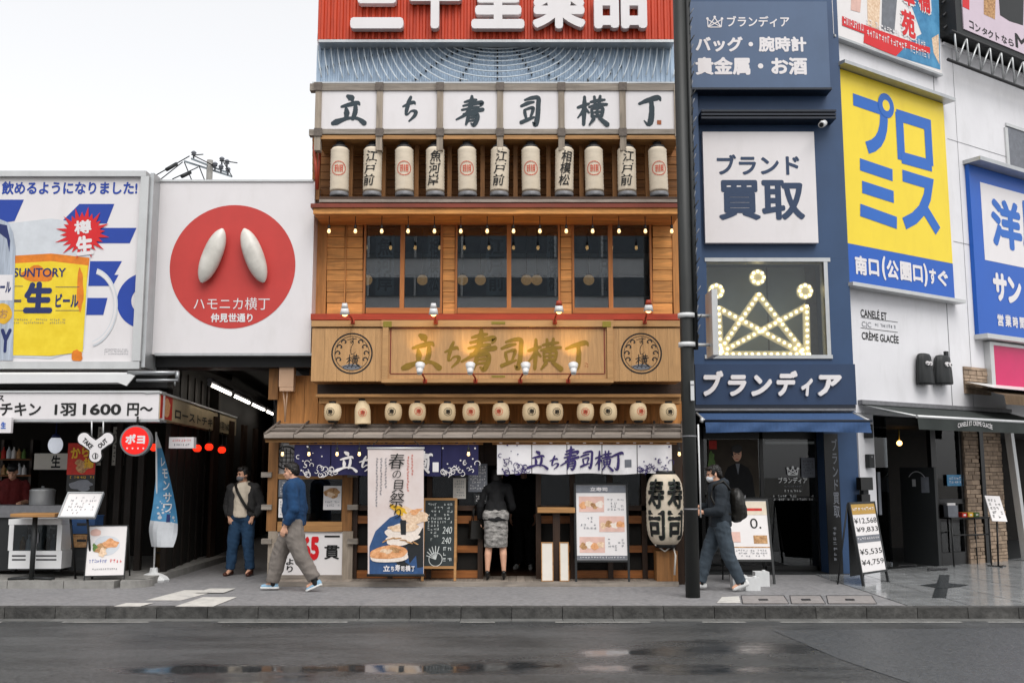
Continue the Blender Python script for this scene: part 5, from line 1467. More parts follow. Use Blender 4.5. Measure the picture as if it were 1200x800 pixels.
mb = MB('crown_body'); bl = MB('led')
for i, (a, b) in enumerate(segs):
    a, b = Vector(X(*a)), Vector(X(*b)); d = (b - a); L_ = d.length; d.normalize(); n = Vector((-d.y, d.x)) * .054
    mb.prism(PCR, [tuple(a - n), tuple(b - n), tuple(b + n), tuple(a + n)], -.05, .0 + .002 * i, 'crown_body')
    k = int(L_ / .098)
    for j in range(k + 1):
        q = a + d * (L_ * j / k); bl.ball(PCR.W(q.x, q.y, .03), .026, 'led', n=6)
for (x, y) in ((839.5, 341), (888, 325), (943.5, 341)):
    s, z = X(x, y); mb.disc(PCR, s, z, .135, .003, 'crown_body', 24, d=.06)
    for j in range(8): bl.ball(PCR.W(s + .098 * math.cos(j * .785), z + .098 * math.sin(j * .785), .02), .027, 'led', n=6)
mb.build('channel', t); o = bl.build('bulb', t); o['kind'] = 'stuff'
t = thing('shop_sign', 'dark navy shop sign with six raised white katakana above the blue awning', 'sign', loc(908, 476, 15.5))
PB2 = P(15.5)
mb = MB('navy_sign'); mb.pb(PB2, 815, 426.5, 1003, 474, .42, 'navy_sign'); mb.build('panel', t)
mb = MB('navy_dark'); mb.pb(PB2, 814, 474.3, 1003, 478, .4, 'navy_dark', off=.01); mb.pb(PB2, 814, 478.3, 1003, 481, .4, 'grate', off=.02); mb.build('lower_edge', t)
mb = MB('white_sign'); 
for ch, q in zip('ブランディア', ((824, 434, 848, 464), (853, 439, 875, 464), (880, 439, 905, 464), (910, 434, 935, 464), (939, 443, 953, 464), (958, 439, 987, 464))): text_into(mb, ch, PB2, *q, .05, 'white_sign', bold=.045, ext=.045, shear=.1)
mb.build('lettering', t)
def awning(t, p0, pts_back, pts_front, drop, k, folds=24, ripple=.02, name='cloth'):
    pass
t = thing('blue_awning', 'faded blue cloth awning sagging over the navy shopfront', 'awning', loc(918, 495, 15.2))
A0, A1, B0, B1 = at(816, 484, 15.5), at(1000, 484, 15.5), at(826, 493, 15.05), at(1019, 493, 15.05)
mb = MB('navy_cloth'); vs = []; nx = 40
for i in range(nx + 1):
    u = i / nx
    a, b = A0.lerp(A1, u), B0.lerp(B1, u)
    sg = .015 * math.sin(u * 19) + .02 * math.sin(u * 7 + 1)
    vs += [a, a.lerp(b, .5) + Vector((0, 0, sg - .015)), b + Vector((0, 0, .004 * math.sin(u * 30)))]
fs = [(3 * i + j, 3 * i + j + 1, 3 * i + 4 + j, 3 * i + 3 + j) for i in range(nx) for j in (0, 1)]
mb.add(vs, fs, 'navy_cloth', True); mb.build('cloth', t)
mb = MB('navy_cloth'); vs = []
zb_ = at(0, 507, 15.0).z
for i in range(nx + 1):
    u = i / nx; b = B0.lerp(B1, u) + Vector((0, -.02, 0)); hd = (b.z - zb_ - .02) * (1 - .12 * math.sin(3.14 * u))
    for j in range(4): vs.append(b + Vector((0, -.012 * j * (1 + math.sin(u * 23 + j)), -.02 - hd * j / 3)))
fs = [(4 * i + j, 4 * i + 4 + j, 4 * i + 5 + j, 4 * i + 1 + j) for i in range(nx) for j in range(3)]
mb.add(vs, fs, 'navy_cloth', True); mb.build('valance', t)
mb = MB('navy_dark'); mb.bar(B0 + Vector((-.04, 0, 0)), B1 + Vector((.04, 0, 0)), .02, 'navy_dark', 8); mb.bar(A0, B0, .02, 'alu', 6); mb.bar(A1, B1, .02, 'alu', 6); mb.bar(at(823, 490, 15.05) + Vector((0, 0, 0)), at(823, 490, 15.05) + Vector((-.02, 0, -.06)), .03, 'alu', 8); mb.build('frame', t)
# glass front
PG = P(16.45)
mb = MB('navy_dark', 'lacquer_black')
for x in (822, 892, 958, 969): mb.pb(PG, x, 500, x + 4, 668, .06, 'lacquer_black')
mb.pb(PG, 822, 500, 972, 514, .055, 'lacquer_black'); mb.pb(PG, 826.2, 582.5, 957.8, 586, .05, 'lacquer_black', off=.002); mb.pb(PG, 826.2, 663, 957.8, 668, .055, 'lacquer_black')
mb.build('shopfront_frame', N_)
for a, b in ((826.2, 891.8), (896.2, 957.8)): 
    mb = MB('glass_dark'); mb.pb(PG, a, 514.2, b, 663, .01, 'glass_dark', off=-.02); mb.build('shop_window', N_)
mb = MB('navy_wall'); mb.pb(P(16.05), 968, 482, 1007, 674, .4, 'navy_wall'); mb.build('end_pier', N_)
mb = MB('lacquer_black'); mb.pb(P(16.03), 968.5, 508, 985, 672, .02, 'lacquer_black'); q = mb.build('pier_sign', N_)
mb = MB('print_grey'); text_into(mb, 'ブランド買取', P(16.03), 975.5, 514, 982.5, 606, .004, 'print_grey', bold=.015, vert=True); scribble(mb, P(16.03), 976, 616, 982, 658, 7, 1, .004, 'print_grey', fill=1); mb.build('lettering', q)
# posters and lettering on the glass, back-lit strip in the shop
t = thing('suit_poster', 'dark shop window poster of a man in a dark suit', 'poster', loc(862, 582, 16.55))
PPo = P(16.43)
mb = MB('room_mid', 'jacket_black', 'skin', 'hair', 'white_print', 'print_red', 'print_green')
mb.pb(PPo, 830, 514.5, 889, 582, .012, 'room_mid'); mb.build('sheet', t)
mb = MB('jacket_black'); pxpoly(mb, PPo, [(846, 582), (849, 556), (853, 547), (861, 543), (868, 543), (877, 548), (882, 558), (885, 582)], .003, 'jacket_black'); pxpoly(mb, PPo, [(862, 543), (867, 543), (865, 556)], .005, 'print_grey'); blob(mb, PPo, 863.5, 532, 5.5, 8.5, .006, 'skin', 2, .03); blob(mb, PPo, 863.5, 525.5, 6.4, 5, .007, 'hair', 3, .08); pxpoly(mb, PPo, [(858, 522), (860, 536), (857, 532)], .008, 'hair'); mb.pb(PPo, 860.5, 531, 862.3, 532, .0005, 'hair', off=.009); mb.pb(PPo, 864.8, 531, 866.6, 532, .0005, 'hair', off=.009); mb.pb(PPo, 862, 537.5, 865.5, 538.2, .0005, 'print_red', off=.009); blob(mb, PPo, 834, 540, 4, 10, .004, 'print_green', 6, .3); mb.pb(PPo, 831, 516, 840, 526, .0005, 'print_red', off=.004); mb.build('figure_print', t)
t = thing('glass_lettering', 'white crown mark and shop lettering on the dark glass door', 'sign', loc(928, 590, 16.42))
mb = MB('alu'); text_into(mb, 'ブランディア', P(16.43), 912, 559, 946, 566, .003, 'alu', bold=.02); crown_lines(P(16.43), 923, 547, 935, 556, .014, .003, 'alu', mb); scribble(mb, P(16.43), 918, 568, 940, 571, 1, 10, .003, 'print_grey', fill=1); scribble(mb, P(16.43), 919, 573, 940, 577, 1, 6, .003, 'alu', fill=1); mb.build('lettering', t)
mb = MB('alu'); scribble(mb, P(16.4), 906, 579, 956, 587, 2, 18, .003, 'alu', fill=.7); mb.build('hours_print', t)
t = thing('paper_notice', 'pale notice sheet taped high on the dark glass door', 'notice', loc(950, 560, 16.42))
mb = MB('print_grey'); mb.pb(P(16.43), 939, 536, 955, 559, .004, 'print_grey'); mb.build('sheet', t); mb = MB('charcoal'); scribble(mb, P(16.43), 941, 539, 953, 556, 5, 6, .003, 'charcoal'); mb.build('print', t)
M('strip_white', '#cfc8c0', r=.5, em=.10); 
t = thing('header_strip', 'pale header strip with red band behind the shop glass', 'sign', loc(890, 522, 16.9))
mb = MB('strip_white'); mb.pb(16.55, 838, 516, 886, 518.5, .02, 'strip_white'); mb.pb(16.55, 897, 517, 955, 520, .02, 'strip_white'); mb.build('panel', t); mb = MB('print_red'); mb.pb(16.56, 838, 519, 886, 523, .02, 'print_red'); mb.build('band', t)
# white building, set back at an angle
wx = at(1004.5, 560, 16.1).x
ANG = 33.5
WB = PL(wx, 16.1, ANG)
Wg = thing('white_building', 'white rendered corner building with large advertising boards above a dark cafe front', 'building', (wx + 2.5, 17.6, 0))
zaw = WB.hit(1060, 476)[1]
sE = 11.0
zroofA = WB.hit(1050, -60)[1]; sA = WB.hit(1104, 60)[0]; zroofB = WB.hit(1106, 54)[1]
mb = MB('white_wall'); mb.box(WB, 0, sA, zaw - .15, zroofA, -6, 0, 'white_wall'); mb.box(WB, sA + .001, sE, zaw - .15, zroofB, -6.002, -.004, 'white_wall'); mb.build('wall', Wg)
mb = MB('white_wall')
s0, s1 = WB.hit(1007, 560)[0], WB.hit(1027, 560)[0]
mb.box(WB, s0 + .03, s1, 0, zaw - .16, -.5, -.01, 'white_wall'); mb.build('pillar', Wg)
mb = MB('grate');
for a in ((1103.5, 52, 1104.3, 475),): mb.pb(WB, *a, .004, 'grate', off=.002)
s, z = WB.hit(1120, 54); mb.box(WB, sA, sE, zroofB, zroofB + .05, -.4, .05, 'white_wall')
for y in (175, 290): z = WB.hit(1150, y)[1]; mb.box(WB, sA, sE, z, z + .008, 0, .0015, 'grate')
for x in (1127,): s = WB.hit(x, 250)[0]; mb.box(WB, s, s + .008, zaw, zroofB, 0, .001, 'grate')
mb.build('panel_joint', Wg)
# cafe front
mb = MB('lacquer_black', 'room')
sb0, sb1 = WB.hit(1027, 560)[0], WB.hit(1134, 560)[0]
mb.box(WB, sb0, sE, 0, zaw - .16, -3.2, -3.1, 'room'); mb.box(WB, sb0, sE, -.01, .02, -3.1, -.2, 'charcoal'); mb.box(WB, sb0, sE, zaw - .3, zaw - .17, -3.1, -.3, 'near_black'); mb.box(WB, sb0 - .05, sb0, 0, zaw - .16, -3.1, -.5, 'room'); mb.build('cafe_room', Wg)
mb = MB('lacquer_black')
def sx_(x, y=580): return WB.hit(x, y)[0]
zb0 = .0
for x0, x1, o in ((1028, 1033, -.1), (1054, 1058, -.3), (1100, 1106, -.1), (1133.5, 1136, -.1)):
    mb.box(WB, sx_(x0), sx_(x1), zb0, zaw - .17, o - .08, o, 'lacquer_black')
mb.box(WB, sx_(1106.2), sx_(1133.4), 0, .22, -.18, -.1, 'lacquer_black'); mb.box(WB, sx_(1106.2), sx_(1150), 1.05, 1.13, -.18, -.098, 'lacquer_black')
mb.build('shopfront_frame', Wg)
mb = MB('glass_dark'); mb.box(WB, sx_(1033), sx_(1054), .05, zaw - .17, -.2, -.19, 'glass_dark'); mb.build('cafe_door', Wg)
mb = MB('shop_glass'); mb.box(WB, sx_(1106.3), sx_(1133.4), .22, zaw - .17, -.15, -.14, 'shop_glass'); mb.build('cafe_window', Wg)
mb = MB('white_wall'); mb.box(WB, sx_(1113), sx_(1137), .2, zaw - .17, -.32, -.22, 'white_wall'); mb.build('inner_column', Wg)
mb = MB('white_enamel'); mb.box(WB, sx_(1040), sx_(1043), .9, 1.6, -.185, -.17, 'print_grey'); mb.build('door_handle', Wg)
mb = MB('brick', 'mortar')
def brickwork(s0, s1, z0, z1, o):
    mb.box(WB, s0, s1, z0, z1, o - .3, o - .02, 'mortar')
    z = z0; r = 0
    while z < z1 - .03:
        h = rng.choice((.06, .075, .09)); x = s0 - (.12 if r % 2 else 0)
        while x < s1:
            w = rng.uniform(.16, .30); a, b = max(s0, x), min(s1, x + w - .010)
            if b - a > .02: mb.box(WB, a, b, z, min(z1, z + h - .010), o - .025, o + rng.uniform(0, .018), 'brick')
            x += w
        z += h; r += 1
brickwork(sx_(1136.5), sx_(1153), 0, zaw - .17, -.06); brickwork(sx_(1158), sx_(1180), 0, zaw - .17, -.06)
mb.build('brick_column', Wg)
mb = MB('lacquer_black'); mb.box(WB, sx_(1153.3), sx_(1157.6), 0, zaw - .17, -.3, -.02, 'lacquer_black'); mb.build('dark_post', Wg)
mb = MB('steel'); a, b = WB.W(sx_(1175, 500), zaw - .2, .1), WB.W(sx_(1196, 650), .02, .1); mb.obox((a + b) / 2, ((b - a).length, .12, .1), (b - a, WB.n, (b - a).cross(WB.n)), 'alu'); mb.build('slanted_trim', Wg)
mb = MB('brick', 'mortar'); brickwork(WB.hit(1129, 445)[0], WB.hit(1159, 445)[0], WB.hit(1145, 462)[1], WB.hit(1145, 431)[1], .02); mb.build('stone_patch', Wg)
# wall boxes on the white pillar
for i, (x, y0, y1, lab) in enumerate(((1017, 497, 513, 'black box at the top of the white pillar under the awning edge'), (1019, 532, 548, 'black box midway down the white pillar'))):
    t = thing('wall_box', lab, 'wall box', tuple(WB.W(*WB.hit(x + 3, y1), .05)), 'black boxes on the white pillar')
    mb = MB('charcoal'); mb.pb(WB, x, y0, x + 6, y1, .08, 'charcoal', off=.08); mb.build('box', t); mb = MB('grate_dark'); mb.pb(WB, x + 2, y0 + 2, x + 4, y0 + 4, .004, 'grate', off=.085); mb.build('lens', t)
t = thing('intercom_post', 'black post with an intercom box against the white pillar', 'intercom', tuple(WB.W(*WB.hit(1015, 668), .15)))
mb = MB('charcoal'); mb.pb(WB, 1012, 560, 1018, 595, .07, 'charcoal', off=.12); mb.build('post', t); mb = MB('lacquer_black'); mb.pb(WB, 1009, 559, 1023, 574, .09, 'lacquer_black', off=.18); mb.pb(WB, 1010, 579, 1020, 592, .09, 'lacquer_black', off=.17); mb.build('box', t)
# lettering and the two little canele figures
t = thing('cafe_lettering', 'black cafe lettering with thin rules on the white wall', 'sign', tuple(WB.W(*WB.hit(1030, 400), .01)))
mb = MB('ink'); text_into(mb, 'CANELÉ ET', WB, 1008.5, 362, 1039, 373, .004, 'ink', bold=.02); text_into(mb, 'CRÈME GLACÉE', WB, 1010, 389, 1053, 400, .004, 'ink', bold=.02); text_into(mb, 'C|C', WB, 1010, 377, 1021, 385, .004, 'print_grey', bold=.0); scribble(mb, WB, 1025, 379, 1050, 385, 1, 8, .004, 'print_grey', fill=1)
mb.build('lettering', t)
for y in (374.3, 386.3): mb = MB('ink'); a = WB.rect(1009, y, 1052, y + .6, .004); mb.box(WB, *a, .0, .004, 'ink'); mb.build('rule', t)
for i, (x0, x1, y0, y1) in enumerate(((1072.5, 1092.5, 414, 450), (1093, 1114.5, 416, 450))):
    t = thing('cake_ornament', ('black fluted cake ornament with small eyes, without an arm', 'black fluted cake ornament with small eyes and a raised arm')[i], 'wall ornament', tuple(WB.W(*WB.hit((x0 + x1) / 2, y1), .05)), 'cake ornaments on the white wall')
    s0, s1, z0, z1 = WB.rect(x0, y0, x1, y1, .1); c = (s0 + s1) / 2 + .02; w = (s1 - s0) / 2 * .80; h = z1 - z0
    mb = MB('charcoal'); rows = [(.96, 0), (1, .05), (.94, .4), (.84, .75), (.78, .9), (.62, .98), (.3, 1)]
    vs = []; n = 24
    for r_, zz in rows:
        for j in range(n): 
            a = 6.283 * j / n; q = w * r_ * (1 + .07 * math.cos(a * 8)); tz = z0 + h * (zz if zz > .02 else zz)
            vs.append(WB.W(c + q * math.cos(a) + (.06 * (zz - .5) * (1 if i else -1)) * w, tz, .10 + q * .55 * math.sin(a)))
    fs = [(k * n + j, k * n + (j + 1) % n, (k + 1) * n + (j + 1) % n, (k + 1) * n + j) for k in range(len(rows) - 1) for j in range(n)] + [tuple(range((len(rows) - 1) * n, len(rows) * n)), tuple(range(n - 1, -1, -1))]
    mb.add(vs, fs, 'charcoal', True); mb.build('body', t)
    mb = MB('white_sign', 'black')
    for d in (-.26, .16): 
        mb.disc(WB, c + w * (d + (.1 if i else 0)), z0 + h * .66, w * .19, .10 + w * .58, 'white_sign', 14, d=.03); mb.disc(WB, c + w * (d + (.1 if i else 0) + (.07 if i else -.07)), z0 + h * .65, w * .08, .105 + w * .58, 'black', 10)
    mb.build('eye', t)
    if i: mb = MB('charcoal'); mb.pb(WB, 1109, 411.5, 1112, 427, .05, 'charcoal', off=.12); mb.build('arm', t)
# advertising boards
def board(name, label, cat, x0, y0, x1, y1, off, k, d=.2, s_max=None, z0=None, z1=None):
    t = thing(name, label, cat, tuple(WB.W(*WB.hit((x0 + x1) / 2, y1), off)))
    return t
t = board('yellow_board', 'tall yellow loan board with blue katakana and a blue foot band', 'billboard', 980, 78, 1118, 352, .2, 'yellow_sign')
sa, sb = WB.hit(985.5, 200, .07)[0], WB.hit(1110, 200, .07)[0]
zA, zB, zC = WB.hit(980, 79, .07)[1], WB.hit(989, 284, .07)[1], WB.hit(992, 331, .07)[1]
mb = MB('yellow_sign'); mb.box(WB, sa, sb, zB, zA, .0, .07, 'yellow_sign'); q = mb.build('panel', t)
mb = MB('blue_sign'); mb.box(WB, sa, sb, zC, zB - .002, .0, .071, 'blue_sign'); q2 = mb.build('foot_band', t)
mb = MB('steel'); mb.box(WB, sa - .02, sb + .10, zA + .01, zA + .07, .0, .26, 'steel'); mb.build('gutter_edge', t); mb = MB('alu'); mb.box(WB, sa - .02, sb + .10, zC - .07, zC - .01, .0, .22, 'alu'); mb.build('gutter_edge', t)
def gl(mb, ch, q, off, k, bold=.05): 
    # a picture quad on the angled wall: left edge, top-left y, bottom-left y, right edge
    x0, y0, x1, y1 = q; text_into(mb, ch, WB, x0, y0, x1, y1, off, k, bold=bold)
def katakana(mb, strokes, s0, z0, s1, z1, off, k, w):
    """block katakana from thick straight strokes"""
    for i, st in enumerate(strokes):
        q = [Vector((s0 + (s1 - s0) * a, z1 - (z1 - z0) * b)) for a, b in st]
        vs = []
        for j, c in enumerate(q):
            d0 = (q[j] - q[j - 1]).normalized() if j else (q[1] - q[0]).normalized()
            d1 = (q[j + 1] - q[j]).normalized() if j < len(q) - 1 else d0
            m = Vector((-(d0.y + d1.y), d0.x + d1.x)).normalized(); k_ = w / 2 / max(.35, m.dot(Vector((-d0.y, d0.x))))
            vs += [WB.W(c.x - m.x * k_, c.y - m.y * k_, off + .0006 * i), WB.W(c.x + m.x * k_, c.y + m.y * k_, off + .0006 * i)]
        mb.add(vs, [(2 * j, 2 * j + 2, 2 * j + 3, 2 * j + 1) for j in range(len(q) - 1)], k)
mb = MB('blue_letter')
zof = lambda y, x: WB.hit(x, y, .07)[1]
def kr(x0, y0, x1, y1):
    s0, s1 = WB.hit(x0, (y0 + y1) / 2, .07)[0], WB.hit(x1, (y0 + y1) / 2, .07)[0]; xm = (x0 + x1) / 2
    return s0, zof(y1, xm), s1, zof(y0, xm)
w = .215
katakana(mb, [[(.0, .08), (.84, .10), (.83, .30), (.80, .46), (.74, .62), (.64, .76), (.50, .87), (.32, .95)]], *kr(1001, 119, 1043, 178), .074, 'blue_letter', w)
s, z = WB.hit(1038, 124, .07); mb.ring(WB, s, z, .10, .22, .0785, 'blue_letter', 30); mb.disc(WB, s, z, .10, .0788, 'yellow_sign', 20)
katakana(mb, [[(.08, .0), (.08, 1)], [(.0, .06), (.94, .06), (.94, .94)], [(.08, .94), (1, .94)]], *kr(1052, 138, 1090, 192), .074, 'blue_letter', w)
katakana(mb, [[(.05, .10), (.95, .14)], [(.08, .46), (.95, .50)], [(.0, .84), (1, .92)]], *kr(1007, 191, 1049, 262), .074, 'blue_letter', w)
katakana(mb, [[(.05, .08), (.80, .10), (.72, .36), (.55, .62), (.32, .80), (.03, .94)], [(.60, .56), (.98, .94)]], *kr(1057, 206, 1098, 270), .074, 'blue_letter', w)
mb.build('lettering', q)
mb = MB('white_sign'); text_into(mb, '南口（公園口）すぐ', WB, 1000, 306, 1111, 330, .256, 'white_sign', bold=.04) if False else None
for ch, qd in zip('南口(公園口)すぐ', ((1002, 300, 1016, 322), (1018, 304, 1030, 323), (1033.5, 300, 1038, 328), (1039, 305, 1053, 327), (1055, 307, 1068, 329), (1070, 311, 1081, 330), (1082.5, 309, 1087, 336), (1089, 315, 1097, 333), (1099, 317, 1111, 335))): text_into(mb, ch, WB, *qd, .077, 'white_sign', bold=.04)
mb.build('lettering', q2)
t = board('street_poster', 'colourful white and blue poster with red outlined character high on the wall', 'billboard', 975, 0, 1103, 85, .1, '')
z0p = WB.hit(977, 40, .1)[1]; s0p, s1p = WB.hit(976, 20, .1)[0], WB.hit(1101, 40, .1)[0]
mb = MB('white_print'); mb.box(WB, s0p, s1p, z0p, z0p + 2.4, .01, .1, 'white_print'); mb.build('sheet', t)
mb = MB('steel'); mb.box(WB, s0p, s1p, z0p - .05, z0p - .01, .0, .12, 'steel'); mb.build('frame', t)
Pw = lambda pts, off, k: mb.poly([WB.W(*WB.hit(x, y, off), off) for x, y in pts[::-1]], k)
mb = MB('sky_blue_print', 'print_pink', 'salmon_light', 'print_grey', 'ad_red', 'print_yellow')
Pw([(1062, -10), (1100, -10), (1102, 82), (1050, 66), (1046, 58), (1080, 40)], .103, 'sky_blue_print'); Pw([(1092, 45), (1100, 40), (1101, 76), (1094, 62)], .105, 'salmon_light')
Pw([(998, -10), (1010, -10), (1008, 15), (997, 12)], .104, 'print_pink'); Pw([(1016, -10), (1032, -10), (1030, 35), (1017, 30)], .104, 'salmon_light'); Pw([(1034, -10), (1052, -10), (1048, 40), (1033, 34)], .104, 'print_grey')
Pw([(987, 19), (1012, 29), (1062, 47), (1090, 56), (1090, 63), (1060, 56), (1050, 66), (1030, 58), (1012, 50), (1013, 40), (987, 30)], .108, 'ad_red'); mb.build('picture', t)
mb = MB('ad_red', 'white_sign'); text_into(mb, '苑', WB, 1055, 11, 1074, 46, .110, 'white_sign', bold=.14); text_into(mb, '苑', WB, 1056.5, 13, 1072.5, 44, .113, 'ad_red', bold=.04); text_into(mb, '華', WB, 1056, -24, 1073, 9, .110, 'white_sign', bold=.14); text_into(mb, '華', WB, 1057.5, -22, 1071.5, 7, .113, 'ad_red', bold=.04); text_into(mb, '桶', WB, 1075, -18, 1091, 16, .110, 'white_sign', bold=.14); text_into(mb, '桶', WB, 1076.5, -16, 1089.5, 14, .113, 'ad_red', bold=.04)
scribble(mb, WB, 989, 22, 1012, 36, 1, 9, .112, 'white_sign', fill=1); scribble(mb, WB, 1016, 34, 1088, 58, 2, 22, .112, 'white_sign', fill=.9); mb.build('lettering', t)
t = board('blue_board', 'blue framed clothing shop board with a white field cut by the picture edge', 'billboard', 1137, 190, 1200, 400, .2, '')
s0b = WB.hit(1141, 290, .08)[0]; zA2, zC2 = WB.hit(1137.5, 193, .08)[1], WB.hit(1145, 391, .08)[1]
mb = MB('blue_sign'); mb.box(WB, s0b, s0b + 4.6, zC2, zA2, .0, .08, 'blue_sign'); q = mb.build('panel', t)
mb = MB('white_sign'); s0w = WB.hit(1151, 255, .08)[0]; mb.box(WB, s0w, s0b + 4.3, WB.hit(1152, 304, .08)[1], WB.hit(1147, 213, .08)[1], .08, .084, 'white_sign'); q2 = mb.build('white_field', t)
mb = MB('blue_letter'); text_into(mb, '洋', WB, 1162, 235, 1197, 292, .088, 'blue_letter', bold=.04); 
s1c, z0c = WB.hit(1199, 288, .08); z1c = WB.hit(1199, 232, .08)[1]; text_into(mb, '服', WB, s1c, z0c - .05, s1c + .85, z1c - .05, .088, 'blue_letter', bold=.04, mpx=True); mb.build('lettering', q2)
mb = MB('white_sign'); text_into(mb, 'サ', WB, 1164, 320, 1180, 353, .086, 'white_sign', bold=.05); text_into(mb, 'ン', WB, 1181, 325, 1197, 356, .086, 'white_sign', bold=.05); 
for ch, qd in zip('営業時間', ((1169, 368, 1176, 382), (1178, 369, 1185, 383), (1187, 371, 1193, 384), (1195, 372, 1201, 385))): text_into(mb, ch, WB, *qd, .086, 'white_sign', bold=.03)
mb.build('lettering', q)
mb = MB('steel'); mb.box(WB, s0b - .05, s0b + 4.7, zA2 + .005, zA2 + .08, .0, .35, 'steel'); mb.box(WB, s0b - .03, s0b + 4.7, zC2 - .09, zC2 - .005, .0, .26, 'alu'); mb.build('frame', t)
t = board('magenta_board', 'plain magenta board in a grey frame under the blue board', 'billboard', 1156, 402, 1200, 458, .3, '')
s0m = WB.hit(1166, 430, .12)[0]; zt_, zb_ = WB.hit(1163, 404, .12)[1], WB.hit(1166, 455, .12)[1]
mb = MB('magenta_sign'); mb.box(WB, s0m, s0m + 4, zb_, zt_, .02, .11, 'magenta_sign'); mb.build('panel', t)
mb = MB('alu'); mb.box(WB, s0m - .12, s0m - .002, zb_ - .06, zt_ + .06, .0, .12, 'alu'); mb.box(WB, s0m, s0m + 4, zb_ - .06, zb_ - .002, .0, .12, 'alu'); mb.box(WB, s0m, s0m + 4, zt_ + .002, zt_ + .06, .0, .12, 'alu'); mb.build('frame', t)
mb = MB('alu'); a = WB.rect(1181, 152, 1215, 206); 
for q in ((1180, 150, 1216, 153.5), (1180, 150, 1183, 208)): mb.pb(WB, *q, .06, 'alu', off=.03)
f = mb.build('window', Wg); mb = MB('charcoal'); mb.pb(WB, 1183, 153.5, 1216, 208, .01, 'print_grey', off=.012); mb.build('pane', f)
# roof billboard with its lattice truss
t = board('roof_billboard', 'dark framed contact lens billboard on a lattice truss above the white roof', 'billboard', 1120, 0, 1200, 80, 0, '')
OB = .35
s0r, zb1 = WB.hit(1121, 20, OB)[0], WB.hit(1124, 38, OB)[1]
mb = MB('charcoal'); mb.box(WB, s0r - .02, s0r + 6, zb1, zb1 + 3, OB - .6, OB, 'charcoal'); mb.build('frame', t)
mb = MB('print_pink'); s1r = WB.hit(1127, 10, OB)[0]; zb2 = WB.hit(1128, 18, OB)[1]; M('lilac_print', '#c9b8c4', r=.4, var=.04); mb.box(WB, s1r, s0r + 5.9, zb2 - .28, zb1 + 2.9, OB, OB + .02, 'lilac_print'); mb.build('panel', t)
mb = MB('ink', 'ad_red', 'print_brown')
for ch, qd in zip('コンタクトならM', ((1136, 25, 1141, 34), (1143, 29, 1149, 38), (1151, 33, 1157, 41), (1158, 36, 1164, 45), (1167, 39, 1171, 48), (1174, 42, 1180, 51), (1182, 46, 1188, 54), (1190, 42, 1204, 58))): text_into(mb, ch, WB, *qd, OB + .024, 'ink', bold=.02)
Pw([(1128, -10), (1136, -10), (1136, 12), (1128, 8)], OB + .023, 'ad_red'); Pw([(1153, -10), (1167, -10), (1166, 23), (1153, 17)], OB + .023, 'print_brown'); Pw([(1170, -10), (1200, -10), (1199, 30), (1183, 25), (1172, 18)], OB + .023, 'charcoal'); mb.build('print', t)
mb = MB('steel')
za_, zb_ = zb1 - .04, zb1 - .55
for zz, o in ((za_, OB), (zb_, OB - .1), (za_, OB - .5), (zb_, OB - .5)): mb.bar(WB.W(s0r - .2, zz, o), WB.W(s0r + 6, zz, o), .03, 'grate_dark', 6)
for i in range(16):
    s = s0r - .1 + i * .38
    for o in (OB, OB - .5): mb.bar(WB.W(s, za_, o), WB.W(s + .19, zb_, min(o, OB - .1)), .02, 'steel', 5); mb.bar(WB.W(s + .19, zb_, min(o, OB - .1)), WB.W(s + .38, za_, o), .02, 'steel', 5)
for i in range(5): mb.bar(WB.W(s0r - .12, zb1 + .1 + i * .25, OB - .2), WB.W(s0r + .0, zb1 + .2 + i * .25, OB - .2), .02, 'grate_dark', 5)
mb.build('truss', t)
# cafe awning and the striped one beside it
t = thing('cafe_awning', 'dark green awning with white arched lettering over the cafe front', 'awning', tuple(WB.W(WB.hit(1100, 490)[0], zaw - .1, .6)))
oF = 1.05
sL, sR = .12, sE - .5
zT = WB.hit(1018, 474, .05)[1]; zF = WB.hit(1078, 488, oF)[1]; zV = WB.hit(1078, 503, oF)[1]
M('awning_dark', '#2b302e', r=.8, var=.15, sc=4)
mb = MB('awning_dark'); vs = []; nx = 30
for i in range(nx + 1):
    s = sL + (4.4 - sL) * i / nx
    vs += [WB.W(s, zT, .05), WB.W(s, (zT + zF) / 2 - .03 - .01 * math.sin(s * 6), (oF + .05) / 2), WB.W(s, zF, oF)]
mb.add(vs, [(3 * i + j, 3 * i + j + 1, 3 * i + 4 + j, 3 * i + 3 + j) for i in range(nx) for j in (0, 1)], 'awning_dark', True); mb.build('cloth', t)
mb = MB('awning_dark'); vs = []
for i in range(nx + 1):
    s = sL + (4.4 - sL) * i / nx
    for j in range(3): vs.append(WB.W(s, zF - .02 - (zF - zV - .02) * j / 2, oF + .01 + .008 * j * math.sin(s * 9)))
mb.add(vs, [(3 * i + j, 3 * i + j + 1, 3 * i + 4 + j, 3 * i + 3 + j) for i in range(nx) for j in (0, 1)], 'awning_dark', True)
sv0 = WB.hit(1098, 496, oF)[0]
q = mb.build('valance', t)
mb = MB('white_sign')
sm, zm = WB.hit(1143, 497, oF + .03); 
def arch(s, z, o):
    d = s - sm; return WB.W(s, z - .22 * d * d, o)
text_into(mb, 'CANELÉ ET CRÈME GLACÉE', WB, sm - .48, zm - .02, sm + .48, zm + .07, oF + .03, 'white_sign', bold=.01, mpx=True, bend=arch); mb.build('lettering', q)
mb = MB('alu'); mb.box(WB, sL - .02, 4.42, zT, zT + .07, .0, .09, 'grate'); mb.bar(WB.W(sL, zF, oF), WB.W(4.4, zF, oF), .025, 'alu', 8); mb.bar(WB.W(sL + .05, zT - .02, .05), WB.W(sL + .05, zF, oF), .018, 'alu', 6); mb.build('frame', t)
t = thing('striped_awning', 'brown and white folded awning above the magenta board end', 'awning', tuple(WB.W(6, zaw + .2, .5)))
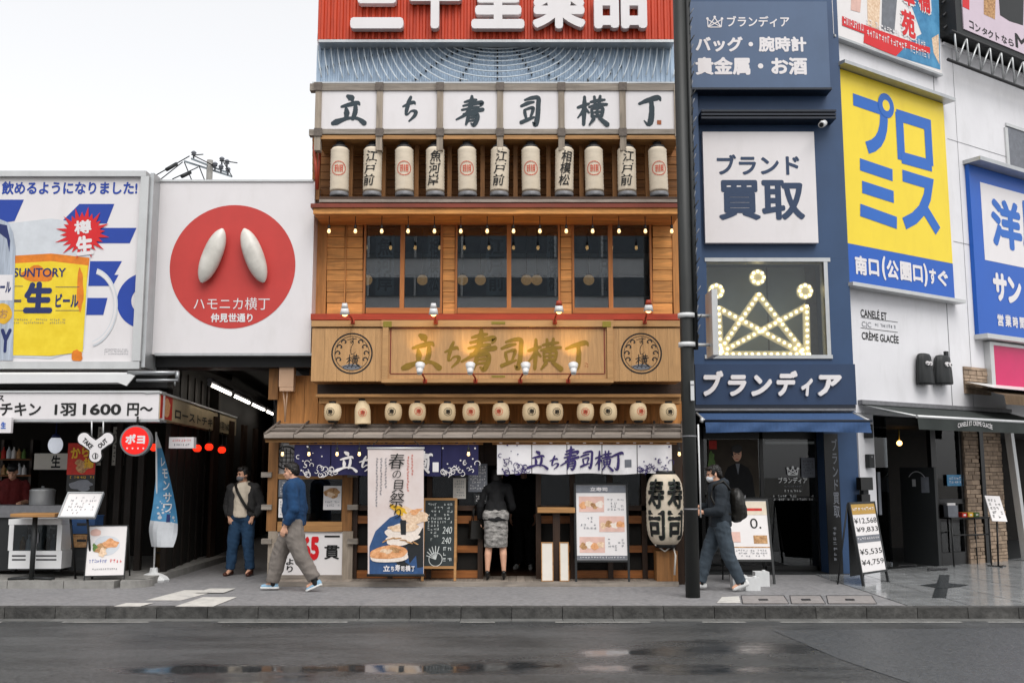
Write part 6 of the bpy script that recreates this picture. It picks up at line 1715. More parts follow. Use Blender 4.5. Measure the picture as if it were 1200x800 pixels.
M('brown_cloth', '#5d4b38', r=.9, var=.3, sc=4, st=(5, 5, 1))
zq = WB.hit(1150, 470, .3)[1]; sq = WB.hit(1150, 470, .3)[0]
mb = MB('brown_cloth', 'white_enamel'); mb.add([WB.W(sq, zq + .28, .05), WB.W(sq + 4, zq + .28, .05), WB.W(sq + 4, zq + .06, .9), WB.W(sq - .3, zq + .06, .9), WB.W(sq - .3, zq - .10, .92), WB.W(sq + 4, zq - .10, .92)], [(0, 3, 2, 1), (3, 4, 5, 2)], 'brown_cloth'); mb.build('cloth', t)
mb = MB('white_enamel'); mb.add([WB.W(sq - .02, zq + .36, .06), WB.W(sq + 4, zq + .36, .06), WB.W(sq + 4, zq + .17, .7), WB.W(sq - .25, zq + .20, .7)], [(0, 3, 2, 1)], 'white_enamel'); mb.build('cover', t)
# warm lamp in the cafe
t = thing('cafe_lamp', 'small warm lamp glowing inside the dark cafe', 'lamp', tuple(WB.W(*WB.hit(1054, 519, -1.2), -1.2)))
c = WB.W(*WB.hit(1054, 519, -1.2), -1.2); MB('bulb_warm').ball(c, .05, 'bulb_warm', n=8).build('bulb', t); mb = MB('brass'); mb.bar(c + Vector((0, 0, .04)), c + Vector((0, 0, .4)), .012, 'brass', 6); mb.build('stem', t)
# security camera on the navy front
t = thing('security_camera', 'white bullet camera under the louvres of the navy shop', 'camera', loc(965, 150, 15.55))
c = at(964, 146, 15.5); mb = MB('plastic_white'); mb.bar(c + Vector((.06, .1, .06)), c + Vector((-.06, -.12, -.05)), .05, 'plastic_white', 12); mb.build('body', t); mb = MB('plastic_white'); mb.bar(c + Vector((.02, .05, .04)), c + Vector((.04, .2, .13)), .025, 'plastic_white', 8); mb.build('bracket', t); mb = MB('black'); mb.bar(c + Vector((-.055, -.112, -.047)), c + Vector((-.065, -.13, -.055)), .036, 'black', 10); mb.build('lens', t)
# street pole before the party wall
b0 = ground(812, 699.5)
t = thing('street_pole', 'tall dark steel pole with strap bands on the pavement', 'pole', b0)
ztop_ = 9.6
mb = MB('pole_paint'); mb.tube([b0 + Vector((0, 0, 0)), b0 + Vector((0, 0, 3)), b0 + Vector((0, 0, ztop_))], .094, 'pole_paint', 20, r2=.084); mb.build('shaft', t)
mb = MB('steel')
for y in (512, 597): z = at(0, y, b0.y).z; mb.lathe((b0.x, b0.y, z), [(.097, 0), (.098, .02)], 'grate', 20)
mb.build('band', t)
mb = MB('charcoal'); mb.tube([b0 + Vector((.11, -.02, 3.2)), b0 + Vector((.12, -.02, 5)), b0 + Vector((.11, -.02, 8.8))], .035, 'charcoal', 8)
for i in range(40): z = 3.3 + i * .13; mb.bar(b0 + Vector((.13, -.05, z)), b0 + Vector((.15 + .02 * (i % 3), -.06, z + .10)), .008, 'print_grey' if i % 2 else 'charcoal', 5)
mb.build('cable', t)
mb = MB('plastic_white'); mb.tube([at(818, 497, 13.1), at(820, 560, 13.1), at(821, 606, 13.1)], .012, 'plastic_white', 6); mb.build('white_cable', t)
t = thing('edge_on_sign', 'narrow white projecting sign seen edge-on beside the pole', 'sign', loc(835, 418, b0.y))
mb = MB('alu'); q = at(835, 382, b0.y); z0e, z1e = at(0, 418, b0.y).z, at(0, 342, b0.y).z; mb.wbox(q.x - .045, q.x + .03, q.y - .22, q.y + .22, z0e, z1e, 'alu'); mb.build('panel', t)
mb = MB('plastic_white')
for y in (370, 404): z = at(0, y, b0.y).z; mb.bar((b0.x, b0.y, z), (q.x - .04, b0.y, z), .022, 'plastic_white', 8); mb.lathe((b0.x, b0.y, z - .03), [(.115, 0), (.115, .06)], 'plastic_white', 18)
mb.build('bracket', t)
t = thing('pole_plate', 'slim white plate strapped to the side of the pole', 'plate', loc(811, 468, 13.0)); mb = MB('plastic_white'); mb.pb(12.98, 809.5, 446, 813.5, 469, .03, 'plastic_white'); mb.build('plate', t); mb = MB('grate'); mb.pb(12.979, 809, 450, 814, 451.5, .035, 'grate', off=.002); mb.build('strap', t)

# ---------------------------------------------------------------- boards and things along the right pavement
t, tp, w = a_board('shop_board', 'white shop poster board with cream header behind the walking man', (ground(856, 684)), (ground(909, 684)), 1.24, (.0, .25, 1), .6, .32, 'charcoal', 'white_print', .03)
mb = MB('cream', 'print_red', 'print_brown', 'ink')
mb.box(tp, .03, w - .03, 1.0, 1.20, 0, .003, 'cream'); mb.box(tp, .3, w - .1, 1.06, 1.10, .003, .005, 'print_red'); mb.box(tp, w - .26, w - .06, .58, .70, 0, .004, 'print_brown'); mb.box(tp, .03, w - .03, .52, .535, 0, .004, 'print_brown'); mb.box(tp, .06, .2, .6, .75, 0, .004, 'print_pink')
mb.build('print', t); mb = MB('ink'); text_into(mb, '0.', tp, w * .55, .80, w * .80, .95, .005, 'ink', bold=.0, mpx=True); scribble(mb, tp, .08, .38, w - .08, .50, 3, 14, .004, 'print_grey', mpx=True, fill=.8); mb.build('lettering', t)
for i, (x, y) in enumerate(((866, 690), (881, 691), (892, 686))):
    c = ground(x, y); nm = '%s white weight block from the pole, under the shop poster board' % names[i]
    t = thing('weight_block', nm, 'weight', c, 'white weight blocks by the shop poster board')
    mb = MB('plastic_white'); h = (.19, .17, .20)[i]; mb.wbox(c.x - .10, c.x + .10, c.y - .09, c.y + .09, 0, h, 'plastic_white'); mb.build('block', t); mb = MB('plastic_white'); mb.lathe(c + Vector((.04, 0, h)), [(.025, 0), (.025, .02)], 'plastic_white', 10); mb.build('cap', t)
F0, F1, RB = ground(1012, 687), ground(1042, 682), ground(988, 681)
tt = (F1 - F0).normalized(); bk = Vector((RB.x - F0.x, RB.y - F0.y, 0))
t, tp, w = a_board('price_board', 'tan-headed price board on a dark A-frame near the navy shop', F0, F1, 1.18, tuple(bk * .30 + Vector((0, 0, 1.1))), .40, .16, 'charcoal', 'white_print', .03, bars=False)
M('tan_print', '#b08a3c', r=.5, var=.06); mb = MB('tan_print'); mb.box(tp, .03, w - .03, 1.0, 1.15, 0, .003, 'tan_print'); mb.build('band', t); mb = MB('print_grey'); mb.box(tp, .03, w - .03, .60, .70, 0, .003, 'print_grey'); mb.build('band', t)
mb = MB('ink'); text_into(mb, '¥12,568', tp, .06, .86, w - .05, .95, .004, 'ink', bold=.0, mpx=True); text_into(mb, '¥9,833', tp, .08, .74, w - .05, .82, .004, 'ink', bold=.0, mpx=True); text_into(mb, '¥5,535', tp, .07, .42, w - .05, .51, .004, 'ink', bold=.0, mpx=True); text_into(mb, '¥4,759', tp, .07, .27, w - .05, .36, .004, 'ink', bold=.0, mpx=True); scribble(mb, tp, .06, 1.04, w - .06, 1.11, 1, 8, .005, 'white_sign', mpx=True, fill=1); scribble(mb, tp, .06, .63, w - .06, .68, 1, 10, .005, 'white_sign', mpx=True, fill=1); mb.build('lettering', t)
mb = MB('grate_dark'); top0, top1 = tp.W(0, 1.15, -.03), tp.W(w, 1.15, -.03); r0, r1 = tp.W(0, .10, 0) + bk.normalized() * .40, tp.W(w, .10, 0) + bk.normalized() * .40
mb.add([top0, top1, r1, r0], [(0, 1, 2, 3)], 'charcoal'); mb.build('rear_panel', t)
# folding dark sign, table, and slanted menu before the cafe
g0 = WB
t = thing('dark_screen', 'charcoal upright sign board on castors before the cafe door', 'sign board', tuple(ground(1080, 668)))
a, b = ground(1060, 664), ground(1101, 669); tp = TP(a + Vector((0, 0, .08)), b - a, (0, 0, 1)); w = (b - a).length
mb = MB('charcoal'); mb.box(tp, 0, w, 0, 1.60, -.04, 0, 'charcoal'); mb.build('panel', t)
mb = MB('alu', 'print_grey'); mb.box(tp, w * .36, w * .46, 1.28, 1.40, 0, .003, 'alu'); mb.box(tp, w * .62, w * .84, 1.18, 1.44, 0, .003, 'print_grey'); mb.ring(tp, w * .5, 1.30, .22, .235, .003, 'alu', 20, a0=.6, a1=2.5); mb.build('print', t)
mb = MB('grate_dark'); [mb.bar(tp.W(s, -.05, .18), tp.W(s, -.05, -.2), .018, 'grate_dark', 6) for s in (.05, w - .05)]; [mb.lathe(tp.W(s, -.08, o), [(.028, 0), (.028, .03)], 'grate_dark', 8) for s in (.05, w - .05) for o in (.17, -.19)]; mb.build('foot', t)
t = thing('display_table', 'slim black display table with takeaway menus before the brick column', 'table', tuple(ground(1140, 664)))
gA, gB = ground(1118, 664), ground(1164, 662); 
gA.z = gB.z = 0; d = (gB - gA).normalized(); n = Vector((d.y, -d.x, 0))
mb = MB('lacquer_black'); zt2 = .83; tp = TP(gA + Vector((0, 0, zt2)), d, (0, 0, 1)); wT = (gB - gA).length
mb.box(tp, 0, wT, -.03, 0, -.35, .0, 'lacquer_black'); mb.build('tabletop', t)
for s in (.02, wT - .02):
    for o in (-.02, -.33):
        MB('lacquer_black').bar(tp.W(s, -.02, o), tp.W(s, -zt2, o), .014, 'lacquer_black', 6).build('leg', t)
MB('lacquer_black').bar(tp.W(.02, -.30, -.02), tp.W(wT - .02, -.30, -.02), .012, 'lacquer_black', 6).build('stretcher', t)
t = thing('paper_stack', 'grey menu holder standing on the display table', 'menu', tuple(tp.W(.15, 0, -.15))); mb = MB('print_grey'); mb.box(tp, .04, .26, .0, .20, -.20, -.10, 'print_grey'); mb.build('holder', t); mb = MB('white_print'); mb.box(tp, .06, .24, .03, .24, -.16, -.13, 'white_print'); mb.build('sheet', t)
for i, k in enumerate(('print_red', 'print_yellow', 'print_green')):
    t = thing('cake_box', '%s small box on the display table' % ('red', 'yellow', 'green')[i], 'box', tuple(tp.W(.36 + .14 * i, 0, -.1)), 'small boxes on the display table'); mb = MB(k); mb.box(tp, .31 + .14 * i, .42 + .14 * i, 0, .075, -.25, -.06, k); mb.build('box', t); mb = MB('white_print'); mb.box(tp, .34 + .14 * i, .39 + .14 * i, .02, .05, -.06, -.057, 'white_print'); mb.build('tag', t)
t = thing('notice_plate', 'small blue notice fixed on the cafe glass', 'notice', tuple(WB.W(*WB.hit(1120, 568), -.1))); mb = MB('sky_blue_print'); mb.pb(WB, 1110, 556, 1129, 569, .01, 'sky_blue_print', off=-.10); mb.build('plate', t); mb = MB('white_sign'); scribble(mb, WB, 1112, 558, 1127, 567, 2, 5, -.096, 'white_sign', fill=1); mb.build('lettering', t)
t = thing('menu_easel', 'white slanted menu plate on a thin black post beside the display table', 'menu stand', tuple(ground(1170, 664)))
q = ground(1170, 664); pt_ = at(1165, 600, q.y)
tp2 = TP(at(1163, 610, q.y - .1), (1, .25, -.05), (-.22, .12, .42)); w2 = .30; h2 = .46
mb = MB('white_print'); mb.box(tp2, 0, w2, 0, h2, -.015, 0, 'white_print'); mb.build('plate', t); mb = MB('charcoal'); scribble(mb, tp2, .03, .04, w2 - .03, h2 - .05, 5, 4, .003, 'charcoal', mpx=True, fill=.7); mb.build('print', t); mb = MB('black'); mb.bar(q, tp2.W(w2 / 2, .15, -.02), .016, 'black', 8); mb.build('post', t); mb = MB('black'); [mb.bar(q + Vector((0, 0, .015)), q + Vector((.17 * math.cos(a), .17 * math.sin(a), .01)), .014, 'black', 5) for a in (.4, 2.5, 4.6)]; mb.build('foot', t)
# ================================================================ things before and inside the timber restaurant
t = thing('hanging_banner', 'tall cloth banner with sushi picture hung from the board roof', 'banner', loc(464, 674, 14.12))
PBn = P(14.12)
def bnd(x, y, o=0):
    s, z = PBn.hit(x, y); return Vector((s, 14.12 - o - .003 * math.sin(s * 8 + z * 2), z))
M('banner_cloth', '#d3c3bd', r=.8, var=.05, sc=3, col2='#dcd2cf')
mb = MB('banner_cloth'); vs = [bnd(431 + (496.5 - 431) * i / 14, 525 + 148 * j / 20) for j in range(21) for i in range(15)]
mb.add(vs, [(j * 15 + i, j * 15 + 15 + i, j * 15 + 16 + i, j * 15 + 1 + i) for j in range(20) for i in range(14)], 'banner_cloth', True); q = mb.build('cloth', t)
mb = MB('print_blue', 'rice', 'salmon', 'nori', 'salmon_light', 'print_brown')
def bb(pts, o, k): mb.poly([bnd(x, y, o) for x, y in pts[::-1]], k)
def bblob(cx, cy, rx, ry, o, k, seed=1, rough=.12, rot=0):
    pts = []
    for i in range(28):
        a = 6.283 * i / 28; f = 1 + rough * 1.8 * noise.noise((math.cos(a) * 1.5 + seed * 7.3, math.sin(a) * 1.5, seed * 1.7)); x, y = rx * f * math.cos(a), ry * f * math.sin(a)
        pts.append(bnd(cx + x * math.cos(rot) - y * math.sin(rot), cy - x * math.sin(rot) - y * math.cos(rot), o))
    mb.poly(pts, k)
bb([(433, 640), (440, 622), (457, 606), (470, 601), (480, 660), (496, 640), (496, 672.5), (433, 672.5)], .004, 'print_blue'); bb([(478, 628), (496, 618), (496, 664), (470, 668), (462, 655)], .005, 'nori')
bblob(480, 602, 21, 9, .006, 'salmon_light', 2, .25, -.25); bblob(468, 597, 10, 4, .008, 'print_yellow', 3, .4, -.5); bblob(486, 599, 8, 3, .0085, 'salmon', 5, .4, .4)
bblob(473, 622, 21, 8.5, .010, 'rice', 4, .12, .1); bblob(470, 631, 21, 7, .012, 'rice', 5, .15, .15); bblob(474, 618, 18, 5, .0135, 'salmon_light', 7, .2, .08); bb([(469, 609), (476, 609), (476, 626), (470, 626)], .015, 'nori')
for i in range(6): bblob(452 + i * 7, 633 - 3 * math.sin(i), 4.5, .8, .0155 + .0003 * i, 'print_brown', 6 + i, .2, .5 - .2 * i)
bblob(456, 650, 22, 8.5, .0165, 'rice', 8, .12, .05); bblob(456, 647, 22, 8, .018, 'salmon', 9, .12, .06); bblob(452, 646, 8, 3, .0195, 'salmon_light', 10, .3, .2); bblob(464, 644, 7, 2.5, .0197, 'print_brown', 11, .5, -.2)
mb.build('sushi_print', q)
mb = MB('ink', 'ink_red', 'white_sign')
for ch, qd in zip('春の貝祭り', ((455, 531, 474, 549), (460, 551, 470, 560), (459, 562, 473, 577), (456, 577, 474, 594), (462, 595, 470, 607))): text_into(mb, ch, PBn, *qd, .022, 'ink', bold=.0, shear=.12, bend=lambda s, z, o: Vector((s, 14.12 - o - .003 * math.sin(s * 8 + z * 2), z)))
B2 = lambda s, z, o: Vector((s, 14.12 - o - .003 * math.sin(s * 8 + z * 2) - .002, z))
for x, y0, y1, k in ((478, 534, 576, 'ink_red'), (483, 532, 557, 'ink_red'), (452, 536, 572, 'print_grey'), (446.5, 536, 580, 'print_grey'), (441.5, 536, 594, 'print_grey')):
    s0, s1, z0, z1 = PBn.rect(x - 1.4, y0, x + 1.4, y1); n = int((y1 - y0) / 3.3)
    for i in range(n):
        for kk in range(3):
            a = s0 + (s1 - s0) * rng.random() * .5; z = z1 - (z1 - z0) * (i + .15 + .25 * kk) / n; mb.poly([B2(a, z - .006, .003 + .0004 * kk), B2(a + (s1 - s0) * .6, z - .006, .003 + .0004 * kk), B2(a + (s1 - s0) * .6, z, .003 + .0004 * kk), B2(a, z, .003 + .0004 * kk)], k)
for ch, qd in zip('立ち寿司横丁', ((449, 662, 457, 669), (458, 663, 462, 669), (463, 661, 469, 669), (470, 663, 474, 669), (475, 662, 481, 669), (482, 663, 486, 669))): text_into(mb, ch, PBn, *qd, .008, 'white_sign', bold=.03, bend=B2)
mb.build('lettering', q)
mb = MB('steel'); a, b = at(430, 525, 14.12), at(497.5, 525, 14.12); mb.bar(a, b, .016, 'alu', 8); mb.build('bar', t); mb = MB('charcoal'); a, b = at(430, 673.5, 14.12), at(497.5, 673.5, 14.12); mb.bar(a, b, .018, 'charcoal', 8); mb.build('bar', t)
mb = MB('ink'); mb.bar(at(432, 525, 14.12), at(443, 516, 14.16), .006, 'ink', 4); mb.bar(at(496, 525, 14.12), at(485, 516, 14.16), .006, 'ink', 4); mb.build('cord', t)
a, b = ground(493, 681, .066), ground(534.5, 681, .066)
a.y = b.y = 14.45; a.z = b.z = .066
a.x, b.x = at(493.5, 680, 14.45).x, at(534.5, 680, 14.45).x
t, tp, w = a_board('chalk_board', 'wood-framed chalkboard with handwritten menu beside the sushi banner', a, b, 1.17, (0, .14, 1), .5, .17, 'beam_wood', 'chalkboard', .035)
mb = MB('chalk')
rr = random.Random(5)
scribble(mb, tp, .07, .80, w - .06, 1.10, 6, 8, .003, 'chalk', rr, mpx=True, fill=.75); scribble(mb, tp, .07, .55, w * .5, .80, 5, 4, .003, 'chalk', rr, mpx=True, fill=.7)
text_into(mb, '240', tp, w * .58, .66, w - .07, .76, .004, 'chalk', bold=0, mpx=True, shear=.2); text_into(mb, '240', tp, w * .56, .52, w - .08, .61, .004, 'chalk', bold=0, mpx=True, shear=.2); scribble(mb, tp, w * .6, .26, w - .07, .48, 3, 2, .003, 'chalk', rr, mpx=True)
for i in range(6):
    th = 1.2 + .4 * i; p0, p1 = (w * .40, .30), (w * .40 + .13 * math.cos(th), .36 + .13 * math.sin(th)); d = Vector((p1[0] - p0[0], p1[1] - p0[1])).normalized(); n_ = Vector((-d.y, d.x)) * .006
    mb.poly([tp.W(p0[0] - n_.x, p0[1] - n_.y, .004 + .0004 * i), tp.W(p1[0] - n_.x, p1[1] - n_.y, .004 + .0004 * i), tp.W(p1[0] + n_.x, p1[1] + n_.y, .004 + .0004 * i), tp.W(p0[0] + n_.x, p0[1] + n_.y, .004 + .0004 * i)], 'chalk')
mb.ring(tp, w * .40, .30, .09, .10, .003, 'chalk', 20); mb.build('chalk_writing', t)
# lit menu stand
a = at(674, 680, 14.35); b = at(738.5, 680, 14.35); a.z = b.z = .066
t, tp, w = a_board('menu_stand', 'grey-framed menu stand showing three sushi plates before the counter', a, b, 1.38, (0, .10, 1), .5, .27, 'charcoal', 'white_print', .03)
mb = MB('print_grey'); mb.box(tp, .032, w - .032, 1.24, 1.345, 0, .003, 'print_grey'); mb.build('band', t); mb = MB('print_grey'); mb.box(tp, .032, w - .032, .305, .36, 0, .003, 'print_grey'); mb.build('band', t)
mb = MB('print_pink', 'print_brown')
for i, (s0, z0) in enumerate(((.07, .97), (w - .42, .69), (.07, .40))):
    mb.box(tp, s0, s0 + .36, z0, z0 + .22, 0, .003, 'print_pink')
    for j in range(4): tblob(mb, tp, s0 + .06 + .08 * j, z0 + .09 + .02 * (j % 2), .055, .045, .004 + .0005 * j, ('salmon', 'salmon_light', 'print_brown', 'rice')[(i + j) % 4], i * 5 + j, .25)
mb.build('food_picture', t)
mb = MB('white_sign'); text_into(mb, '立寿司', tp, w * .30, 1.265, w * .62, 1.32, .005, 'white_sign', bold=.03, mpx=True); scribble(mb, tp, .06, .32, w - .06, .35, 1, 16, .005, 'white_sign', mpx=True, fill=1)
for s0, z0 in ((.47, .98), (.08, .72), (.47, .42)): scribble(mb, tp, s0, z0, s0 + .24, z0 + .18, 4, 5, .004, 'print_grey', mpx=True, fill=.6)
mb.build('lettering', t)
# giant lantern and its stand
c = at(779, 596, 14.42); Rl = .265; Hh = .49
t = thing('giant_lantern', 'giant white paper lantern with bold black characters beside the pole', 'lantern', c)
prof = []
for i in range(31):
    a = -1 + 2 * i / 30; prof.append((Rl * (1 - abs(a) ** 5 * .36) * (1 - .018 * (i % 2)), a * Hh))
mb = MB('lantern_paper'); mb.lathe(c, prof, 'lantern_paper', 32); sh = mb.build('shade', t)
mb = MB('lacquer_black'); mb.lathe(c, [(Rl * .6, Hh - .01), (Rl * .6, Hh + .05), (.02, Hh + .05), (.012, Hh + .25)], 'lacquer_black', 20); mb.build('cap', t); mb = MB('lacquer_black'); mb.lathe(c, [(Rl * .55, -Hh - .05), (Rl * .6, -Hh + .01)], 'lacquer_black', 20); mb.build('base_ring', t)
def lb(base):
    def f(s, z, o):
        a = s / Rl + base; v = (z) / Hh; r = Rl * (1 - abs(v) ** 5 * .36)
        return Vector((c.x + math.sin(a) * (r + o), c.y - math.cos(a) * (r + o), c.z + z))
    return f
mb = MB('ink')
M('ink_green', '#3f5548', r=.7)
for base in (-.66, .50):
    for ch, z0, z1 in (('寿', .01, .43), ('司', -.43, -.01)):
        text_into(mb, ch, 14.4, -.135, z0, .135, z1, .008, 'ink_green', bold=.035, mpx=True, bend=lb(base)); text_into(mb, ch, 14.4, -.127, z0 + .008, .127, z1 - .008, .014, 'ink', bold=.022, mpx=True, bend=lb(base))
mb.build('lettering', sh)
t = thing('lantern_stand', 'weathered timber block stand under the giant lantern', 'stand', (c.x, 14.5, .066))
mb = MB('post_wood'); mb.wbox(c.x - .13, c.x + .17, 14.42, 14.70, .064, c.z - Hh - .1, 'post_wood'); mb.build('post', t); mb = MB('rope') if 'rope' in MT else MB('paper'); mb.tube([c + Vector((.1, -.05, -Hh - .02)), c + Vector((.12, -.12, -Hh - .15)), c + Vector((.10, -.12, -Hh - .42))], .014, 'paper', 6); mb.tube([c + Vector((-.16, -.05, -Hh)), c + Vector((-.02, -.06, -Hh - .1)), c + Vector((.12, -.05, -Hh))], .012, 'paper', 6); mb.build('cord', t)
# counter ledge and leaning pale boards
t = thing('standing_counter', 'narrow timber counter ledge on a dark leg beside the doorway', 'counter', loc(650, 684, 14.45)); mb = MB('beam_wood'); mb.pb(14.4, 630, 594.5, 674, 600.5, .32, 'beam_wood'); mb.build('tabletop', t); mb = MB('dark_wood_z'); q = at(652, 640, 14.55); mb.wbox(q.x - .05, q.x + .05, 14.48, 14.58, .06, at(0, 600, 14.45).z, 'dark_wood_z'); mb.build('leg', t)
for i, (x0, x1) in enumerate(((633.5, 647.5), (655, 666))):
    t = thing('pale_panel', '%s pale cream panel leaning under the counter ledge' % ('wider' if i == 0 else 'narrower'), 'panel', loc(x0 + 7, 676, 14.4), 'pale panels under the counter')
    a = at(x0 + 1, 672, 14.40); a.z = .066; tp = TP(a, (1, 0, 0), (-.03 if i == 0 else .0, .14, 1)); w = at(x1, 650, 14.4).x - at(x0, 650, 14.4).x
    mb = MB('paper'); mb.box(tp, .012, w - .012, .012, .53, -.015, 0, 'paper'); mb.build('sheet', t); mb = MB('beam_wood'); [mb.box(tp, *q, -.02, .006, 'beam_wood') for q in ((0, w, 0, .012), (0, w, .53, .545), (0, .012, .012, .53), (w - .012, w, .012, .53))]; mb.build('frame', t)
# paper notices on the restaurant's front
for i, (x0, y0, x1, y1, Y, k, lab) in enumerate(((379, 569, 400, 597, 14.72, 'white_print', 'white poster with a sushi picture in the dark kiosk window'), (318.5 + 8, 562, 336, 582, 14.71, 'print_grey', 'upper grey calendar sheet at the kiosk window edge'), (326.5, 584, 336, 606, 14.71, 'white_print', 'lower pale calendar sheet at the kiosk window edge'), (531, 560, 546, 584, 14.70, 'paper', 'small cream notice on the glass beside the chalkboard'), (549, 543, 571, 576, 14.66, 'print_grey', 'grey printed notice hung beside the doorway'), (556, 578, 571, 590, 14.66, 'charcoal', 'small black notice with white print beside the doorway'))):
    t = thing('notice', lab, 'notice', loc((x0 + x1) / 2, y1, Y), 'notices on the restaurant front')
    mb = MB(k); mb.pb(Y, x0, y0, x1, y1, .006, k); mb.build('sheet', t)
    mb = MB('print_grey' if k != 'charcoal' else 'white_print')
    kk = 'white_print' if k in ('charcoal', 'print_grey') else 'print_grey'
    if i == 0: blob(mb, Y, 389.5, 577, 9, 5.5, .003, 'print_brown', 3, .2); blob(mb, Y, 387, 579, 5, 3, .005, 'salmon_light', 5, .3); scribble(mb, Y, 381, 586, 398, 594, 2, 8, .003, 'print_grey')
    else: scribble(mb, Y, x0 + 1.5, y0 + 2, x1 - 1.5, y1 - 2, max(2, int((y1 - y0) / 4)), max(3, int((x1 - x0) / 3)), .003, kk, fill=.8)
    mb.build('print', t)
# round lattice emblem on the kiosk's white panel
t = thing('round_emblem', 'round black lattice emblem on the white kiosk panel behind the curtain edge', 'sign', loc(335, 548, 14.74))
s, z = P(14.74).hit(335.5, 536); mb = MB('ink'); mb.ring(P(14.74), s, z, .15, .175, .01, 'ink', 36); mb.ring(P(14.74), s, z, .10, .108, .01, 'ink', 30); mb.build('ring', t); mb = MB('ink'); [mb.box(P(14.74), s + d - .006, s + d + .006, z - .13, z + .13, .004, .011, 'ink') for d in (-.06, 0, .06)]; [mb.box(P(14.74), s - .13, s + .13, z + d - .006, z + d + .006, .005, .012, 'ink') for d in (-.06, .0, .06)]; mb.build('lattice', t)
# strips standing in for reflected cloth, and lanterns, behind the upper windows
M('ghost_cloth', '#7d878c', r=.9, var=.08)
for i, (x0, x1, w_, lab) in enumerate(((440, 462, '魚河岸', 'behind the glass of the first window pane'), (501, 516, '相模松', 'behind the second pane beside the siding'), (570, 593, '江戸前', 'behind the third pane next to the mullion'), (641, 655, '相模松', 'behind the fourth pane beside the siding'), (702, 714, '江戸前', 'behind the fifth pane next to the mullion'))):
    t = thing('reflection_strip', 'pale strip standing in for the ghosted reflection of lettered cloth ' + lab, 'banner', loc((x0 + x1) / 2, 345, 15.15), 'stand-ins for reflected cloth behind the upper windows')
    mb = MB('ghost_cloth'); mb.pb(15.15, x0, 275, x1, 346, .01, 'ghost_cloth'); mb.build('cloth', t); text(w_, 15.15, x0 + 2, 279, x1 - 2, 341, .004, 'ink', t, bold=.03, vert=True); mb = MB('dark_wood'); mb.bar(at(x0 - 1, 275, 15.15), at(x1 + 1, 275, 15.15), .012, 'dark_wood', 6); mb.build('rod', t)
M('inner_lantern', '#a58a60', r=.7, var=.35, sc=14, em=.10, emc='#ffc884')
for i, x in enumerate((430, 495, 542, 563, 617, 629, 690)):
    c = at(x, 328, 16.2); t = thing('inner_lantern', 'warm round lantern inside the upper room, %s from the siding corner' % names[i], 'lantern', c, 'round lanterns inside the upper room')
    mb = MB('inner_lantern'); mb.ball(c, .092, 'inner_lantern', sz=.95, n=10); mb.build('shade', t); mb = MB('black'); mb.lathe(c, [(.05, .075), (.05, .10), (.006, .11), (.006, .9)], 'black', 10); mb.build('cap', t)
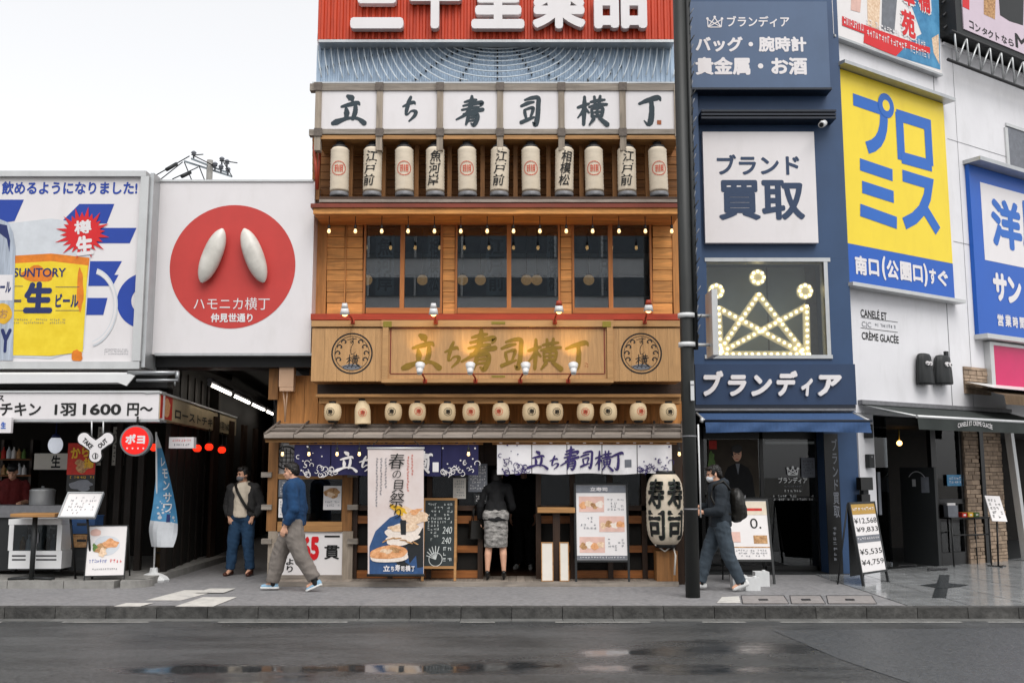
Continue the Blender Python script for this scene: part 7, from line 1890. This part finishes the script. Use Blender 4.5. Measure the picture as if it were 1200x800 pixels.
# ================================================================ people
def caps_mesh(prims, voxel, smooth=4, wrinkle=0, wf=14, seed=0, relax=.5):
    """one continuous skin grown over tapered limbs: ('c', a, b, ra, rb, flat_a, flat_b) or ('e', centre, (rx, ry, rz), rotation)"""
    vs, fs = [], []
    for q in prims:
        b0 = len(vs)
        if q[0] == 'c':
            a, b, ra, rb = Vector(q[1]), Vector(q[2]), q[3], q[4]
            fa, fb = (q[5], q[6]) if len(q) > 5 else (False, False)
            d = (b - a); L_ = d.length; d.normalize(); u = d.cross(Vector((0, 0, 1)) if abs(d.z) < .9 else Vector((1, 0, 0))).normalized(); w = d.cross(u)
            rings = []
            m = 5
            if not fa: rings += [(-ra * math.cos(1.5708 * i / m), ra * math.sin(1.5708 * i / m)) for i in range(1, m)]
            rings += [(0, ra), (L_, rb)]
            if not fb: rings += [(L_ + rb * math.sin(1.5708 * i / m), rb * math.cos(1.5708 * i / m)) for i in range(1, m)]
            n = 14
            for t, r in rings: vs += [a + d * t + (u * math.cos(6.28318 * j / n) + w * math.sin(6.28318 * j / n)) * r for j in range(n)]
        else:
            c, (rx, ry, rz) = Vector(q[1]), q[2]; rm = q[3] if len(q) > 3 else Matrix.Identity(3)
            n, m = 18, 12; rings = list(range(1, m))
            for i in rings:
                t = math.pi * i / m
                vs += [c + rm @ Vector((rx * math.sin(t) * math.cos(6.28318 * j / n), ry * math.sin(t) * math.sin(6.28318 * j / n), -rz * math.cos(t))) for j in range(n)]
        k = len(rings)
        fs += [[b0 + i * n + j, b0 + i * n + (j + 1) % n, b0 + (i + 1) * n + (j + 1) % n, b0 + (i + 1) * n + j] for i in range(k - 1) for j in range(n)]
        fs += [[b0 + j for j in range(n - 1, -1, -1)], [b0 + (k - 1) * n + j for j in range(n)]]
    me = bpy.data.meshes.new('t'); me.from_pydata([tuple(v) for v in vs], [], fs); me.update()
    bm = bmesh.new(); bm.from_mesh(me); bmesh.ops.recalc_face_normals(bm, faces=bm.faces); bm.to_mesh(me); bm.free()
    o = bpy.data.objects.new('t', me); COL.objects.link(o)
    md = o.modifiers.new('r', 'REMESH'); md.mode = 'VOXEL'; md.voxel_size = voxel
    if smooth: sm = o.modifiers.new('s', 'SMOOTH'); sm.factor = relax; sm.iterations = smooth
    r = bpy.data.meshes.new_from_object(o.evaluated_get(bpy.context.evaluated_depsgraph_get()))
    bpy.data.objects.remove(o); bpy.data.meshes.remove(me)
    if wrinkle:
        nn = [v.normal.copy() for v in r.vertices]
        for v, nr_ in zip(r.vertices, nn):
            p = v.co
            f = noise.noise((p.x * wf + seed, p.y * wf, p.z * wf * .7)) + .6 * noise.noise((p.x * wf * 2.3, p.y * wf * 2.3 + seed, p.z * wf * 1.1))
            ridge = 1 - abs(noise.noise((p.x * wf * .8 + 5, p.y * wf * .8 + seed, p.z * wf * 1.5 + p.x * 6))) * 2
            v.co = p + nr_ * wrinkle * (f + .7 * ridge)
    r.polygons.foreach_set('use_smooth', [True] * len(r.polygons))
    return r
class Body:
    """a person standing at g facing deg (0 = +X, 90 = away from the camera)"""
    def __init__(self, label, g, deg, name='person'):
        self.g = Vector(g); a = R(deg); self.F, self.L = Vector((math.cos(a), math.sin(a), 0)), Vector((-math.sin(a), math.cos(a), 0))
        self.t = thing(name, label, 'person', self.g)
        self.rm = Matrix((self.F, self.L, Vector((0, 0, 1)))).transposed()
    def p(self, q): return self.g + self.F * q[0] + self.L * q[1] + Vector((0, 0, q[2]))
    def c(self, a, b, ra, rb, fa=False, fb=False): return ('c', self.p(a), self.p(b), ra, rb, fa, fb)
    def e(self, c, r, rot=None): return ('e', self.p(c), r, (rot @ self.rm) if rot else self.rm)
    def part(self, name, prims, mat, voxel=.011, smooth=4, wrinkle=0, wf=14, seed=0, parent=None, relax=.5):
        me = caps_mesh(prims, voxel, smooth, wrinkle, wf, seed, relax); me.materials.append(MT[mat])
        return link_mesh(me, name, parent or self.t)
    def head(self, hc, turn=0, nod=0, s=1.0):
        """head centre; returns primitives and a frame for the face"""
        rz = Matrix.Rotation(R(turn), 3, 'Z'); ax = rz @ self.L; rn = Matrix.Rotation(R(nod), 3, ax)
        m = rn @ rz; f = m @ self.F; l = m @ self.L; u = m @ Vector((0, 0, 1)); c = self.p(hc)
        q = lambda x, y, z: c + (f * x + l * y + u * z) * s
        rm = Matrix((f, l, u)).transposed()
        E = lambda x, y, z, r: ('e', q(x, y, z), tuple(v * s for v in r), rm)
        Cc = lambda a, b, ra, rb: ('c', q(*a), q(*b), ra * s, rb * s)
        pr = [E(-.012, 0, .035, (.093, .074, .085)), E(.018, 0, -.025, (.070, .060, .082)), E(.048, 0, -.078, (.034, .036, .030)), E(.02, 0, -.06, (.055, .052, .05)),
              Cc((.082, 0, .012), (.102, 0, -.022), .009, .013), E(.098, 0, -.027, (.012, .017, .010)), E(.080, 0, .032, (.012, .046, .010)), E(.088, 0, -.055, (.010, .024, .008)), E(.086, 0, -.066, (.010, .020, .007)),
              E(-.008, .077, -.008, (.020, .009, .032)), E(-.008, -.077, -.008, (.020, .009, .032)), E(.06, .035, -.02, (.02, .02, .018)), E(.06, -.035, -.02, (.02, .02, .018))]
        self.q, self.E, self.C = q, E, Cc
        return pr
    def face(self, parent, mouth=True):
        E = self.E
        self.part('eye', [E(.079, .031, .012, (.010, .013, .007)), E(.079, -.031, .012, (.010, .013, .007))], 'hair', .003, 1, parent=parent)
        self.part('eyebrow', [E(.088, .032, .034, (.006, .020, .004)), E(.088, -.032, .034, (.006, .020, .004))], 'hair', .003, 1, parent=parent)
        if mouth: self.part('lips', [E(.094, 0, -.058, (.006, .022, .006))], 'print_pink', .003, 1, parent=parent)
    def hand(self, wrist, d, palm_n, curl=.6, side=1):
        """palm, four unequal bent fingers and a thumb leaving its side; d forearm direction, palm_n palm normal (world)"""
        w = Vector(wrist); d = Vector(d).normalized(); n = Vector(palm_n); n = (n - d * n.dot(d)).normalized(); x = d.cross(n) * side
        pr = []
        for i, (o, L_) in enumerate(((.028, .070), (.010, .080), (-.009, .074), (-.027, .058))):
            k = w + d * .088 + x * o; pr.append(('c', w + d * .012 + x * o * .6, k, .015, .012))
            a1, a2 = curl * .7, curl * 1.7
            m = k + (d * math.cos(a1) + n * math.sin(a1)) * L_ * .52; pr.append(('c', k, m, .0098, .0088)); pr.append(('c', m, m + (d * math.cos(a2) + n * math.sin(a2)) * L_ * .48, .0088, .0075))
        a = w + d * .03 + x * .026; b = a + (d * .75 + x * .62 + n * .25) * .040; pr += [('c', a, b, .014, .011), ('c', b, b + (d * .95 + x * .12 + n * .35) * .032, .0105, .0085)]
        return pr
def shoe(b, name, heel, toe, mat, sole=None, h=.075, w=.042):
    """shoe from heel to toe points (local) resting flat on its own line"""
    H, T_ = Vector(heel), Vector(toe)
    d = (T_ - H)
    P_ = lambda f, z: tuple(H + d * f + Vector((0, 0, z)))
    o = b.part(name, [b.c(P_(.08, .038), P_(.5, .036), w * .85, w * .95), b.c(P_(.5, .036), P_(.86, .028), w * .98, w * .78), b.c(P_(.12, .05), P_(.2, h + .02), w * .86, w * .9, False, True), b.c(P_(.25, h), P_(.75, .035), w * .72, w * .72)], mat, .008, 3)
    zmin = None
    for v in o.data.vertices:                       # flatten the underside along the sole line
        pos = v.co + ORG[b.t.name] - b.g
        f = max(0, min(1, (Vector((pos.dot(b.F), pos.dot(b.L), 0)) - Vector((H.x, H.y, 0))).dot(Vector((d.x, d.y, 0))) / max(1e-6, d.x ** 2 + d.y ** 2)))
        zl = H.z + d.z * f + .004
        if pos.z < zl: v.co.z += zl - pos.z
    if sole:
        s_ = b.part('sole', [b.c(P_(.06, .012), P_(.5, .012), w * .98, w * 1.06), b.c(P_(.5, .012), P_(.88, .010), w * 1.06, w * .88)], sole, .008, 2, parent=o)
        for v in s_.data.vertices:
            pos = v.co + ORG[b.t.name] - b.g
            f = max(0, min(1, (Vector((pos.dot(b.F), pos.dot(b.L), 0)) - Vector((H.x, H.y, 0))).dot(Vector((d.x, d.y, 0))) / max(1e-6, d.x ** 2 + d.y ** 2)))
            zl, zh = H.z + d.z * f, H.z + d.z * f + .026
            v.co.z += max(0, zl - pos.z) + min(0, zh - pos.z)
    return o

# ---- man in blue sweatshirt striding towards the alley
g = ground(342, 692); g.z = 0
b = Body('man in blue sweatshirt and loose grey trousers striding past the price panel', g, 180)
hn = b.head((.055, 0, 1.60), turn=0, nod=10)
shL, shR = (.0, .18, 1.385), (.0, -.18, 1.385)
elL, wrL = (-.055, .235, 1.10), (.065, .235, .875)
elR, wrR = (-.06, -.235, 1.10), (-.03, -.22, .86)
hipL, knL, anL = (.0, .09, .90), (-.12, .10, .50), (-.33, .10, .135)
hipR, knR, anR = (.0, -.09, .90), (.20, -.09, .50), (.29, -.09, .09)
body = hn + [b.c((.03, 0, 1.55), (.0, 0, 1.42), .055, .062), b.c((0, .10, 1.33), (0, -.10, 1.33), .08, .08), b.c((0, 0, 1.35), (0, 0, .98), .10, .10), b.c((0, .06, .95), (0, -.06, .95), .095, .095)]
for s_, e_, w_ in ((shL, elL, wrL), (shR, elR, wrR)): body += [b.c(s_, e_, .044, .036), b.c(e_, w_, .036, .026)]
for h_, k_, a_ in ((hipL, knL, anL), (hipR, knR, anR)): body += [b.c(h_, k_, .085, .058), b.c(k_, a_, .055, .038)]
body += b.hand(b.p(wrL), b.p(wrL) - b.p(elL) + Vector((0, 0, -.14)), -b.L, .55, 1) + b.hand(b.p(wrR), b.p(wrR) - b.p(elR), b.L, .55, -1)
body += [b.c(anL, (-.24, .10, .07), .035, .028), b.c(anR, (.40, -.09, .045), .035, .028)]
o = b.part('body', body, 'skin', .0075, 3); b.face(o)
E_ = b.E
b.part('hair', [E_(-.022, 0, .050, (.092, .079, .075)), E_(-.062, 0, .0, (.052, .078, .07)), E_(.035, 0, .092, (.052, .060, .028)), E_(-.02, .058, .02, (.03, .026, .045)), E_(-.02, -.058, .02, (.03, .026, .045))], 'hair', .006, 1, .007, 45)
b.part('sweatshirt', [b.c((0, .11, 1.36), (0, -.11, 1.36), .098, .098), b.c((.005, .0, 1.37), (.0, 0, 1.10), .155, .165), b.c((0, .05, 1.15), (-.005, .05, .87), .145, .150, False, True), b.c((0, -.05, 1.15), (-.005, -.05, .87), .145, .150, False, True), b.c((.0, 0, 1.40), (.018, 0, 1.475), .088, .070, False, True), b.c(shL, elL, .085, .078), b.c(elL, (wrL[0] - .005, wrL[1], wrL[2] + .02), .078, .052, False, True), b.c(shR, elR, .085, .078), b.c(elR, (wrR[0], wrR[1], wrR[2] + .03), .078, .052, False, True)], 'knit_blue', .011, 4, .009, 9, 3)
tr = [b.c((0, .06, .92), (0, -.06, .92), .135, .135), b.c((-.01, .07, .93), (-.03, .09, .72), .135, .135), b.c((.01, -.07, .93), (.07, -.09, .72), .135, .132), b.c((-.03, .09, .74), knL, .135, .108), b.c(knL, (-.315, .10, .175), .108, .085, False, True), b.c((.07, -.09, .74), knR, .132, .112), b.c(knR, (.285, -.09, .10), .112, .086, False, True)]
b.part('trousers', tr, 'trouser_grey', .011, 4, .012, 8, 9)
b.part('sock', [b.c((-.30, .10, .22), (anL[0] - .005, .10, .11), .05, .046)], 'black', .008, 2); b.part('sock', [b.c((.275, -.09, .20), (.275, -.09, .08), .05, .046)], 'black', .008, 2)
shoe(b, 'shoe', (-.405, .10, .085), (-.215, .10, .0), 'shoe_blue', 'shoe_white', .062, .039); shoe(b, 'shoe', (.215, -.09, .02), (.45, -.09, .02), 'shoe_blue', 'shoe_white', .062, .039)

# ---- man in dark cardigan standing at the alley's mouth
g = ground(282, 674); g.z = 0
b = Body('masked man in dark open jacket and blue jeans standing in the alley mouth', g, -96)
hn = b.head((.04, .0, 1.555), turn=-38, nod=6)
shL, shR = (0, .19, 1.345), (0, -.19, 1.345)
elL, wrL = (-.06, .275, 1.06), (.075, .19, .90)
elR, wrR = (-.06, -.275, 1.06), (.075, -.19, .90)
hipL, knL, anL = (0, .09, .86), (.03, .115, .47), (.0, .145, .09)
hipR, knR, anR = (0, -.09, .86), (.03, -.13, .47), (.0, -.17, .09)
body = hn + [b.c((.02, 0, 1.50), (0, 0, 1.38), .055, .062), b.c((0, .11, 1.29), (0, -.11, 1.29), .08, .08), b.c((0, 0, 1.31), (0, 0, .95), .10, .10), b.c((0, .06, .92), (0, -.06, .92), .095, .095)]
for s_, e_, w_ in ((shL, elL, wrL), (shR, elR, wrR)): body += [b.c(s_, e_, .044, .036), b.c(e_, w_, .036, .026)]
for h_, k_, a_ in ((hipL, knL, anL), (hipR, knR, anR)): body += [b.c(h_, k_, .085, .058), b.c(k_, a_, .055, .038), b.c(a_, (a_[0] + .12, a_[1], .045), .035, .028)]
body += b.hand(b.p(wrL), b.F * .25 - b.L * .55 + Vector((0, 0, -.7)), -b.F, .7, 1) + b.hand(b.p(wrR), b.F * .25 + b.L * .55 + Vector((0, 0, -.7)), -b.F, .7, -1)
o = b.part('body', body, 'skin', .0075, 3); b.face(o, False)
E_ = b.E
b.part('hair', [E_(-.024, 0, .050, (.092, .080, .076)), E_(-.06, 0, .0, (.052, .078, .07)), E_(.040, 0, .088, (.050, .062, .030)), E_(-.0, .064, .03, (.03, .022, .04)), E_(-.0, -.064, .03, (.03, .022, .04))], 'hair', .006, 1, .007, 45)
b.part('face_mask', [E_(.058, 0, -.050, (.056, .062, .046)), E_(.092, 0, -.035, (.022, .03, .03)), E_(.02, 0, -.035, (.03, .079, .012))], 'mask_grey', .006, 2)
b.part('hooded_shirt', [b.c((.015, .08, 1.31), (.015, -.08, 1.31), .105, .105), b.c((.02, 0, 1.32), (.02, 0, .90), .135, .145, False, True), b.c((-.02, 0, 1.38), (-.01, 0, 1.45), .105, .085, False, True), b.c((.06, .05, 1.40), (.10, .07, 1.32), .03, .03), b.c((.06, -.05, 1.40), (.10, -.07, 1.32), .03, .03)], 'cream', .011, 3, .008, 9)
jk = [b.c((-.015, .14, 1.33), (-.015, -.14, 1.33), .098, .098), b.c((-.035, .085, 1.32), (-.03, .10, .90), .125, .125, False, True), b.c((-.035, -.085, 1.32), (-.03, -.10, .90), .125, .125, False, True), b.c((.03, .145, 1.30), (.05, .15, .92), .075, .075, False, True), b.c((.03, -.145, 1.30), (.05, -.15, .92), .075, .075, False, True), b.c(shL, elL, .082, .075), b.c(elL, (.055, .205, .925), .075, .055, False, True), b.c(shR, elR, .082, .075), b.c(elR, (.055, -.205, .925), .075, .055, False, True)]
b.part('jacket', jk, 'jacket_grey', .011, 3, .010, 9, 4)
strap = [b.p(q) for q in ((.10, -.10, 1.42), (.165, -.04, 1.30), (.175, .04, 1.17), (.165, .12, 1.05), (.10, .20, .97))]
mb = MB('leather'); [mb.obox((strap[i] + strap[i + 1]) / 2, ((strap[i + 1] - strap[i]).length + .02, .045, .012), (strap[i + 1] - strap[i], (strap[i + 1] - strap[i]).cross(b.F), b.F), 'leather') for i in range(4)]; mb.build('bag_strap', b.t)
tr = [b.c((0, .06, .90), (0, -.06, .90), .128, .128), b.c(hipL, knL, .112, .085), b.c(knL, (anL[0], anL[1], .10), .085, .068, False, True), b.c(hipR, knR, .112, .085), b.c(knR, (anR[0], anR[1], .10), .085, .068, False, True)]
b.part('jeans', tr, 'jean_blue', .011, 3, .010, 10, 7)
for a_ in (anL, anR): shoe(b, 'shoe', (-.08, a_[1], .0), (.19, a_[1] + .03 * (1 if a_[1] > 0 else -1), .0), 'shoe_brown')

# ---- woman at the restaurant's doorway, seen from behind
g = at(581, 678, 14.62); g.z = .066
b = Body('woman in black jacket and patterned skirt leaning in between the door curtains', g, 88)
hn = b.head((.20, 0, 1.47), nod=22)
shL, shR = (.09, .16, 1.30), (.09, -.16, 1.30)
elL, wrL = (.06, .235, 1.04), (.14, .235, .83)
elR, wrR = (.14, -.225, 1.03), (.30, -.13, .98)
hipL, knL, anL = (.0, .085, .86), (.02, .10, .48), (-.02, .12, .125)
hipR, knR, anR = (.0, -.085, .86), (.02, -.10, .48), (.0, -.115, .125)
body = hn + [b.c((.17, 0, 1.42), (.11, 0, 1.33), .045, .052), b.c((.09, .09, 1.26), (.09, -.09, 1.26), .07, .07), b.c((.09, 0, 1.28), (.02, 0, .97), .085, .085), b.c((0, .06, .92), (0, -.06, .92), .085, .085)]
for s_, e_, w_ in ((shL, elL, wrL), (shR, elR, wrR)): body += [b.c(s_, e_, .038, .030), b.c(e_, w_, .030, .022)]
for h_, k_, a_ in ((hipL, knL, anL), (hipR, knR, anR)): body += [b.c(h_, k_, .085, .054), b.c(k_, ((k_[0] + a_[0]) / 2 - .018, (k_[1] + a_[1]) / 2, .36), .050, .052), b.c(((k_[0] + a_[0]) / 2 - .018, (k_[1] + a_[1]) / 2, .36), a_, .052, .030), b.c(a_, (a_[0] + .13, a_[1], .03), .028, .022)]
body += b.hand(b.p(wrL), Vector((0, 0, -1)), -b.L, 1.1, 1) + b.hand(b.p(wrR), b.F, Vector((0, 0, -1)), .6, -1)
o = b.part('body', body, 'skin', .0075, 3); b.face(o)
E_ = b.E
b.part('hair', [E_(-.02, 0, .05, (.098, .086, .085)), E_(-.06, 0, -.03, (.058, .083, .095)), E_(.03, .066, -.02, (.04, .022, .085)), E_(.03, -.066, -.02, (.04, .022, .085)), E_(-.07, 0, -.10, (.035, .07, .06))], 'hair', .008, 2, .003, 50)
b.part('jacket', [b.c((.085, .10, 1.28), (.085, -.10, 1.28), .09, .09), b.c((.09, 0, 1.30), (.03, 0, 1.02), .115, .108), b.c((.03, .045, 1.04), (.0, .055, .82), .105, .136, False, True), b.c((.03, -.045, 1.04), (.0, -.055, .82), .105, .136, False, True), b.c(shL, elL, .066, .058), b.c(elL, (wrL[0], wrL[1], wrL[2] + .02), .058, .042, False, True), b.c(shR, elR, .066, .058), b.c(elR, (wrR[0] - .02, wrR[1], wrR[2]), .058, .042, False, True)], 'jacket_black', .011, 3, .008, 9, 6)
b.part('skirt', [b.c((0, .07, .90), (0, -.07, .90), .125, .125), b.c((0, .055, .88), (.01, .05, .46), .122, .118, False, True), b.c((0, -.055, .88), (.01, -.05, .46), .122, .118, False, True)], 'skirt', .011, 3, .005, 8, 2)
for a_ in (anL, anR):
    o = b.part('shoe', [b.c((a_[0] - .035, a_[1], .10), (a_[0] + .05, a_[1], .075), .034, .036), b.c((a_[0] + .05, a_[1], .07), (a_[0] + .155, a_[1], .022), .036, .026), b.c((a_[0] - .045, a_[1], .10), (a_[0] - .045, a_[1], .005), .022, .013, False, True)], 'lacquer_black', .006, 2)
hb = b.p((.10, .30, .57))
t = thing('handbag', 'black handbag hanging from the arm of the woman in the patterned skirt', 'handbag', hb)
mb = MB('leather'); pts = [(-.10, 0), (.10, 0), (.085, .26), (-.085, .26)]; pl = PL(hb.x, hb.y - .0, 25)
mb.prism(pl, [(x, hb.z + z) for x, z in pts], -.05, .05, 'leather'); mb.build('body', t)
mb = MB('leather')
for o_ in (-.035, .035): mb.tube([pl.W(-.05, hb.z + .25, o_), pl.W(-.04, hb.z + .40, o_ * .5), pl.W(.0, hb.z + .48, 0), pl.W(.04, hb.z + .40, o_ * .5), pl.W(.05, hb.z + .25, o_)], .009, 'leather', 6)
mb.build('handle', t)

# ---- person inside the doorway, only shoes and trousers catch the light
g = Vector((at(614, 600, 16.3).x, 16.3, .06))
b = Body('dark-clothed person with white shoes standing inside the restaurant doorway', g, -100)
hn = b.head((.03, 0, 1.56))
body = hn + [b.c((.02, 0, 1.51), (0, 0, 1.38), .052, .06), b.c((0, .10, 1.29), (0, -.10, 1.29), .095, .095), b.c((0, 0, 1.3), (0, 0, .95), .115, .115)]
for s in (1, -1): body += [b.c((0, .18 * s, 1.34), (-.02, .23 * s, 1.05), .052, .04), b.c((-.02, .23 * s, 1.05), (.10, .20 * s, .84), .04, .027), b.c((0, .09 * s, .88), (.01, .10 * s, .47), .085, .056), b.c((.01, .10 * s, .47), (0, .10 * s, .08), .054, .036)] + b.hand(b.p((.10, .20 * s, .84)), Vector((0, 0, -1)) + b.F * .3, -b.L * s, .5, s)
o = b.part('body', body, 'skin', .0085, 3); b.face(o)
E_ = b.E
b.part('hair', [E_(-.022, 0, .055, (.096, .084, .078)), E_(-.06, 0, .0, (.05, .078, .07)), E_(.045, 0, .085, (.05, .066, .034))], 'hair', .009, 2)
b.part('jacket', [b.c((0, .12, 1.31), (0, -.12, 1.31), .095, .095), b.c((0, .05, 1.32), (0, .06, .84), .13, .135, False, True), b.c((0, -.05, 1.32), (0, -.06, .84), .13, .135, False, True)] + [b.c((0, .18 * s, 1.34), (-.02, .23 * s, 1.05), .075, .065) for s in (1, -1)] + [b.c((-.02, .23 * s, 1.05), (.09, .20 * s, .87), .065, .045, False, True) for s in (1, -1)], 'jacket_black', .012, 3, .008)
b.part('trousers', [b.c((0, .05, .90), (0, -.05, .90), .125, .125)] + [b.c((0, .09 * s, .88), (.01, .10 * s, .47), .105, .08) for s in (1, -1)] + [b.c((.01, .10 * s, .47), (0, .10 * s, .08), .08, .066, False, True) for s in (1, -1)], 'jacket_black', .012, 3, .008)
for s in (1, -1): shoe(b, 'shoe', (-.08, .10 * s, 0), (.19, .13 * s, 0), 'shoe_white')

# ---- man with backpack passing behind the pole
g = ground(846, 692); g.z = 0
b = Body('masked man in dark hooded jacket with black backpack walking behind the pole', g, 180)
hn = b.head((.07, 0, 1.565), nod=14)
shL, shR = (.01, .18, 1.36), (.01, -.18, 1.36)
elL, wrL = (.04, .235, 1.075), (.27, .17, 1.055)
elR, wrR = (.10, -.22, 1.10), (.28, -.10, 1.12)
hipL, knL, anL = (.0, .09, .88), (-.08, .10, .48), (-.25, .10, .125)
hipR, knR, anR = (.0, -.09, .88), (.17, -.09, .49), (.27, -.09, .105)
body = hn + [b.c((.045, 0, 1.51), (.0, 0, 1.40), .055, .062), b.c((0, .10, 1.31), (0, -.10, 1.31), .08, .08), b.c((0, 0, 1.33), (0, 0, .97), .10, .10), b.c((0, .06, .94), (0, -.06, .94), .095, .095)]
for s_, e_, w_ in ((shL, elL, wrL), (shR, elR, wrR)): body += [b.c(s_, e_, .044, .036), b.c(e_, w_, .036, .026)]
for h_, k_, a_ in ((hipL, knL, anL), (hipR, knR, anR)): body += [b.c(h_, k_, .085, .058), b.c(k_, a_, .055, .038)]
body += b.hand(b.p(wrL), b.F + Vector((0, 0, .15)), -b.L, .9, 1) + b.hand(b.p(wrR), b.F + b.L * .2, b.L, .9, -1)
body += [b.c(anL, (-.14, .10, .05), .035, .028), b.c(anR, (.37, -.09, .045), .035, .028)]
o = b.part('body', body, 'skin', .0075, 3); b.face(o, False)
E_ = b.E
b.part('hair', [E_(-.024, 0, .050, (.093, .080, .077)), E_(-.062, 0, -.005, (.052, .080, .075)), E_(.042, 0, .090, (.052, .062, .030)), E_(.0, .064, .03, (.032, .022, .04)), E_(.0, -.064, .03, (.032, .022, .04))], 'hair', .006, 1, .007, 45)
b.part('face_mask', [E_(.058, 0, -.050, (.056, .062, .048)), E_(.094, 0, -.035, (.022, .03, .03)), E_(.02, 0, -.03, (.03, .079, .012))], 'mask_white', .006, 2)
jk = [b.c((0, .11, 1.34), (0, -.11, 1.34), .10, .10), b.c((0, 0, 1.35), (0, 0, 1.08), .15, .15), b.c((0, .05, 1.12), (0, .05, .86), .138, .142, False, True), b.c((0, -.05, 1.12), (0, -.05, .86), .138, .142, False, True), b.c((-.06, .04, 1.43), (-.06, -.04, 1.43), .075, .075), b.c((-.03, 0, 1.42), (.0, 0, 1.49), .10, .085, False, True), b.c(shL, elL, .082, .072), b.c(elL, (wrL[0] - .02, wrL[1], wrL[2]), .072, .05, False, True), b.c(shR, elR, .082, .072), b.c(elR, (wrR[0] - .02, wrR[1], wrR[2]), .072, .05, False, True)]
b.part('jacket', jk, 'jacket_navy', .011, 3, .009, 9, 8)
tr = [b.c((0, .06, .91), (0, -.06, .91), .130, .130), b.c(hipL, knL, .115, .088), b.c(knL, (anL[0] + .01, anL[1], .12), .088, .070, False, True), b.c(hipR, knR, .115, .088), b.c(knR, (anR[0] - .005, anR[1], .115), .088, .070, False, True)]
b.part('jeans', tr, 'jean_grey', .011, 3, .011, 9, 5)
b.part('sock', [b.c((-.225, .10, .21), (-.25, .10, .115), .045, .042)], 'black', .008, 2); b.part('sock', [b.c((.255, -.09, .20), (.255, -.09, .09), .045, .042)], 'black', .008, 2)
shoe(b, 'shoe', (-.335, .10, .075), (-.12, .10, .0), 'shoe_white'); shoe(b, 'shoe', (.195, -.09, .02), (.44, -.09, .035), 'shoe_white')
bp = b.p((-.24, .03, 1.0))
t = thing('backpack', 'black backpack worn by the man walking behind the pole', 'backpack', bp)
me = caps_mesh([b.e((-.235, 0.02, 1.16), (.11, .15, .22)), b.c((-.22, .02, 1.02), (-.22, .02, 1.28), .11, .10), b.c((-.30, .02, 1.02), (-.30, .02, 1.12), .07, .065)], .010, 3, .004, 14); me.materials.append(MT['leather']); link_mesh(me, 'body', t)
mb = MB('leather')
for s in (.13, -.13): mb.tube([b.p((-.13, s * .9, 1.35)), b.p((-.03, s, 1.475)), b.p((.10, s, 1.41)), b.p((.145, s, 1.26)), b.p((.05, s * 1.25, 1.06)), b.p((-.12, s * 1.1, 1.03))], .017, 'leather', 6)
mb.build('strap', t)
mb = MB('grate'); mb.tube([b.p((-.325, .10, 1.24)), b.p((-.35, .02, 1.28)), b.p((-.325, -.06, 1.24))], .006, 'grate', 5); mb.build('zip_pull', t)

# ---- stall cook half hidden behind the counter
g = Vector((at(12, 600, 15.9).x, 15.9, .10))
b = Body('stall cook in dark red shirt and black cap behind the counter', g, -70)
hn = b.head((.05, 0, 1.50), nod=18)
body = hn + [b.c((.02, 0, 1.45), (0, 0, 1.34), .052, .06), b.c((0, .10, 1.25), (0, -.10, 1.25), .095, .095), b.c((0, 0, 1.27), (0, 0, .92), .11, .11)]
for s in (1, -1): body += [b.c((0, .18 * s, 1.30), (.03, .24 * s, 1.04), .052, .04), b.c((.03, .24 * s, 1.04), (.27, .15 * s, 1.02), .04, .027), b.c((0, .09 * s, .86), (.01, .10 * s, .46), .08, .056), b.c((.01, .10 * s, .46), (0, .10 * s, .08), .054, .036), b.c((0, .10 * s, .08), (.13, .10 * s, .04), .035, .03)] + b.hand(b.p((.27, .15 * s, 1.02)), b.F, Vector((0, 0, -1)), .6, s)
o = b.part('body', body, 'skin', .0085, 3); b.face(o)
E_ = b.E
b.part('hair', [E_(-.03, 0, .03, (.09, .080, .075)), E_(-.06, 0, -.01, (.05, .076, .07))], 'hair', .009, 2)
b.part('cap', [E_(-.012, 0, .068, (.10, .085, .065)), E_(.09, 0, .055, (.06, .06, .012))], 'black', .008, 2)
M('shirt_red', '#5a1616', r=.9, var=.2, sc=10)
b.part('shirt', [b.c((0, .12, 1.27), (0, -.12, 1.27), .095, .095), b.c((0, .05, 1.28), (0, .06, .80), .125, .13, False, True), b.c((0, -.05, 1.28), (0, -.06, .80), .125, .13, False, True)] + [b.c((0, .18 * s, 1.30), (.03, .24 * s, 1.04), .072, .066, False, True) for s in (1, -1)], 'shirt_red', .012, 3, .008)
b.part('trousers', [b.c((0, .05, .88), (0, -.05, .88), .12, .12)] + [b.c((0, .09 * s, .86), (.01, .10 * s, .46), .10, .08) for s in (1, -1)] + [b.c((.01, .10 * s, .46), (0, .10 * s, .05), .08, .066, False, True) for s in (1, -1)], 'jacket_black', .012, 3, .008)
